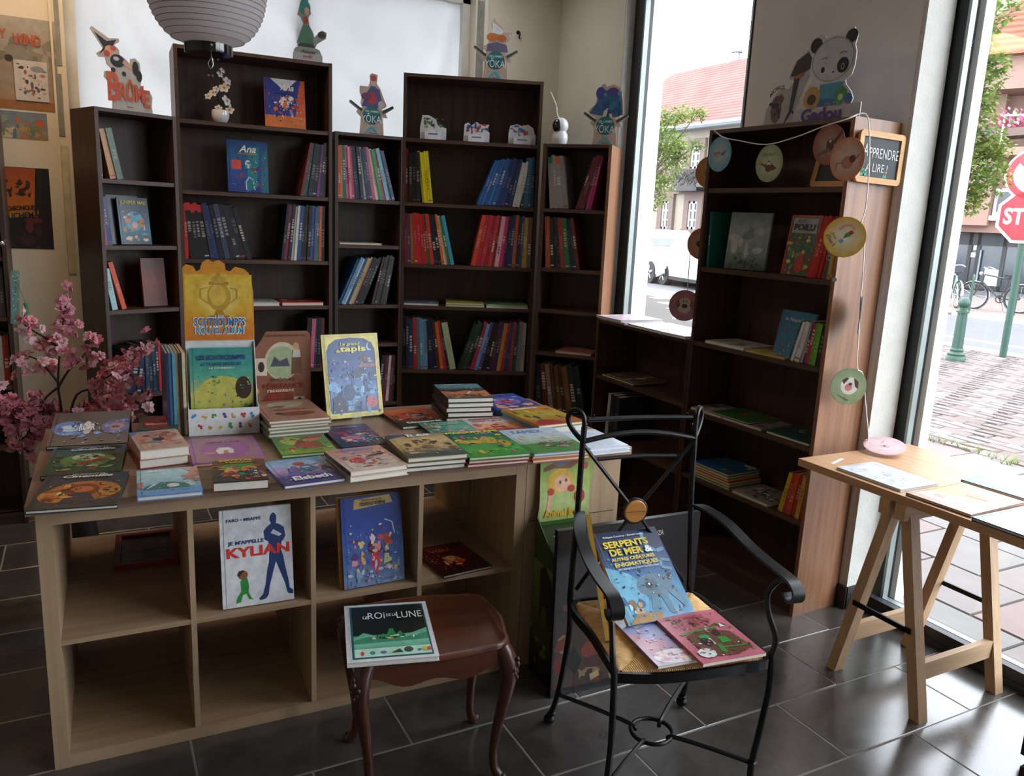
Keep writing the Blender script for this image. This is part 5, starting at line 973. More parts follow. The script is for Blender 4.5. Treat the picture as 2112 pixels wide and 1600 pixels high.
lay('yellow and orange adventure comic on the light blue one', 1.462, 2.520, 3.4, .212, .282, .012, '#b08a34', [('grad', ['#a84a34', '#a8742c', '#b8a038', '#b88a34', '#b87a34']), ('p', [(.0, .1), (.25, .3), (.5, .22), (.62, .02), (.2, .0)], '#a02c34'), ('sc', 42, 26, ['#8a9a3c', '#c8b050', '#6a4a28', '#3a4a5a', '#c88a3a'], (.1, .25, .95, .8), .08)], [('Bakasmoa', .42, .92, .6, .09, '#e8e0c8', {'bold': .03})], z=.826); lay('light blue comic under the yellow adventure one', 1.470, 2.523, 3.0, .218, .284, .026, '#7ab0c4', [('bg', '#7ab4c8')])
lay('teal and orange landscape comic on top of the back pile', 1.206, 2.792, -10, .186, .262, .020, '#2c4a44', [('grad', ['#3a4a3c', '#a8684c', '#c87a50', '#3c4440', '#5a8a94', '#4a7a86']), ('p', [(0, .5), (.3, .4), (.55, .55), (.8, .42), (1, .52), (1, .62), (.6, .66), (.2, .56), (0, .62)], '#3a3a38'), ('p', [(.5, .3), (.62, .45), (.66, .43), (.55, .28)], '#dcdcd8'), ('sc', 43, 10, ['#4a5a48', '#c88a60', '#2c3a38'], (.1, .05, .95, .3), .08)], [('L’APPEL', .4, .9, .4, .05, '#b8ccd0')], z=.800, n=5, under='#3a2c28', lowname='comic in the five-high back pile', spine='#2a2420')
lay('upper blue magic comic with red figure, back right of table', 1.446, 2.812, 1.0, .21, .282, .015, '#2c3c80', [('grad', ['#3a4a98', '#2f4490', '#3a58a8', '#2c4088']), ('e', .5, .5, .3, .2, '#8a6aa8'), ('e', .5, .48, .16, .1, '#a83440'), ('e', .2, .2, .13, .1, '#c8a088'), ('e', .8, .25, .12, .08, '#c8a890'), ('e', .3, .8, .08, .05, '#d0dcf0'), ('sc', 44, 30, ['#b8c8e8', '#c05a6a', '#5a6ab8', '#d8b090'], (.15, .15, .9, .75), .06), ('p', [(0, .82), (0, 1), (.25, 1)], '#c8a088')], [('LA PETITE FÉE', .45, .9, .5, .06, '#b87a6a')], n=2, under='#24406c', lowname='dark blue comic under the magic one', spine='#1c2c5a')
# the brown pile with its card
RB = ('e', .5, .55, .34, .26, '#a8ac90')
lay('brown wartime comic on top of the pile', .522, 2.748, 1.5, .215, .305, .012, '#a87a68', [('bg', '#a27866'), ('e', .5, .75, .3, .16, '#a8a890'), ('p', [(.18, .62), (.35, .72), (.5, .68), (.4, .6)], '#5a5a44'), ('e', .55, .28, .3, .1, '#7a4434'), ('p', [(.25, .38), (.34, .34), (.3, .25), (.2, .3)], '#3a2c26')], [('les enfants de la', .5, .56, .36, .03, '#7a5a4a'), ('RÉSISTANCE', .5, .49, .52, .075, '#7a3a34', {'bold': .03})], n=6, under='#8a8a70', lowname='comic in the brown wartime pile', spine='#8a5444')
rc = thing('display_card', 'brown rounded display card standing behind the wartime pile', 'display card', Tm(.508, 3.066, .80) @ Rz(-1) @ Rx(90))
rcp = [(0, .02), (.0, .21), (.02, .26), (.05, .30), (.07, .335), (.22, .335), (.232, .325), (.235, .31), (.235, 0)]
MB().ink('#8a5a44').prism(rcp, -.004, 0).build('card', INK, rc)
q = MB(); zz = picture(q, .235, .335, [('ge', .5, .34, .46, .34, '#8a5844', '#6f4636'), ('e', .54, .66, .27, .22, '#c0b8a0'), ('e', .54, .64, .25, .19, '#9aa880'), ('p', [(.35, .6), (.42, .72), (.5, .66), (.62, .7), (.66, .6)], '#4a4c60'), ('e', .76, .82, .05, .05, '#c89a7a'), ('p', [(.68, .5), (.7, .78), (.84, .78), (.86, .5), (.78, .52)], '#6a4a3a'), ('p', [(.7, .7), (.84, .7), (.82, .79), (.72, .79)], '#b8b4a8'), ('r', .12, .5, .3, .7, '#c8bca8'), ('e', .21, .6, .05, .06, '#3a302c'), ('e', .48, .16, .28, .16, '#7a3020'), ('r', .72, .06, .9, .24, '#b0a490'), ('e', .81, .15, .06, .08, '#2c2622'), ('e', .12, .32, .05, .05, '#c8906a'), ('p', [(.02, .08), (.04, .28), (.18, .3), (.2, .08)], '#6a6a4a')], .0004); q.build('card_picture', ARTM, rc)
q = MB(); add_text(q, 'VOICI L’HISTOIRE VRAIE D’ENFANTS RÉSISTANTS', .13, .32, .18, .009, .003, '#4a2c20', .01); add_text(q, 'les enfants de la', .13, .152, .09, .014, .003, '#6a3428'); add_text(q, 'RÉSISTANCE', .13, .128, .15, .022, .003, '#7a2a20', .03); add_text(q, 'racontent', .12, .108, .10, .012, .003, '#d0b8a0'); q.build('lettering', INK, rc)
MB().prism([(0, 0), (.09, 0), (0, .25)], -.002, .002, Tm(.12, 0, -.004) @ Ry(90)).build('easel_back', WH, rc)
# upright blue and gold book with its clear stand
ub = book('comic_book', 'blue comic with gold frame standing upright on the table', .232, .325, .014, Tm(.778, 2.968, .803) @ Rz(5.5) @ Rx(90 - 13), '#17324a', [('bg', '#d0c05a'), ('r', .05, .035, .95, .965, '#e0d070'), ('p', [(.09, .06), (.91, .06), (.93, .1), (.93, .8), (.88, .88), (.75, .94), (.5, .955), (.25, .94), (.12, .88), (.07, .8), (.07, .1)], '#2c4a7c'), ('grad', ['#3a5a90', '#6a90c0', '#3a5a98', '#30508c'], (.09, .08, .91, .80)), ('e', .5, .82, .36, .1, '#30508c'), ('e', .83, .84, .05, .05, '#c8d4e4'), ('e', .85, .85, .045, .045, '#30508c'), ('p', [(.35, .51), (.6, .58), (.66, .62), (.78, .56), (.6, .5), (.45, .49)], '#3a4660'), ('p', [(.6, .60), (.66, .645), (.93, .63), (.9, .59)], '#a86a68'), ('sc', 51, 40, ['#6aa0d0', '#88b8e0', '#3a5a8c', '#28446c'], (.12, .1, .9, .5), .08), ('p', [(.12, .1), (.12, .24), (.25, .3), (.35, .2), (.38, .1)], '#2a3a54'), ('e', .42, .3, .1, .1, '#34507c'), ('e', .68, .68, .05, .05, '#4a4a5c'), ('e', .76, .7, .05, .05, '#6a4a50'), ('sc', 52, 8, ['#c8a890', '#8ab0c8', '#d8d0c0'], (.62, .62, .85, .7), .03), ('e', .80, .17, .1, .068, '#d0686a'), ('e', .80, .17, .085, .058, '#c85a5e')],
   [('Le grand', .48, .875, .36, .045, '#e8e070', {'shear': .2, 'bold': .03}), ('tapis', .53, .81, .46, .085, '#f0ea90', {'bold': .05}), ('du', .27, .80, .08, .04, '#e8e070', {'bold': .03})], spine='#141c2c')
CLEAR = glassmat('clear_acrylic', (.93, .95, .95), .12)
MB().box(-.02, -.03, 0, .27, .10, .003).box(.10, -.004, .003, .14, -.001, .05).hexa([(.03, .06, .003), (.22, .06, .003), (.22, .064, .003), (.03, .064, .003), (.03, .105, .2), (.22, .105, .2), (.22, .109, .2), (.03, .109, .2)]).build('book_stand', CLEAR, None, Tm(.778, 2.958, .7992) @ Rz(5.5))
tag(bpy.data.objects['book_stand'], 'clear acrylic stand under the upright blue and gold comic', 'stand')
# leaning comics beside the carton stand
for i, c in enumerate(('1c2a50', '3a6a8a', '4a90a8', '8a7a5a', '2a2420', 'c8b890')):
    book('comic_book', '%s comic, %s from left in the upright rank beside the carton stand' % (cname(c), ORD[i]), .21, .29, .010, Tm(.215 + i * .0105, 2.915 + .004 * (i % 2), .80) @ Rz(90) @ Ry(0) @ Rx(90), '#' + c, [('bg', '#' + c)], group='upright rank on the table')
# ------------------------------------------------------------------ orange carton stand with two lines of lettering
cs = thing('carton_stand', 'orange and white carton counter display with a golden cup on its header', 'display stand', Tm(.279, 2.892, .80) @ Rz(-5))
W_ = .235
MB().ink('#d8dadc').box(0, 0, 0, W_, .003, .095).box(0, .003, 0, .003, .14, .10).box(W_ - .003, .003, 0, W_, .14, .10).hexa([(0, .10, .10), (.003, .10, .10), (.003, .14, .10), (0, .14, .10), (0, .135, .31), (.003, .135, .31), (.003, .14, .31), (0, .14, .31)]).hexa([(W_ - .003, .06, .10), (W_, .06, .10), (W_, .14, .10), (W_ - .003, .14, .10), (W_ - .003, .133, .31), (W_, .133, .31), (W_, .14, .31), (W_ - .003, .14, .31)]).box(0, .14, 0, W_, .143, .32).build('tray', INK, cs)
q = MB(); r = random.Random(8); cols = ['#3a9ad0', '#c8a83a', '#4a9a48', '#5a4a9a', '#c8924a', '#b83a3a', '#3a8ac0', '#b02c34', '#c89a3c', '#c8b83c', '#3a9a4a', '#5a4a6a', '#c8603a']
for i in range(13):
    cx, cy = ((.02 + i * .032, .068) if i < 7 else (.036 + (i - 7) * .034, .032)); q.ink(cols[i])
    for k in range(3):
        a = r.uniform(0, 6); q.prism([(cx + .005 * math.cos(a) + .006 * math.cos(6.28 * j / 7) * r.uniform(.5, 1.1), cy + .006 * math.sin(a) + .007 * math.sin(6.28 * j / 7) * r.uniform(.5, 1.1)) for j in range(7)], .0002 + k * .0001, .0004 + k * .0001, Rx(90))
q.build('printed_spots', INK, cs)
hd = [(0, 0), (W_, 0), (W_, .17), (W_ - .004, .20), (W_ - .012, .215), (W_ - .014, .24), (W_ - .03, .255), (W_ - .06, .262), (W_ - .078, .245), (W_ - .092, .25), (W_ - .095, .272), (W_ - .115, .285), (W_ - .135, .277), (W_ - .15, .287), (W_ - .17, .275), (W_ - .178, .25), (W_ - .19, .243), (W_ - .2, .262), (.012, .268), (0, .255)]
HM = Tm(0, .138, .315) @ Rx(90 - 3)
hp = MB().ink('#cf8a2c').prism(hd, 0, .003).build('header', INK, cs, HM)
q = MB(); zz = picture(q, W_, .26, [('grad', ['#c8702a', '#cc8630', '#d4a83a', '#d8b848', '#d4b040'], (.02, .01, .98, .9)), ('ge', .5, .6, .36, .33, '#d0a838', '#e8d884'), ('e', .5, .6, .17, .2, '#b8923a'), ('e', .48, .62, .12, .15, '#d0ac4c'), ('r', .36, .76, .64, .80, '#a8822c'), ('e', .5, .83, .11, .05, '#c09a40'), ('e', .5, .9, .03, .03, '#b08a34'), ('p', [(.46, .42), (.54, .42), (.58, .34), (.42, .34)], '#a8822c'), ('r', .36, .27, .64, .34, '#a86a50'), ('o', [(.34, .72), (.24, .70), (.24, .58), (.36, .5)], '#b8923a', .004), ('o', [(.66, .72), (.76, .70), (.76, .58), (.64, .5)], '#b8923a', .004)], .0032); q.build('header_picture', ARTM, hp)
q = MB(); add_text(q, 'LES', .5 * W_, .085, .03, .010, .0052, '#c8d4e0', .03); add_text(q, 'SCHTROUMPFS', .5 * W_, .066, .176, .034, .0050, '#e6ecf0', .045); add_text(q, 'SCHTROUMPFS', .5 * W_, .066, .171, .028, .0054, '#2c6aa8', .012); add_text(q, 'NOUVEL ALBUM', .5 * W_, .035, .166, .028, .0050, '#e6ecf0', .045); add_text(q, 'NOUVEL ALBUM', .5 * W_, .035, .161, .022, .0054, '#3a92c8', .012); q.build('header_lettering', INK, hp)
book('comic_book', 'green and yellow comic standing in the carton display', .212, .29, .012, Tm(.279, 2.892, .80) @ Rz(-5) @ Tm(.011, .075, .004) @ Rx(90 - 9), '#3a8a80', [('grad', ['#4a8a3a', '#a8a84a', '#b8b860', '#5aa488', '#3f9488', '#3a8a84']), ('e', .5, .45, .4, .2, '#b8b45a'), ('p', [(.98, .3), (.72, .2), (.6, .1), (.98, .05)], '#2c5a78'), ('e', .84, .5, .13, .14, '#3a2a24'), ('sc', 61, 30, ['#3a8a3a', '#4a9a44', '#2f7434'], (.02, .02, .98, .18), .1), ('e', .3, .08, .12, .05, '#c88aa0'), ('e', .75, .06, .1, .05, '#c88aa0')], [('LES SCHTROUMPFS', .5, .88, .78, .06, '#2a3a80', {'bold': .03}), ('LE VILLAGE DES FILLES', .5, .80, .64, .04, '#2a3a80', {'bold': .02}), ('LE CORBEAU', .5, .75, .4, .02, '#d8e0d8')], spine='#2c5a9a')
# ------------------------------------------------------------------ books on the side table, chair and window table
book('picture_book', 'white framed night picture book lying on the carved side table', .237, .31, .014, Tm(.530, 1.822, .4485) @ Rz(-14.5), '#ccd0d6', [('r', .06, .04, .95, .96, '#1f5a58'), ('r', .085, .06, .93, .945, '#15201f'), ('grad', ['#5aa88c', '#7ac0a0', '#4a9078'], (.085, .2, .93, .42)), ('p', [(.085, .36), (.2, .47), (.3, .42), (.45, .36), (.6, .37), (.75, .42), (.93, .5), (.93, .36)], '#6ab494'), ('p', [(.085, .34), (.25, .40), (.5, .33), (.8, .38), (.93, .42), (.93, .3), (.085, .28)], '#3f8a70'), ('p', [(.36, .34), (.42, .44), (.46, .4), (.5, .52), (.54, .52), (.57, .41), (.62, .47), (.68, .35)], '#2c8a50'), ('e', .52, .36, .02, .025, '#d8cc3a'), ('r', .085, .06, .93, .195, '#b0dcc8'), ('e', .17, .12, .02, .035, '#c8405a'), ('e', .28, .12, .03, .03, '#2c8a90'), ('e', .4, .12, .035, .025, '#5a6aa8'), ('p', [(.48, .1), (.58, .16), (.62, .1)], '#2c3432'), ('e', .68, .14, .05, .045, '#3a4442'), ('e', .8, .12, .02, .02, '#4a6ab8'), ('e', .86, .13, .03, .035, '#c8b83a'), ('e', .91, .13, .03, .03, '#c84a5a'), ('sc', 62, 26, ['#1c2a28', '#dfeee4'], (.3, .34, .8, .39), .02)],
     [('LE', .24, .73, .06, .055, '#dce4e0', {'rot': -8}), ('ROi', .37, .755, .2, .12, '#e6ecea', {'bold': .0}), ('DE LA', .55, .755, .12, .05, '#dce4e0'), ('LUNE', .76, .745, .3, .12, '#e6ecea', {'bold': .0})], spine='#d4d8dc')
serp = Tm(1.30, 1.705, .462) @ Rz(-4) @ Tm(0, 0, 0) @ Rx(24)
book('picture_book', 'blue sea monster book leaning against the back of the armchair', .230, .305, .012, Tm(1.300, 1.682, .468) @ Rz(-4) @ Rx(36), '#24486c', [('grad', ['#6aa4c8', '#5a98c0', '#3a78a8', '#28548c', '#1c3058', '#162440']), ('p', [(0, .62), (.3, .52), (.5, .35), (.35, .1), (.1, .05), (0, .2)], '#6ab0d0'), ('e', .6, .36, .26, .13, '#5a7a90'), ('e', .55, .37, .1, .06, '#4a687c'), ('e', .52, .37, .05, .035, '#101820'), ('e', .53, .38, .018, .014, '#e0e8ec'), ('e', .88, .44, .04, .03, '#101820'), ('p', [(.5, .28), (.42, .1), (.5, .04), (.6, .2)], '#5a8aa4'), ('p', [(.62, .26), (.66, .06), (.74, .04), (.72, .24)], '#4f7f9a'), ('p', [(.75, .28), (.9, .1), (.97, .14), (.85, .32)], '#5a8aa4'), ('o', [(.74, .95), (.72, .8), (.85, .72), (.97, .74)], '#6a94ac', .012), ('o', [(.98, .6), (.85, .62), (.82, .54), (.96, .5)], '#6a94ac', .010), ('e', .18, .2, .05, .05, '#8a6a54'), ('sc', 63, 10, ['#b8d8e8', '#3a6a94', '#c8a070'], (.05, .05, .4, .25), .05), ('p', [(.05, .02), (.2, .1), (.55, .08), (.5, 0), (.05, 0)], '#a8824a')],
     [('Philippe Coudray - Benoît Lacou', .45, .93, .62, .025, '#d8e0e8', {'bold': .02}), ('SERPENTS', .44, .845, .68, .075, '#d8c02c', {'bold': .06}), ('DE MER', .40, .755, .5, .075, '#d8c02c', {'bold': .06}), ('&', .74, .755, .12, .075, '#e8ecf0', {'bold': .06}), ('AUTRES CRÉATURES', .46, .68, .66, .045, '#d8c02c', {'bold': .04}), ('ÉNIGMATIQUES', .48, .615, .66, .06, '#d8c02c', {'bold': .06}), ('LES CARNETS DU CRYPTOZOOLOGUE', .48, .565, .62, .018, '#c8d8e4')], spine='#b07a34')
book('comic_book', 'violet comic under the pink one on the chair seat', .20, .255, .008, Tm(1.254, 1.48, .463) @ Rz(-7), '#8a84b0', [('grad', ['#c0b8c0', '#9a7a94', '#8a7aa8', '#8490bc', '#8a98c4']), ('p', [(.0, .7), (.25, .5), (.45, .42), (.3, .2), (0, .3)], '#b07a88'), ('p', [(.5, .55), (.75, .68), (1, .5), (.6, .35)], '#4a3a78'), ('e', .35, .14, .3, .13, '#d8d4d8'), ('sc', 64, 14, ['#d8a0b8', '#e0c8b0', '#c87a98'], (.1, .05, .6, .25), .06), ('p', [(.12, .85), (.4, .82), (.2, .75)], '#c8c0c4')], [('Carpates', .5, .93, .4, .04, '#d8d8e4')], spine='#5a4a84', soft=True)
book('comic_book', 'pink comic with brown and green scene on the rush seat', .196, .255, .009, Tm(1.360, 1.43, .4718) @ Rz(-8) @ Ry(-.6), '#c0687a', [('bg', '#be6a78'), ('p', [(.05, .66), (.1, .78), (.9, .72), (.95, .62)], '#b86070'), ('sc', 65, 60, ['#5a4a2c', '#7a5a3a', '#4a4a28', '#a85a68'], (.1, .62, .9, .93), .03), ('p', [(.14, .1), (.16, .52), (.3, .56), (.55, .62), (.85, .5), (.92, .15), (.6, .06)], '#6a4434'), ('o', [(.1, .56), (.4, .6), (.72, .62)], '#4f8a3c', .009), ('e', .4, .46, .08, .05, '#3f9a44'), ('r', .36, .3, .46, .42, '#e0e0dc'), ('e', .36, .36, .09, .08, '#24202c'), ('e', .62, .5, .06, .05, '#3a2420'), ('p', [(.56, .3), (.72, .3), (.7, .42), (.58, .42)], '#3f9a3c'), ('p', [(.42, .14), (.46, .3), (.52, .28), (.5, .12)], '#3f8a3c'), ('o', [(.5, .22), (.95, .2)], '#4f8a3c', .006), ('e', .2, .16, .13, .09, '#d8dcdc'), ('p', [(.78, .6), (.82, .68), (.87, .6)], '#d8dcdc')], [('SAPIN', .45, .88, .5, .05, '#a83a48'), ('la cabane', .48, .78, .5, .045, '#a83a48')], spine='#b05a6c', soft=True)
pb0, pb1 = on_z(1247, 1324, .464), on_z(1206, 1064, .735); hv = (pb1 - pb0); hl = hv.length; hv.normalize()
wv = Vector((pb0.x, pb0.y, 0)).normalized(); wv = Matrix.Rotation(R(7), 3, 'Z') @ wv; wv = (wv - hv * wv.dot(hv)).normalized(); nv_ = wv.cross(hv)
oc = pb0 + Vector((0, 0, .004))
BMX = Matrix(((wv.x, hv.x, nv_.x, oc.x), (wv.y, hv.y, nv_.y, oc.y), (wv.z, hv.z, nv_.z, oc.z), (0, 0, 0, 1)))
book('picture_book', 'book with ochre edges standing against the left arm of the chair', .15, hl, .016, BMX, '#b8862c', [('bg', '#c09034')], spine='#c09438', back='#6a7478')
# ------------------------------------------------------------------ books on the window table
for lab, x, y, yaw, w_, h_, t_, c, art, tit in (
    ('white picture book lying on the window table', 2.376, 1.925, -90, .265, .20, .010, '#cfd2da', [('bg', '#d0d4de'), ('sc', 71, 30, ['#b8c0d0', '#a8b4cc', '#d8d8e0', '#b0a8c0'], (.08, .1, .92, .9), .03)], [('lignes', .16, .85, .12, .05, '#a898c0')]),
    ('orange picture book with white cloud at the edge of window table', 2.366, 1.632, -88, .222, .30, .010, '#8a5a48', [('bg', '#cf9a62'), ('r', 0, 0, 1, .1, '#c08a80'), ('p', [(.05, .12), (.1, .36), (.4, .42), (.75, .36), (.9, .2), (.6, .1)], '#dcdce0'), ('e', .3, .26, .1, .06, '#c8806a'), ('e', .62, .22, .08, .05, '#8a7aa8'), ('e', .92, .9, .07, .08, '#dcdcd8')], [('Le ballon', .55, .7, .4, .07, '#e8d8c0', {'rot': 8}), ('rouge', .6, .58, .3, .06, '#c86a50', {'rot': 8})]),
    ('turquoise picture book nearest the window glass', 2.690, 1.655, -87, .215, .262, .012, '#2c5a70', [('grad', ['#5ab4c4', '#6ac4d0', '#8ad0d8', '#d0dce0']), ('sc', 72, 14, ['#c8c07a', '#7ac8b8', '#d8e0d8', '#5a9ab0'], (.1, .2, .9, .6), .07)], [('LENA', .6, .88, .3, .08, '#7a8a9a', {'bold': .03})]),
    ('bright blue picture book in the foreground on the window table', 2.352, 1.395, -90, .25, .30, .012, '#1c3a66', [('grad', ['#3a90d0', '#4aa0dc', '#7ab8e4', '#4a94d0']), ('sc', 73, 22, ['#a8d0ec', '#c8dcec', '#5aa8dc', '#8a8ac8'], (.05, .05, .95, .95), .09)], [('BLEU', .5, .8, .5, .1, '#b8d8ec')])):
    book('picture_book', lab, w_, h_, t_, Tm(x, y, .7505) @ Rz(yaw), c, art, tit)
# paper slip
tag(MB().box(0, 0, 0, .012, .10, .0006).build('paper_strip', WH, None, Tm(2.42, 1.99, .7503) @ Rz(-70)), 'thin white paper strip on the window table', 'paper')
# clear sign holder standing on the low bookcase
bs = thing('sign_holder', 'small clear acrylic easel at the end of the low bookcase', 'stand', Tm(2.60, 3.07, 1.0755) @ Rz(-70)); MB().box(0, 0, 0, .08, .09, .003).hexa([(0, .02, .003), (.003, .02, .003), (.003, .05, .003), (0, .05, .003), (0, .09, .14), (.003, .09, .14), (.003, .10, .14), (0, .10, .14)]).hexa([(.07, .02, .003), (.073, .02, .003), (.073, .05, .003), (.07, .05, .003), (.07, .09, .14), (.073, .09, .14), (.073, .10, .14), (.07, .10, .14)]).build('easel', CLEAR, bs)
# ------------------------------------------------------------------ cut-out figures on the bookcases
def standee(name, label, M, outline, th, art, texts, w, h, base='#b4b0ac', foot=True, edge='#9a9aa0'):
    o = thing(name, label, 'cut-out figure', M @ Rx(90)); MB().ink(base).prism(outline, -th, 0).build('board', INKM, o)
    if art:
        q = MB(); zz = picture(q, w, h, art, .0003); q.build('figure_print', INKM, o)
    if texts:
        q = MB()
        for T in texts: add_text(q, *T[:5], .004 + .0003 * texts.index(T), *T[5:6], **(T[6] if len(T) > 6 else {}))
        q.build('lettering', INKM, o)
    if foot: MB().ink(base).prism([(0, 0), (.07, 0), (0, min(.14, h * .5))], -.0015, .0015, Tm(w * .5, 0, -th) @ Ry(90)).build('easel_back', INKM, o)
    return o
def pts(s, w, h): L = [float(a) for a in s.split()]; return [(L[i] * w, L[i + 1] * h) for i in range(0, len(L), 2)]
s0, zt_ = fit_s('B1', 228, 224, .06)
w_, h_ = .285, .37
br = pts('.30 0 .31 .30 .18 .40 .20 .47 .30 .48 .33 .50 .24 .56 .22 .64 .12 .63 .08 .67 .20 .74 .00 .96 .03 .99 .30 .88 .46 .90 .47 .86 .38 .81 .46 .76 .46 .70 .56 .66 .63 .61 .64 .67 .72 .69 .80 .64 .82 .45 .80 .36 .84 .32 .86 .30 .95 .30 1.0 .22 .98 .10 1.0 0', w_, h_)
standee('witch_cutout', 'cut-out witch in pointed hat on the narrow left bookcase', cm('B1', s0 - .075, 2.0205, .06), br, .004, [('p', [(.06, .93), (.26, .84), (.42, .88), (.36, .80), (.26, .76), (.12, .66), (.20, .76)], '#2a2a38'), ('e', .31, .74, .09, .055, '#c89a80'), ('e', .36, .765, .05, .03, '#b8584a'), ('e', .25, .69, .05, .04, '#b0483c'), ('e', .42, .62, .12, .08, '#23283a'), ('e', .40, .645, .05, .025, '#b8b4ac'), ('p', [(.52, .64), (.68, .56), (.66, .53), (.5, .6)], '#c8a08a'), ('e', .72, .56, .055, .09, '#24262e'), ('e', .78, .47, .05, .07, '#20242c'), ('e', .34, .50, .04, .03, '#23283a'), ('e', .52, .47, .035, .03, '#20283a')],
        [('B', .095, .108, .062, .135, '#b8573c', {'bold': .04}), ('RÛM', .180, .100, .120, .105, '#b8573c', {'bold': .04}), ('E', .255, .070, .032, .085, '#b8573c', {'bold': .04}), ('Glénat', .17, .022, .03, .008, '#222')], w_, h_, base='#a8a8a4')
s0, zt_ = fit_s('B2', 608, 122, .10); w_, h_ = .20, .40
gh = pts('0 0 0 .12 .05 .19 .15 .22 .10 .27 .20 .40 .28 .52 .2 .6 .12 .62 .18 .72 .22 .8 .28 .9 .26 .97 .34 1 .5 .96 .52 .9 .42 .84 .42 .76 .5 .66 .42 .6 .45 .5 .55 .42 .58 .36 .78 .46 .92 .44 .9 .36 .66 .28 .6 .22 .72 .2 .8 .12 .8 0', w_, h_)
standee('girl_cutout', 'green clad cut-out figure on the orchid bookcase', cm('B2', s0 - .005, 2.3705, .12), gh, .004, [('r', .02, .01, .78, .15, '#a8acae'), ('p', [(.12, .27), (.22, .42), (.3, .5), (.42, .5), (.54, .4), (.56, .27)], '#4a7a64'), ('p', [(.1, .22), (.2, .27), (.55, .27), (.6, .22)], '#3a4440'), ('e', .33, .72, .15, .09, '#3a8a8c'), ('e', .38, .68, .07, .05, '#c8a08a'), ('e', .35, .56, .06, .05, '#a0423a'), ('e', .34, .82, .08, .05, '#3f8f8e'), ('e', .3, .93, .05, .03, '#9a8a3a'), ('e', .78, .40, .11, .045, '#4a3c38')], [('Anuna', .08, .065, .08, .018, '#4a4a4a', {'shear': .3}), ('LA BD', .08, .04, .05, .012, '#a83a3a')], w_, h_, base='#888e90')
def yokai(key, s0, ztop, label, art, extra, k=1.0):
    w_, h_ = .27 * k, .335 * k
    out = pts('.24 0 .27 .28 .17 .36 .20 .40 .02 .50 .03 .54 .25 .43 .30 .44 ' + extra + ' .70 .44 .72 .42 .96 .50 .98 .47 .80 .37 .84 .30 .74 .30 .76 0', w_, h_)
    A = art + [('e', .5, .32, .19, .15, '#14686c'), ('p', [(.03, .52), (.28, .37), (.30, .41), (.05, .54)], '#2a3c3a'), ('p', [(.97, .48), (.74, .36), (.72, .40), (.95, .51)], '#2a4844'), ('p', [(.34, .02), (.46, .14), (.54, .14), (.66, .02), (.6, .02), (.5, .11), (.4, .02)], '#4a9ab0')]
    standee('fox_cutout', label, cm(key, s0, ztop + .0005, .06), out, .004, A, [('LES LARMES', .5 * w_, .385 * h_, .3 * w_, .035 * h_, '#c8d4d4'), ('YŌKAI', .5 * w_, .28 * h_, .46 * w_, .15 * h_, '#d4dcda', {'bold': .0}), ('Glénat', .5 * w_, .035 * h_, .12 * w_, .02 * h_, '#222')], w_, h_, base='#b09a8c')
s0, _ = fit_s('B3', 720, 271, .06); yokai('B3', s0 - .005, 2.02, 'cut-out figure with red hair and purple coat, narrow middle bookcase', [('p', [(.28, .46), (.4, .7), (.5, .82), (.66, .74), (.74, .5), (.6, .44)], '#4a4a7c'), ('e', .5, .6, .1, .1, '#a8323a'), ('e', .38, .62, .11, .06, '#6a3a5a'), ('e', .52, .84, .05, .05, '#c8b0a0'), ('e', .53, .92, .06, .05, '#b03a34'), ('e', .70, .5, .07, .07, '#b8a8b0')], '.26 .5 .28 .6 .24 .68 .24 .78 .42 .78 .46 .86 .45 .97 .5 1 .62 .98 .6 .84 .68 .76 .76 .6 .82 .5 .78 .46')
s0, _ = fit_s('B4', 978, 155, .06); yokai('B4', s0 - .015, 2.37, 'cut-out white fox with orange scarf, tall corner bookcase', [('p', [(.30, .46), (.32, .58), (.5, .62), (.72, .58), (.76, .46)], '#5a5a74'), ('e', .42, .69, .13, .07, '#b86a34'), ('e', .62, .68, .1, .06, '#b05f30'), ('p', [(.42, .76), (.40, .94), (.52, .88), (.66, .80), (.6, .74)], '#c8ccd0'), ('p', [(.74, .66), (.84, .74), (.78, .76)], '#b8bcc8')], '.26 .48 .2 .54 .28 .56 .34 .6 .34 .7 .42 .76 .38 .92 .44 1 .5 .94 .62 .86 .68 .78 .84 .78 .78 .66 .70 .6 .74 .54 .74 .46')
s0, _ = fit_s('B5', 1182, 301, .06); yokai('B5', s0 + .045, 2.02, 'cut-out figure in blue cloak, narrow corner bookcase', [('p', [(.14, .52), (.3, .7), (.34, .92), (.5, .88), (.66, .92), (.8, .8), (.84, .5), (.7, .46), (.5, .46)], '#2a5a80'), ('e', .36, .84, .1, .1, '#3a4488'), ('e', .62, .86, .12, .07, '#4a3a7a'), ('p', [(.42, .45), (.48, .64), (.58, .64), (.64, .45)], '#b8b8b0'), ('p', [(.5, .45), (.54, .58), (.58, .45)], '#24383c'), ('sc', 81, 14, ['#2f6a8c', '#3a3f80', '#1f4a70', '#5a8aa0'], (.25, .52, .8, .85), .07)], '.16 .5 .12 .56 .26 .66 .3 .82 .36 .96 .44 1 .48 .94 .62 .98 .78 .92 .82 .8 .86 .62 .88 .5 .8 .48')
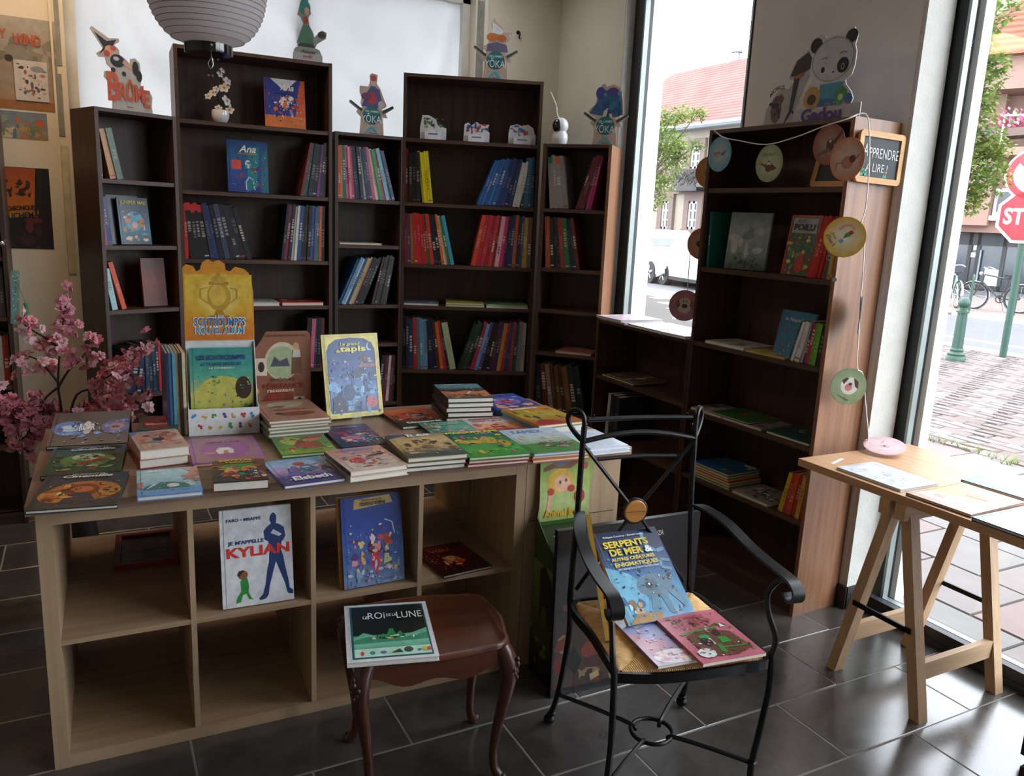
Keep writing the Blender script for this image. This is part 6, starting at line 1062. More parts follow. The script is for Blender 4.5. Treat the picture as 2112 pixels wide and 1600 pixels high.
# three small white counter cards in the tall corner bookcase
for i, (ua, ub, v, sh, cs_) in enumerate(((866, 920, 288, '0 0 0 .5 .08 1 .32 1 .6 .85 .66 .62 1 .5 1 0', ['#3a4a3c', '#5a7a44', '#2c3c4c', '#8a9a70']), (955, 1009, 293, '0 0 .04 .85 .18 .95 .3 .8 .5 1 .68 .82 .98 .9 .9 .6 1 .5 1 0', ['#c8b08a', '#2a4a8a', '#3a5a6a', '#b03a34']), (1048, 1104, 298, '0 0 0 .55 .05 .9 .3 1 .5 .9 .7 1 .9 .85 .96 .55 1 .5 1 0', ['#2c5aa0', '#b8423c', '#c8b8a0', '#3a70b0']))):
    a, _ = fit_s('B4', ua, v, .05); b, _ = fit_s('B4', ub, v, .05); w_ = b - a; h_ = .135 if i == 0 else .115
    o = standee('counter_card', ('small white card with dark green print, left of three in corner bookcase', 'small white card with three coloured spots, middle in corner bookcase', 'small white card with blue and red print, right in corner bookcase')[i], cm('B4', a, S4[0] + .0005, .05), pts(sh, w_, h_), .003, [('sc', 90 + i, 26, cs_, (.1, .5, .9, .9), .07)], [], w_, h_, base='#c4c8ce')
    MB().ink('#d0d4da').box(w_ * .18, 0, .003, w_ * .82, h_ * .34, .02).build('pocket', INKM, o)
    q = MB(); q.ink('#5a6aa0').box(w_ * .32, h_ * .20, .020, w_ * .68, h_ * .26, .0205); q.build('lettering', INKM, o)
# baby camera
s0, _ = fit_s('B5', 1152, 298, .05)
bc_ = thing('security_camera', 'white round baby camera with black lens on corner bookcase', 'camera', cm('B5', s0 + .0, 2.0205, .07) @ Rz(8)); WPL = plain('white_plastic', '#d8dade', .3, var=.02, coat=.3); LENS = plain('black_lens', '#0c0e12', .12, var=.05, spec=.8)
MB().lathe([(.036, 0), (.04, .005), (.046, .03), (.045, .055), (.034, .075), (.02, .08)], 20).build('base', WPL, bc_, smooth=True); hm = MB().ball((0, 0, .105), .046, 20, 14).build('head', WPL, bc_, smooth='all')
MB().ball((-.012, -.016, .103), .034, 20, 12, (.95, 1, 1.15)).build('lens', LENS, hm, smooth='all')
a = Vector((-.005, .02, .14)); MB().tube(smooth_path([a, a + Vector((-.02, .0, .03)), a + Vector((-.03, .0, .08)), a + Vector((-.065, -.0, .15))], 6), .004, 8).build('cable', WPL, bc_, smooth=True)
# screw hook on the back wall
p = on_y(1068, 74, YB); hk = MB().tube(smooth_path([(0, 0, .02), (0, -.02, .02), (0, -.03, .005), (0, -.02, -.012), (.01, -.012, -.015)], 4), .005, 6).lathe([(.012, 0), (.012, .006)], 10, (0, 0, .02), Rx(90)).build('wall_hook', BLACK, None, Tm(p.x, p.y, p.z)); tag(hk, 'small dark hook screwed into the back wall', 'hook')
# ------------------------------------------------------------------ panda and long-legged cut-outs on the pillar bookcase
PM = lambda y, x=2.60: Tm(x, y, 2.0205) @ Rz(-90)
w_, h_ = .33, .335
c_ = lambda cx, cy, rx, ry, n=20, a0=0, a1=6.2832: [(cx + rx * math.cos(a0 + (a1 - a0) * i / n), cy + ry * math.sin(a0 + (a1 - a0) * i / n)) for i in range(n + 1)]
head = pts('0 0 0 .17 .12 .17 .10 .24 .16 .30 .18 .42 .25 .45 .19 .58 .20 .74 .14 .82 .17 .93 .27 .99 .36 .96 .40 .93 .62 .945 .68 1.0 .78 .99 .84 .90 .82 .80 .85 .72 .85 .58 .82 .48 .74 .43 .76 .38 .84 .30 .88 .22 .86 .17 1 .17 1 0', w_, h_)
pd = standee('panda_cutout', 'white cut-out panda with black ears on the pillar bookcase', PM(2.545), head, .004, [('r', .01, .01, .99, .16, '#b8b8bc'), ('e', .25, .87, .09, .085, '#1c1c20'), ('e', .76, .90, .085, .075, '#1a1c20'), ('e', .52, .68, .31, .245, '#8a9094'), ('e', .52, .68, .295, .232, '#bcbcc0'), ('e', .68, .60, .085, .085, '#17181c'), ('e', .39, .58, .028, .035, '#17181c'), ('e', .68, .585, .024, .034, '#c0c0c4'), ('e', .68, .585, .017, .026, '#17181c'), ('e', .55, .54, .016, .01, '#17181c'), ('o', [(.36, .70), (.40, .715), (.44, .70)], '#2a2a30', .003), ('o', [(.62, .73), (.67, .745), (.72, .73)], '#2a2a30', .003), ('r', .38, .22, .72, .42, '#4a94b4'), ('r', .36, .17, .70, .25, '#3a6a9c'), ('e', .27, .28, .13, .13, '#b8965c'), ('e', .27, .26, .07, .06, '#4a3424'), ('e', .70, .27, .09, .10, '#4a9050'), ('e', .70, .25, .035, .035, '#c8c8b8'), ('e', .82, .22, .055, .06, '#3a68a8'), ('r', .79, .165, .86, .185, '#b84a5a')], [('Gadou', .145, .028, .20, .052, '#5a3c86', {'bold': .05}), ('Mr Tan', .20, .062, .075, .012, '#a8a4b0')], w_, h_, base='#c4c4c8')
w_, h_ = .30, .33
lm = pts('0 0 .04 .25 .18 .42 .3 .5 .42 .47 .52 .56 .42 .6 .5 .78 .68 .88 .84 .98 .9 1 1 .94 .98 .76 .86 .68 .74 .5 .6 .18 .78 .16 .72 .08 .9 0', w_, h_)
standee('walker_cutout', 'cut-out of long-legged walker with grey creature, pillar bookcase', PM(2.775, 2.66), lm, .004, [('e', .23, .24, .10, .17, '#5a5450'), ('e', .30, .36, .06, .06, '#7a4a44'), ('sc', 95, 16, ['#3a3838', '#6a625c'], (.14, .1, .32, .34), .05), ('p', [(.52, .6), (.62, .6), (.54, .2), (.42, .05), (.40, .05), (.48, .2)], '#34363c'), ('p', [(.50, .2), (.56, .2), (.74, .15), (.6, .13)], '#34363c'), ('p', [(.48, .62), (.70, .68), (.68, .60), (.56, .58)], '#a8683a'), ('p', [(.44, .62), (.54, .8), (.74, .88), (.92, .82), (.90, .72), (.74, .66), (.56, .62)], '#3a3432'), ('e', .84, .88, .07, .08, '#5a3c34'), ('e', .50, .05, .02, .02, '#a89a2a')], [('MOBILIS', .072, .15, .085, .018, '#3a3a3c', {'arc': .06, 'rot': 18, 'bold': .02})], w_, h_, base='#aaa6a4')
# ------------------------------------------------------------------ garland of paper discs
ga = thing('paper_garland', 'garland of round printed paper discs on white string', 'garland'); STR = plain('white_string', '#e6e6e4', .8)
def disc(P, M, r, rim, mid, art, txt=None, lab=None):
    o = MB().ink(rim).prism([(r * math.cos(6.2832 * i / 36), r * math.sin(6.2832 * i / 36)) for i in range(36)], -.0012, 0).build('paper_disc', INKM, ga, Tm(*P) @ M); o['label'] = lab
    q = MB(); d = 2 * r; it = [('ge', .5, .5, .49, .49, rim, mid)] + art; zz = picture(q, d, d, it, .0004)
    for v in q.v: v.x -= r; v.y -= r
    if txt:
        for t in txt: add_text(q, t[0], t[1] * r, t[2] * r, t[3] * r, t[4] * r, zz + .0004, t[5], 0, t[6] if len(t) > 6 else 0, .3)
    q.build('disc_print', INKM, o); return o
F7 = Rz(-90 + 8) @ Rx(90)                                     # facing into the room, off the pillar bookcase front
FR = Rz(-18) @ Rx(90)
x7 = 2.495
def dp(u, v, x=x7): return on_x(u, v, x)
disc(dp(1484, 318), Rz(-90) @ Rx(90), .075, '#5a9ab0', '#b0b4b8', [('e', .42, .5, .16, .1, '#a89a94'), ('p', [(.2, .62), (.26, .48), (.38, .5)], '#8a7a74'), ('p', [(.8, .62), (.66, .44), (.56, .5)], '#6a5c58'), ('e', .38, .54, .02, .03, '#222'), ('e', .48, .54, .02, .03, '#222')], [('chouette', 0, -.5, .6, .16, '#8aa8b4')], 'blue disc with an owl')
disc(dp(1586, 337), Rz(-90) @ Rx(90), .075, '#8a9a74', '#b8c0ac', [('e', .5, .42, .13, .15, '#5a3a2a'), ('p', [(.6, .5), (.8, .36), (.62, .3)], '#5a3a2a'), ('p', [(.4, .46), (.16, .54), (.18, .48), (.42, .38)], '#7a4a34'), ('e', .15, .53, .06, .05, '#b8862c'), ('e', .46, .5, .04, .045, '#d8d8d8'), ('e', .55, .5, .04, .045, '#d8d8d8'), ('e', .46, .5, .014, .018, '#111'), ('e', .55, .5, .014, .018, '#111')], [('Chien Pourri !', 0, .48, .95, .2, '#5a6a5a')], 'pale green disc with a brown dog')
disc(dp(1709, 298), Rz(-90) @ Rx(90), .075, '#8a4a3c', '#9c8a84', [('e', .55, .48, .12, .16, '#4a3428'), ('p', [(.62, .56), (.88, .86), (.92, .76), (.7, .5)], '#4a3428'), ('p', [(.15, .28), (.5, .42), (.6, .34), (.2, .2)], '#6a5448'), ('e', .55, .58, .04, .04, '#b8b8b8')], None, 'dusky pink disc with a bird')
disc(on_y(1747, 328, 2.115), Rz(-90) @ Rx(90), .076, '#c88a68', '#cccac8', [('e', .52, .42, .17, .15, '#b87a72'), ('e', .66, .50, .09, .09, '#6a3a34'), ('o', [(.36, .42), (.2, .4), (.22, .24)], '#7a4a44', .003), ('o', [(.74, .5), (.86, .6)], '#8a4a44', .004), ('e', .42, .74, .06, .1, '#c8a49c')], None, 'orange rimmed disc with a dancing figure')
disc(on_y(1742, 489, 2.115), Rz(-50) @ Rx(90), .074, '#c8a038', '#d0cebc', [('p', [(.46, .46), (.52, .6), (.66, .66), (.64, .54)], '#3a7a3c'), ('e', .64, .62, .06, .05, '#a02c2c'), ('p', [(.36, .4), (.44, .46), (.5, .4), (.42, .34)], '#5a90b4'), ('o', [(.36, .68), (.5, .8), (.64, .8), (.72, .7)], '#c88a8a', .008), ('o', [(.3, .34), (.24, .26)], '#6a4a34', .003)], [('Jeux', -.5, .05, .4, .2, '#444', -60), ("d'hiver", -.66, -.12, .5, .2, '#444', -60)], 'yellow disc with a coloured bird')
disc(on_y(1774, 650, 2.115), Rz(40) @ Rx(90), .075, '#5a9ac8', '#c8d0d8', [('e', .5, .5, .2, .2, '#a8a8a8')], None, 'blue disc seen edge on')
disc(on_y(1750, 797, 2.125), Rz(-25) @ Rx(90), .073, '#7a8a64', '#8a9a74', [('e', .52, .52, .24, .24, '#c8c4bc'), ('p', [(.3, .66), (.4, .74), (.5, .74), (.36, .56)], '#3a2420'), ('p', [(.62, .74), (.76, .64), (.76, .44), (.68, .5)], '#3a2420'), ('e', .5, .48, .1, .1, '#b86a64'), ('e', .54, .57, .05, .04, '#241c1c')], [('le bouledogue', -.25, -.62, .7, .18, '#3a4434', -25)], 'olive disc with a bulldog')
disc(Vector((2.745, 2.015, .7825)), Rz(-60) @ Rx(14), .078, '#d8b0b4', '#dcc8cc', [('e', .5, .45, .13, .08, '#c8a8a8'), ('e', .5, .46, .03, .03, '#3a2c2c'), ('o', [(.4, .55), (.44, .75)], '#a88a8a', .003)], None, 'pale pink disc lying on the window table')
disc(dp(1412, 630, 2.62), Rz(-40) @ Rx(90), .077, '#9c6468', '#a87274', [('e', .5, .5, .22, .26, '#b8a894'), ('p', [(.22, .6), (.3, .72), (.36, .5), (.26, .38)], '#7a4c38'), ('p', [(.78, .6), (.7, .72), (.66, .5), (.76, .32)], '#7a4c38'), ('e', .5, .48, .09, .07, '#4a3024'), ('e', .45, .64, .02, .025, '#111'), ('e', .55, .64, .02, .025, '#111')], [('le labrador', 0, -.74, .7, .16, '#7a4a4a')], 'dusky pink disc with a dog head')
disc(dp(1448, 503, 2.62), Rz(-60) @ Rx(90), .075, '#a86a54', '#a8867c', [('e', .5, .5, .2, .12, '#3a3434')], None, 'brown disc half behind the bookcase')
disc(dp(1466, 355, 2.62), Rz(-60) @ Rx(90), .075, '#b07a44', '#b0946c', [('e', .5, .5, .2, .2, '#8a6a44')], None, 'ochre disc half behind the bookcase')
def string(P): MB().tube(P, .0024, 6).build('string', STR, ga)
string(smooth_path([dp(1472, 268), dp(1492, 283), dp(1525, 290), dp(1580, 298), dp(1640, 283), dp(1700, 260), dp(1745, 246), on_y(1768, 236, 2.17)], 4))
string(smooth_path([on_y(1768, 236, 2.17), on_y(1790, 242, 2.15), on_y(1793, 330, 2.11), on_y(1786, 425, 2.108), on_y(1776, 462, 2.105), on_y(1783, 480, 2.105), on_y(1780, 560, 2.108), on_y(1775, 620, 2.112), on_y(1771, 690, 2.112), on_y(1768, 757, 2.112), on_y(1780, 772, 2.112), on_y(1785, 830, 2.10), on_y(1791, 902, 2.06), Vector((2.72, 2.09, .787))], 4))
string(smooth_path([dp(1466, 268, 2.62), dp(1466, 340, 2.62), dp(1455, 400, 2.62), dp(1446, 470, 2.62), dp(1428, 490, 2.62), dp(1422, 540, 2.62), dp(1418, 598, 2.62)], 4))
string([dp(1436, 600, 2.62), dp(1430, 660, 2.61), dp(1425, 706, 2.6)])
# push pin on the bookcase edge
p = on_y(1719, 577, 2.17); tag(MB().lathe([(.004, 0), (.008, .003), (.006, .012), (.009, .015)], 10, (0, 0, 0), Rz(-45) @ Rx(90)).build('push_pin', CHR, None, Tm(2.545, 2.188, p.z)), 'metal push pin in the edge of the pillar bookcase', 'pin')
# slates
def slate(label, M, w_, h_, lines, flowers=True):
    o = thing('chalk_slate', label, 'slate', M); f = MB(); e = .022; r = .018
    def rr(x0, y0, x1, y1, r): return [(x + r * sx_ + (-0), y) for x, y, sx_ in ()] or sum([[(cx + r * math.cos(a0 + R(k * 18)), cy + r * math.sin(a0 + R(k * 18))) for k in range(6)] for cx, cy, a0 in ((x1 - r, y0 + r, -math.pi / 2), (x1 - r, y1 - r, 0), (x0 + r, y1 - r, math.pi / 2), (x0 + r, y0 + r, math.pi))], [])
    P = rr(0, 0, w_, h_, r); Q = rr(e, e, w_ - e, h_ - e, .002); b = len(f.v)
    for z_ in (0, .012):
        for p in P: f.v.append(Vector((*p, z_)))
        for p in Q: f.v.append(Vector((*p, z_)))
    n = len(P)
    for i in range(n):
        j = (i + 1) % n; f.F((2 * n + i, 2 * n + j, 3 * n + j, 3 * n + i)); f.F((i, j, 2 * n + j, 2 * n + i)); f.F((n + j, n + i, 3 * n + i, 3 * n + j)); f.F((j, i, n + i, n + j))
    f.build('frame', MED if not flowers else wood('slate_frame', '#b07c40', '#c89a5c', 0, .5), o)
    q = MB(); q.ink('#2c3236').box(e, e, .002, w_ - e, h_ - e, .006).build('board', INKM, o)
    if lines:
        t = MB()
        for l in lines: add_text(t, *l[:5], .0072, l[5], -.004)
        for x, c in ((.165, '#a83c44'), (.04, '#3a8a70'), (.055, '#4a9a7a')):
            t.ink('#3a9a74').prism([(x - .012, .026), (x + .012, .026), (x + .004, .044), (x, .03), (x - .006, .042)], .0066, .0068); t.ink(c).prism([(x - .005, .042), (x + .005, .042), (x + .006, .054), (x, .048), (x - .006, .054)], .0069, .0071)
        t.build('chalk_lettering', INKM, o)
    return o
slate('small chalk slate with wooden frame on the side of pillar bookcase', Tm(2.569, 2.1835, 1.785) @ Rz(0) @ Rx(90) @ Rz(-1.0), .252, .19, [('A', .045, .12, .022, .045, '#d0d4d4'), ('PPRENDRE', .147, .112, .165, .036, '#d0d4d4'), ('À LIRE !', .115, .062, .12, .038, '#d0d4d4')])
slate('dark slate leaning on the top shelf of the pillar bookcase', cm('B7', .545, 1.7665, .06) @ Rz(0) @ Rx(76), .19, .13, [], False)
# ------------------------------------------------------------------ floor stand and dark poster board beside the chair
ab = thing('floor_display', 'green carton floor stand with jungle print beside the chair', 'display stand', Tm(1.332, 2.118, 0) @ Rz(-1.5)); Wd, Dd = .215, .172
MB().ink('#3a4a24').box(0, 0, 0, .004, Dd, .40).hexa([(0, 0, .40), (.004, 0, .40), (.004, Dd, .40), (0, Dd, .40), (0, .0, .45), (.004, .0, .45), (.004, Dd, .585), (0, Dd, .585)]).box(Wd - .004, 0, 0, Wd, Dd, .45).box(.004, 0, 0, Wd - .004, .004, .44).box(.004, Dd - .004, 0, Wd - .004, Dd, .55).box(.004, .004, .30, Wd - .004, Dd - .004, .304).build('carton', INKM, ab)
q = MB(); zz = picture(q, Dd, .55, [('grad', ['#12140e', '#1c2412', '#3c4a20', '#5a6a34', '#6a7a40'], (.02, .0, .98, .78)), ('p', [(.35, .35), (.3, .74), (.5, .78), (.8, .7), (.9, .4), (.7, .36), (.65, .5), (.5, .52)], '#2c241a'), ('sc', 97, 20, ['#4a5a28', '#26301a', '#5a3420', '#6a7a30'], (.05, .05, .95, .35), .12), ('r', .9, .02, .98, .74, '#5a7a38')], .0)
q.build('side_print', ARTM, ab, Tm(-.0006, Dd, 0) @ Rz(-90) @ Rx(90))
hd = [(0, 0), (Wd, 0), (Wd - .01, .06), (Wd - .0, .12), (Wd + .01, .18), (Wd + .008, .235), (Wd - .02, .262), (Wd - .045, .255), (.12, .262), (.07, .25), (.03, .22), (.012, .12)]
HM = Tm(0, Dd - .01, .545) @ Rx(90 - 4); hp = MB().ink('#8a9a54').prism(hd, -.003, 0).build('header', INKM, ab, HM)
q = MB(); zz = picture(q, Wd, .26, [('grad', ['#8a9a5a', '#a8b878', '#9aac5c', '#7a9a44'], (.04, .02, .97, .9)), ('p', [(.1, .8), (.3, .86), (.5, .82), (.7, .9), (.9, .98), (.95, .92), (.6, .76), (.3, .78), (.1, .74)], '#7a4a34'), ('e', .42, .88, .16, .09, '#6a6870'), ('e', .42, .6, .24, .17, '#c8a23c'), ('e', .45, .56, .15, .12, '#d8a88a'), ('e', .41, .58, .02, .025, '#2c4a5a'), ('e', .52, .6, .02, .025, '#2c4a5a'), ('p', [(.2, .42), (.28, .44), (.22, .18), (.15, .16)], '#d0a084'), ('e', .24, .46, .06, .05, '#b03a34'), ('e', .62, .48, .07, .05, '#b03a34'), ('e', .78, .36, .1, .1, '#b03a38'), ('e', .88, .78, .05, .05, '#a84a2c'), ('r', .05, .0, .95, .06, '#2f5a24')], .0003); q.build('header_picture', ARTM, hp)
q = MB(); add_text(q, 'Animal Jack', .10, .038, .15, .036, .0035, '#c89a24', .05); q.build('lettering', INK, hp)
flp = book('comic_book', 'pale comic inside the green floor stand', .17, .24, .05, Tm(1.347, 2.155, .306) @ Rz(-1.5) @ Rx(82), '#a8b8c8', [('bg', '#a8b8cc'), ('e', .5, .9, .3, .08, '#c8a890')])
pb = thing('poster_board', 'dark poster board with three white names standing behind the chair', 'poster', Tm(1.312, 2.088, 0) @ Rz(-2.5) @ Rx(90 - 1.2)); w_, h_ = .575, .60
MB().ink('#15171c').box(0, 0, -.022, w_, h_, 0).build('board', INK, pb)
q = MB(); zz = picture(q, w_, h_, [('r', .01, .04, .99, .985, '#241f20'), ('grad', ['#4a382c', '#3a2c28', '#241e20', '#1f1b1e'], (.01, .05, .99, .98)), ('sc', 101, 26, ['#5a4a34', '#8a7450', '#3a2c24', '#6a2c24', '#4a3a2c'], (.02, .06, .45, .32), .05), ('e', .25, .26, .06, .05, '#7a3424'), ('e', .30, .18, .09, .04, '#4a2420'), ('p', [(.26, .1), (.32, .12), (.33, .08), (.27, .06)], '#b09a74'), ('p', [(.08, .2), (.14, .3), (.2, .2), (.16, .12)], '#14110f'), ('r', .7, .6, .9, .64, '#4a3a38'), ('r', .05, .52, .09, .56, '#5a3a30'), ('sc', 102, 20, ['#8a9a5a', '#aab87a'], (.24, .76, .46, .84), .014), ('o', [(.24, .76), (.33, .80), (.42, .82), (.47, .88)], '#9aa86a', .004)], .0003); q.build('poster_print', INK, pb)
q = MB(); add_text(q, 'CANEPA', .17, .545, .075, .018, .0035, '#c8c4bc', .02, 0, .1); add_text(q, 'HALARD', .265, .545, .075, .018, .0035, '#c8c4bc', .02, 0, .1); add_text(q, 'ALMANZA', .375, .545, .085, .018, .0035, '#c8c4bc', .02, 0, .1); add_text(q, 'OXEN', .29, .10, .05, .016, .0035, '#8a7a64'); q.build('lettering', INK, pb)
# navy display at the right edge
nv = thing('navy_display', 'navy blue display panel cut by the right edge of the picture', 'display stand', Tm(2.494, 1.205, 0)); MB().ink('#101a44').box(.0, -.30, .03, .38, 0, .70).build('panel', INK, nv); MB().box(-.06, -.38, 0, .42, -.035, .03).build('foot_board', WALH, nv)
# ------------------------------------------------------------------ paper lantern
fw2 = Vector((math.sin(TURN), math.cos(TURN), 0)); d = 2.75; rr_ = ray(430, 112); LB = EYE + rr_ * (d / rr_.dot(fw2))
ln = thing('paper_lantern', 'white ribbed paper lantern with black rim hanging above the table', 'lantern', Tm(LB.x, LB.y, LB.z))
def papermat():
    m, nt, p = nmat('lantern_paper'); N = nt.nodes; L = nt.links; p.inputs['Base Color'].default_value = (*lin('#e4e0e4'), 1); p.inputs['Roughness'].default_value = .55; t = N.new('ShaderNodeBsdfTranslucent'); t.inputs[0].default_value = (*lin('#eae6ea'), 1); mx = N.new('ShaderNodeMixShader'); mx.inputs[0].default_value = .45
    tc = N.new('ShaderNodeTexCoord'); no = N.new('ShaderNodeTexNoise'); no.inputs['Scale'].default_value = 26; no.inputs['Detail'].default_value = 5; no.inputs['Distortion'].default_value = 1.5; L.new(tc.outputs['Object'], no.inputs['Vector']); bp = N.new('ShaderNodeBump'); bp.inputs['Strength'].default_value = .35; bp.inputs['Distance'].default_value = .004; L.new(no.outputs['Fac'], bp.inputs['Height']); L.new(bp.outputs['Normal'], p.inputs['Normal'])
    L.new(p.outputs[0], mx.inputs[1]); L.new(t.outputs[0], mx.inputs[2]); L.new(mx.outputs[0], N['Material Output'].inputs[0]); return m
prof = []; nr = 30; Hl = .46
for i in range(nr + 1):
    t = i / nr; a = math.pi * (t - .5); base_r = .072 + .114 * max(0, 1 - abs(2 * t - 1) ** 2.9) ** .62
    prof.append((base_r, .028 + Hl * t))
P2 = []
for (r0, z0), (r1, z1) in zip(prof[:-1], prof[1:]): P2 += [(r0, z0), ((r0 + r1) / 2 - .0022, (z0 + z1) / 2)]
P2.append(prof[-1]); sb_ = MB(); n = 48; b = 0
for r_, z_ in P2:
    for j in range(n): a = 6.2832 * j / n; sb_.v.append(Vector((r_ * math.cos(a), r_ * math.sin(a), z_)))
for i in range(len(P2) - 1):
    for j in range(n): sb_.F((i * n + j, i * n + (j + 1) % n, (i + 1) * n + (j + 1) % n, (i + 1) * n + j))
sb_.build('paper_shade', papermat(), ln, smooth='all')
rb = MB()
for r_, z_ in prof[1:-1]: rb.ring((0, 0, z_), r_ + .0003, .0011, 40, 4)
tag(rb.build('ribs', plain('rib_wire', '#8a8488', .6), ln, smooth='all'), kind='stuff')
for z0 in (0, Hl + .02):
    o2 = MB().lathe([(.066, z0), (.071, z0), (.072, z0 + .004), (.072, z0 + .032), (.066, z0 + .034)], 36).build('rim', LENS if z0 == 0 else FRAME, ln, smooth=True)
    if z0 == 0:
        MB().ball((.0, -.0735, .018), .0045, 8, 6).build('rivet', CHR, o2)
        for a in (-170, -20): MB().tube([(.074 * math.cos(R(a)), .074 * math.sin(R(a)), .034), (.074 * math.cos(R(a)), .074 * math.sin(R(a)), -.004)], .0018, 5).build('clip', CHR, o2)
MB().tube([(0, 0, Hl + .05), (0, 0, ZC - LB.z)], .002, 5).build('cord', STR, ln)
MB().tube([(0, 0, Hl + .05), (.0, 0, .01)], .0015, 5).tube(smooth_path([(.006, -.02, .0), (.004, -.02, -.012), (-.004, -.02, -.03), (.002, -.02, -.045), (.01, -.02, -.036), (.009, -.02, -.02), (.006, -.02, -.008)], 5), .0013, 5).build('hook', CHR, ln, smooth=True)
# ------------------------------------------------------------------ orchid in a white pot
s0, _ = fit_s('B2', 455, 247, .10); orc = thing('orchid', 'small artificial white orchid in a round white pot', 'plant', cm('B2', s0, S2[0] + .0005, .10)); CER = plain('white_ceramic', '#d2d4d8', .15, var=.02, coat=.5); STEM = plain('dark_stem', '#2c2a1c', .6); PET = plain('white_petal', '#c8c6c2', .6, var=.06); BUD = plain('pink_bud', '#b07a80', .5)
MB().lathe([(.022, 0), (.032, .006), (.044, .03), (.046, .05), (.043, .068), (.040, .068), (.040, .05), (.01, .046)], 24).build('pot', CER, orc, smooth=True); MB().lathe([(.001, .05), (.039, .05), (.001, .056)], 16).build('soil', STEM, orc)
def oflower(p, r, tilt, yaw):
    m = MB(); M = Tm(*p) @ Rz(yaw) @ Rx(tilt)
    for k in range(5):
        a = 72 * k; c1 = M @ Rz(a); n_ = 8; m.poly([tuple(c1 @ Vector((r * .5 * math.sin(6.2832 * i / n_) * .8, r * .55 + r * .5 * math.cos(6.2832 * i / n_), .003 * math.sin(k)))) for i in range(n_)])
    o2 = m.build('blossom', PET, orc); MB().ball(tuple(M @ Vector((0, 0, .004))), r * .22, 6, 5).build('lip', BUD, o2)
st1 = smooth_path([(0, 0, .05), (-.012, .0, .14), (-.03, 0, .2), (-.05, 0, .25), (-.04, 0, .30), (-.02, 0, .34)], 5); st2 = smooth_path([(.005, 0, .05), (.012, 0, .12), (.01, .0, .2), (.0, 0, .26)], 5)
MB().tube(st1, .0022, 6).tube(st2, .0022, 6).build('stem', STEM, orc, smooth=True)
for x, z_, r in ((-.035, .15, .022), (-.06, .13, .02), (.02, .18, .028), (.035, .215, .024), (.0, .245, .02), (.03, .115, .032), (.045, .07, .024), (-.012, .075, .02), (-.02, .17, .018), (.012, .265, .016)): oflower((x, -.022, z_), r, 68, random.Random(x).uniform(-40, 40))
for x, z_ in ((-.055, .235), (-.035, .235), (-.03, .315), (-.008, .32)): MB().ball((x, -.012, z_), .0065, 8, 6).build('bud', BUD, orc, smooth='all')
for a in (-30, 40, 160): MB().poly([(0, 0, .05), (.02 * math.cos(R(a)) - .008, .02 * math.sin(R(a)), .075), (.05 * math.cos(R(a)), .05 * math.sin(R(a)), .07), (.02 * math.cos(R(a)) + .008, .02 * math.sin(R(a)), .07)]).build('leaf', plain('orchid_leaf', '#2c4a2c', .4), orc)
# ------------------------------------------------------------------ cherry blossom branch in a floor vase behind the table
YP = 3.42; p0 = on_y(126, 850, YP)
cp = thing('cherry_blossom', 'artificial pink cherry blossom branches in a vase left of table', 'plant', Tm(p0.x, YP, 0))
MB().lathe([(.07, 0), (.09, .02), (.11, .2), (.09, .42), (.05, .52), (.055, .56), (.045, .56), (.04, .5), (.02, .48)], 20).build('vase', plain('dark_vase', '#2a2624', .35), cp, smooth=True)
TW = plain('twig', '#2e2420', .8, var=.2, scale=30); BL1 = plain('blossom_pink', '#e6acb6', .7, var=.12, scale=25); BL2 = plain('blossom_deep', '#d88c9c', .7, var=.15, scale=25); BL3 = plain('blossom_pale', '#f0c8d0', .7, var=.1, scale=25); LFM = plain('sprig_leaf', '#6a7a3c', .6, var=.2)
def bp_(u, v, dy=0): q = on_y(u, v, YP + dy); return q - Vector((p0.x, YP, 0))
root = Vector((0, 0, .50)); trunk_top = bp_(118, 795)
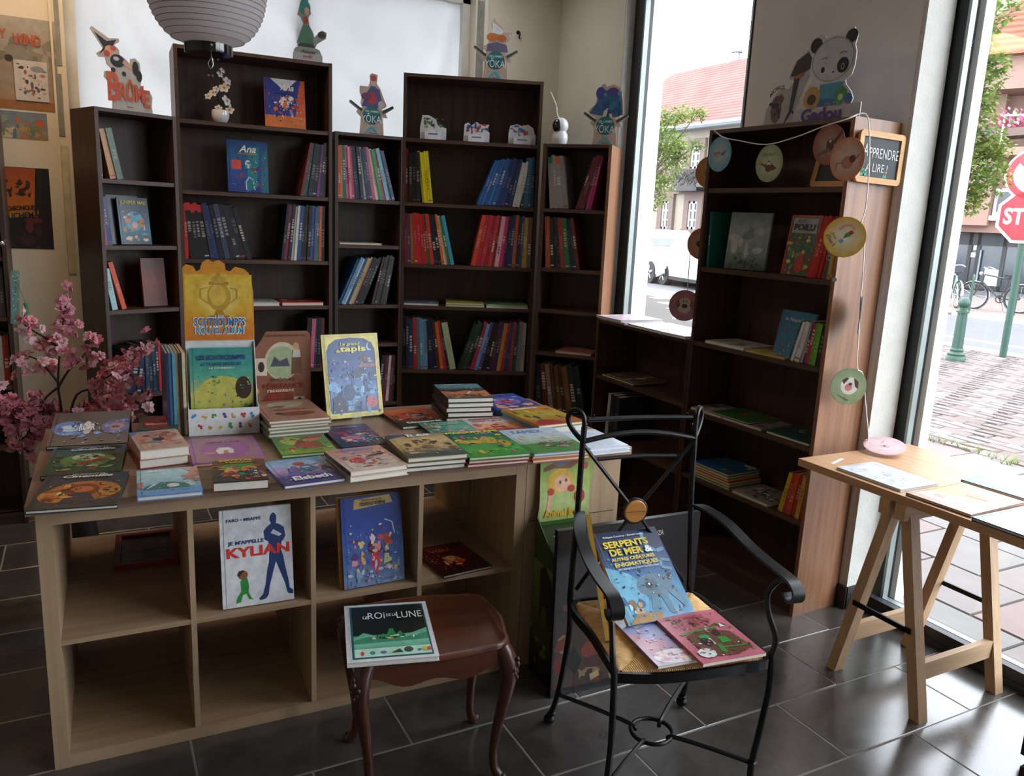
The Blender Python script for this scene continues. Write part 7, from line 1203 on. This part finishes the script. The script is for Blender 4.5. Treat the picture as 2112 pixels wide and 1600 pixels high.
BR = [
 ([root, bp_(127, 850), bp_(120, 800), bp_(122, 740), bp_(128, 690), bp_(133, 640), bp_(145, 612)], [(140, 622), (130, 635), (150, 650), (143, 640), (135, 655), (138, 680), (150, 690), (140, 670), (145, 605), (128, 700)], .02),
 ([bp_(121, 790), bp_(100, 765), bp_(80, 745), bp_(55, 735)], [(45, 730), (58, 735), (70, 755), (50, 745), (80, 760), (62, 762), (38, 738), (95, 760)], .03),
 ([bp_(125, 720), bp_(100, 700), bp_(75, 685), bp_(50, 668)], [(45, 660), (60, 672), (75, 668), (55, 690), (85, 700), (100, 705), (112, 700), (92, 712), (66, 665)], -.02),
 ([bp_(120, 800), bp_(140, 765), bp_(165, 740), bp_(190, 705)], [(185, 700), (195, 708), (175, 712), (150, 738), (165, 745), (160, 752), (140, 735), (128, 722), (210, 735), (200, 730)], -.05),
 ([root, bp_(150, 830), bp_(190, 795), bp_(230, 765), bp_(262, 730), bp_(300, 690)], [(305, 690), (290, 712), (265, 712), (270, 725), (240, 740), (250, 748), (225, 765), (205, 778), (215, 790), (245, 775), (260, 735), (280, 722), (230, 752), (190, 790)], -.12),
 ([bp_(235, 765), bp_(270, 770), bp_(290, 790), bp_(295, 815)], [(280, 788), (290, 800), (275, 775), (292, 815), (285, 825), (255, 790), (240, 800), (225, 805)], -.14),
 ([root, bp_(90, 850), bp_(50, 840), bp_(15, 830)], [(10, 825), (25, 838), (40, 845), (15, 850), (30, 860), (50, 850), (62, 842), (75, 855), (5, 805), (45, 870), (58, 875), (12, 870), (70, 880), (88, 868)], .04),
 ([root, bp_(80, 880), bp_(50, 900), bp_(25, 915)], [(45, 895), (60, 905), (35, 910), (75, 890), (55, 920), (30, 898), (15, 890), (85, 895), (90, 880), (68, 925), (20, 912)], -.04),
 ([root, bp_(160, 850), bp_(200, 835), bp_(250, 845)], [(180, 840), (195, 832), (210, 845), (225, 850), (240, 855), (165, 845), (150, 855), (200, 860), (215, 830), (250, 850), (262, 845), (235, 838), (175, 860), (140, 865), (190, 850)], -.10),
 ([bp_(118, 800), bp_(95, 820), bp_(78, 850)], [(90, 815), (78, 820), (85, 832), (100, 845), (110, 850), (105, 835), (118, 858), (70, 832)], .0)]
rnd = random.Random(12)
def bloom_mesh(mat, s):
    m = MB(); r_ = random.Random(s)
    for ring_, (n_, l, tl) in enumerate(((5, .017, 20), (5, .013, 48))):
        for k in range(n_):
            a = 72 * k + 36 * ring_ + r_.uniform(-8, 8); M = Rz(a) @ Rx(tl + r_.uniform(-10, 10)); l2 = l * r_.uniform(.85, 1.15)
            m.poly([tuple(M @ Vector(q)) for q in ((0, 0, 0), (-l2 * .38, l2 * .5, .002), (-l2 * .22, l2 * .95, .0), (0, l2 * .86, .001), (l2 * .22, l2 * .95, .0), (l2 * .38, l2 * .5, .002))])
    return m.mesh('blossom', mat)
BM = [bloom_mesh(m, i) for i, m in enumerate((BL1, BL2, BL3, BL1, BL2))]
LM = MB().poly([(0, 0, 0), (-.009, .015, .002), (-.006, .032, 0), (0, .042, -.002), (.006, .032, 0), (.009, .015, .002)]).mesh('leaf', LFM)
nb = 0
for P, fl_, dy in BR:
    P = [P[0]] + [q + Vector((0, dy * (i / len(P)), 0)) for i, q in enumerate(P[1:], 1)]
    MB().tube(smooth_path(P, 4), [.005 - .003 * i / (4 * (len(P) - 1)) for i in range(4 * (len(P) - 1) + 1)], 6).build('branch', TW, cp, smooth=True)
    for u, v in fl_:
        c = bp_(u, v) + Vector((0, dy, 0))
        for k in range(3 if (u * v) % 3 else 2):
            q = c + Vector((rnd.gauss(0, .016), rnd.gauss(0, .018), rnd.gauss(0, .016)))
            put('blossom', BM[rnd.randrange(5)], cp, Tm(*q) @ Rz(rnd.uniform(0, 360)) @ Rx(rnd.uniform(20, 130)) @ Matrix.Scale(rnd.uniform(1.25, 1.8), 4)); nb += 1
        if rnd.random() < .3: put('leaf', LM, cp, Tm(*c) @ Rz(rnd.uniform(0, 360)) @ Rx(rnd.uniform(-60, 40)) @ Matrix.Scale(rnd.uniform(.7, 1.2), 4))
dense = MB(); 
for u, v, r_ in ((40, 860, .06), (75, 865, .05), (15, 840, .05), (215, 840, .06), (190, 850, .05), (240, 850, .04), (50, 905, .05), (110, 855, .04), (225, 775, .04), (250, 755, .03)):
    c = bp_(u, v) + Vector((0, .02, 0))
    for _ in range(30):
        q = c + Vector((rnd.gauss(0, r_ * .6), rnd.gauss(0, .03), rnd.gauss(0, r_ * .5))); s = rnd.choice(BM); M = Tm(*q) @ Rz(rnd.uniform(0, 360)) @ Rx(rnd.uniform(20, 130)) @ Matrix.Scale(rnd.uniform(1.2, 1.7), 4); b = len(dense.v)
        dense.v += [M @ v_.co for v_ in s.vertices]
        for f in s.polygons: dense.F([b + i for i in f.vertices])
tag(dense.build('blossom_filling', BL2, cp), kind='stuff')
# ------------------------------------------------------------------ posters on the wall left of the covered window
def poster(label, x0, z1, x1, z0, art, texts=(), y=YB - .0015, th=.0012):
    o = thing('poster', label, 'poster', Tm(x0, y, z0) @ Rx(90)); w_, h_ = x1 - x0, z1 - z0
    q = MB(); q.ink('#a89a84').box(0, 0, -.0005, w_, h_, 0).build('sheet', INKM, o); q = MB(); picture(q, w_, h_, art, .0002); q.build('poster_print', INKM, o)
    if texts:
        q = MB()
        for T in texts: add_text(q, *T[:5], .0045, T[5], **(T[6] if len(T) > 6 else {}))
        q.build('lettering', INKM, o)
def wp(u, v): q = on_y(u, v, YB); return q.x, q.z
x1, z1 = wp(112, 45); x0 = -.52; _, z0 = wp(110, 232)
poster('tall pale poster with orange title beside the covered window', x0, z1, x1, z0, [('grad', ['#9a7450', '#8a8070', '#8c8478', '#9a948a']), ('r', 0, 0, 1, .10, '#8a5a34'), ('sc', 111, 26, ['#7c766c', '#948c80', '#6a645c'], (.4, .5, .98, .75), .1), ('e', .5, .45, .06, .09, '#8a7a68'), ('e', .53, .55, .04, .04, '#2c2624')], [('WIND', .315, .33, .12, .052, '#a8502c', {'bold': .03, 'arc': .01}), ('Y', .215, .35, .03, .045, '#a8502c', {'bold': .03})])
a = wp(27, 122); b = wp(102, 212); poster('white sheet of small character stickers stuck over the pale poster', a[0], a[1], b[0], b[1], [('bg', '#b4b0aa'), ('sc', 112, 34, ['#5a5054', '#8a4a3c', '#6a6a70', '#9a6a5a', '#3a3438', '#b89a8a'], (.1, .08, .92, .9), .07), ('e', .7, .8, .2, .08, '#7a7c80')], y=YB - .007)
a = wp(18, 228); b = wp(100, 290); poster('blurred blue and orange postcard sheet under the pale poster', a[0] - .06, a[1], b[0], b[1], [('grad', ['#8a7a50', '#7a8088', '#6a7a88']), ('sc', 113, 34, ['#b08a3a', '#a86a44', '#5a6a80', '#8a8a80', '#b8b090', '#6a7a5a'], (.05, .05, .9, .7), .1), ('e', .85, .6, .09, .12, '#b85a34')])
a = wp(27, 344); b = wp(112, 514); poster('black and orange bat poster on the beige wall', a[0] - .14, a[1], b[0], b[1], [('bg', '#141214'), ('grad', ['#b86a1c', '#a85a18', '#9a4416'], (0, .40, .80, .995)), ('p', [(.80, .995), (.82, .995), (.74, .42), (.72, .36), (.80, .5)], '#141214'), ('p', [(0, .40), (.74, .48), (.74, .42), (0, .33)], '#b07a20'), ('sc', 114, 14, ['#3a1c10', '#2c1610'], (.3, .65, .72, .92), .05), ('e', .72, .36, .14, .04, '#5a1c24'), ('e', .65, .27, .06, .07, '#5a2428'), ('sc', 115, 10, ['#3a1a20', '#241418', '#4a2024'], (.3, .02, .8, .3), .09)], [('CHRONIQUES DES', .185, .205, .17, .028, '#1c1412', {'bold': .04, 'rot': 6}), ('CAUCHEMARS', .165, .168, .22, .03, '#1c1412', {'bold': .04, 'rot': 6})])
# bookmark with green tassel on the left bookcase
bm = thing('bookmark', 'long patterned bookmark with green tassel on the left bookcase', 'bookmark', Tm(-.335, 4.418, 1.03))
q = MB(); q.ink('#6a8a84').box(0, 0, -.03, .035, .002, .22).build('card', INKM, bm, Ry(4)); q = MB(); r = random.Random(3)
for k in range(26): x, z_ = r.uniform(.004, .03), r.uniform(-.02, .2); q.ink(r.choice(['#c8d0cc', '#3a6a64', '#a8b8b4'])).box(x, -.0006, z_, x + .005, 0, z_ + .006)
q.build('pattern', INKM, bm, Ry(4)); MB().ink('#2c7a4a').lathe([(.003, .0), (.009, -.005), (.011, -.07)], 8, (.065, 0, .07)).tube([(.018, 0, .22), (.065, 0, .07)], .001, 4).build('tassel', INKM, bm)
# price rail clips on the left bookcase edge
for v in (344, 502):
    q = on_y(10 if v < 400 else 25, v, 4.43); tag(MB().ball((0, 0, 0), .012, 8, 6).tube([(0, 0, 0), (.015, -.005, .015)], .004, 5).build('shelf_clip', CHR, None, Tm(-.345, 4.418, q.z)), '%s metal clip on the edge of the left bookcase' % ('upper' if v < 400 else 'lower'), 'clip')
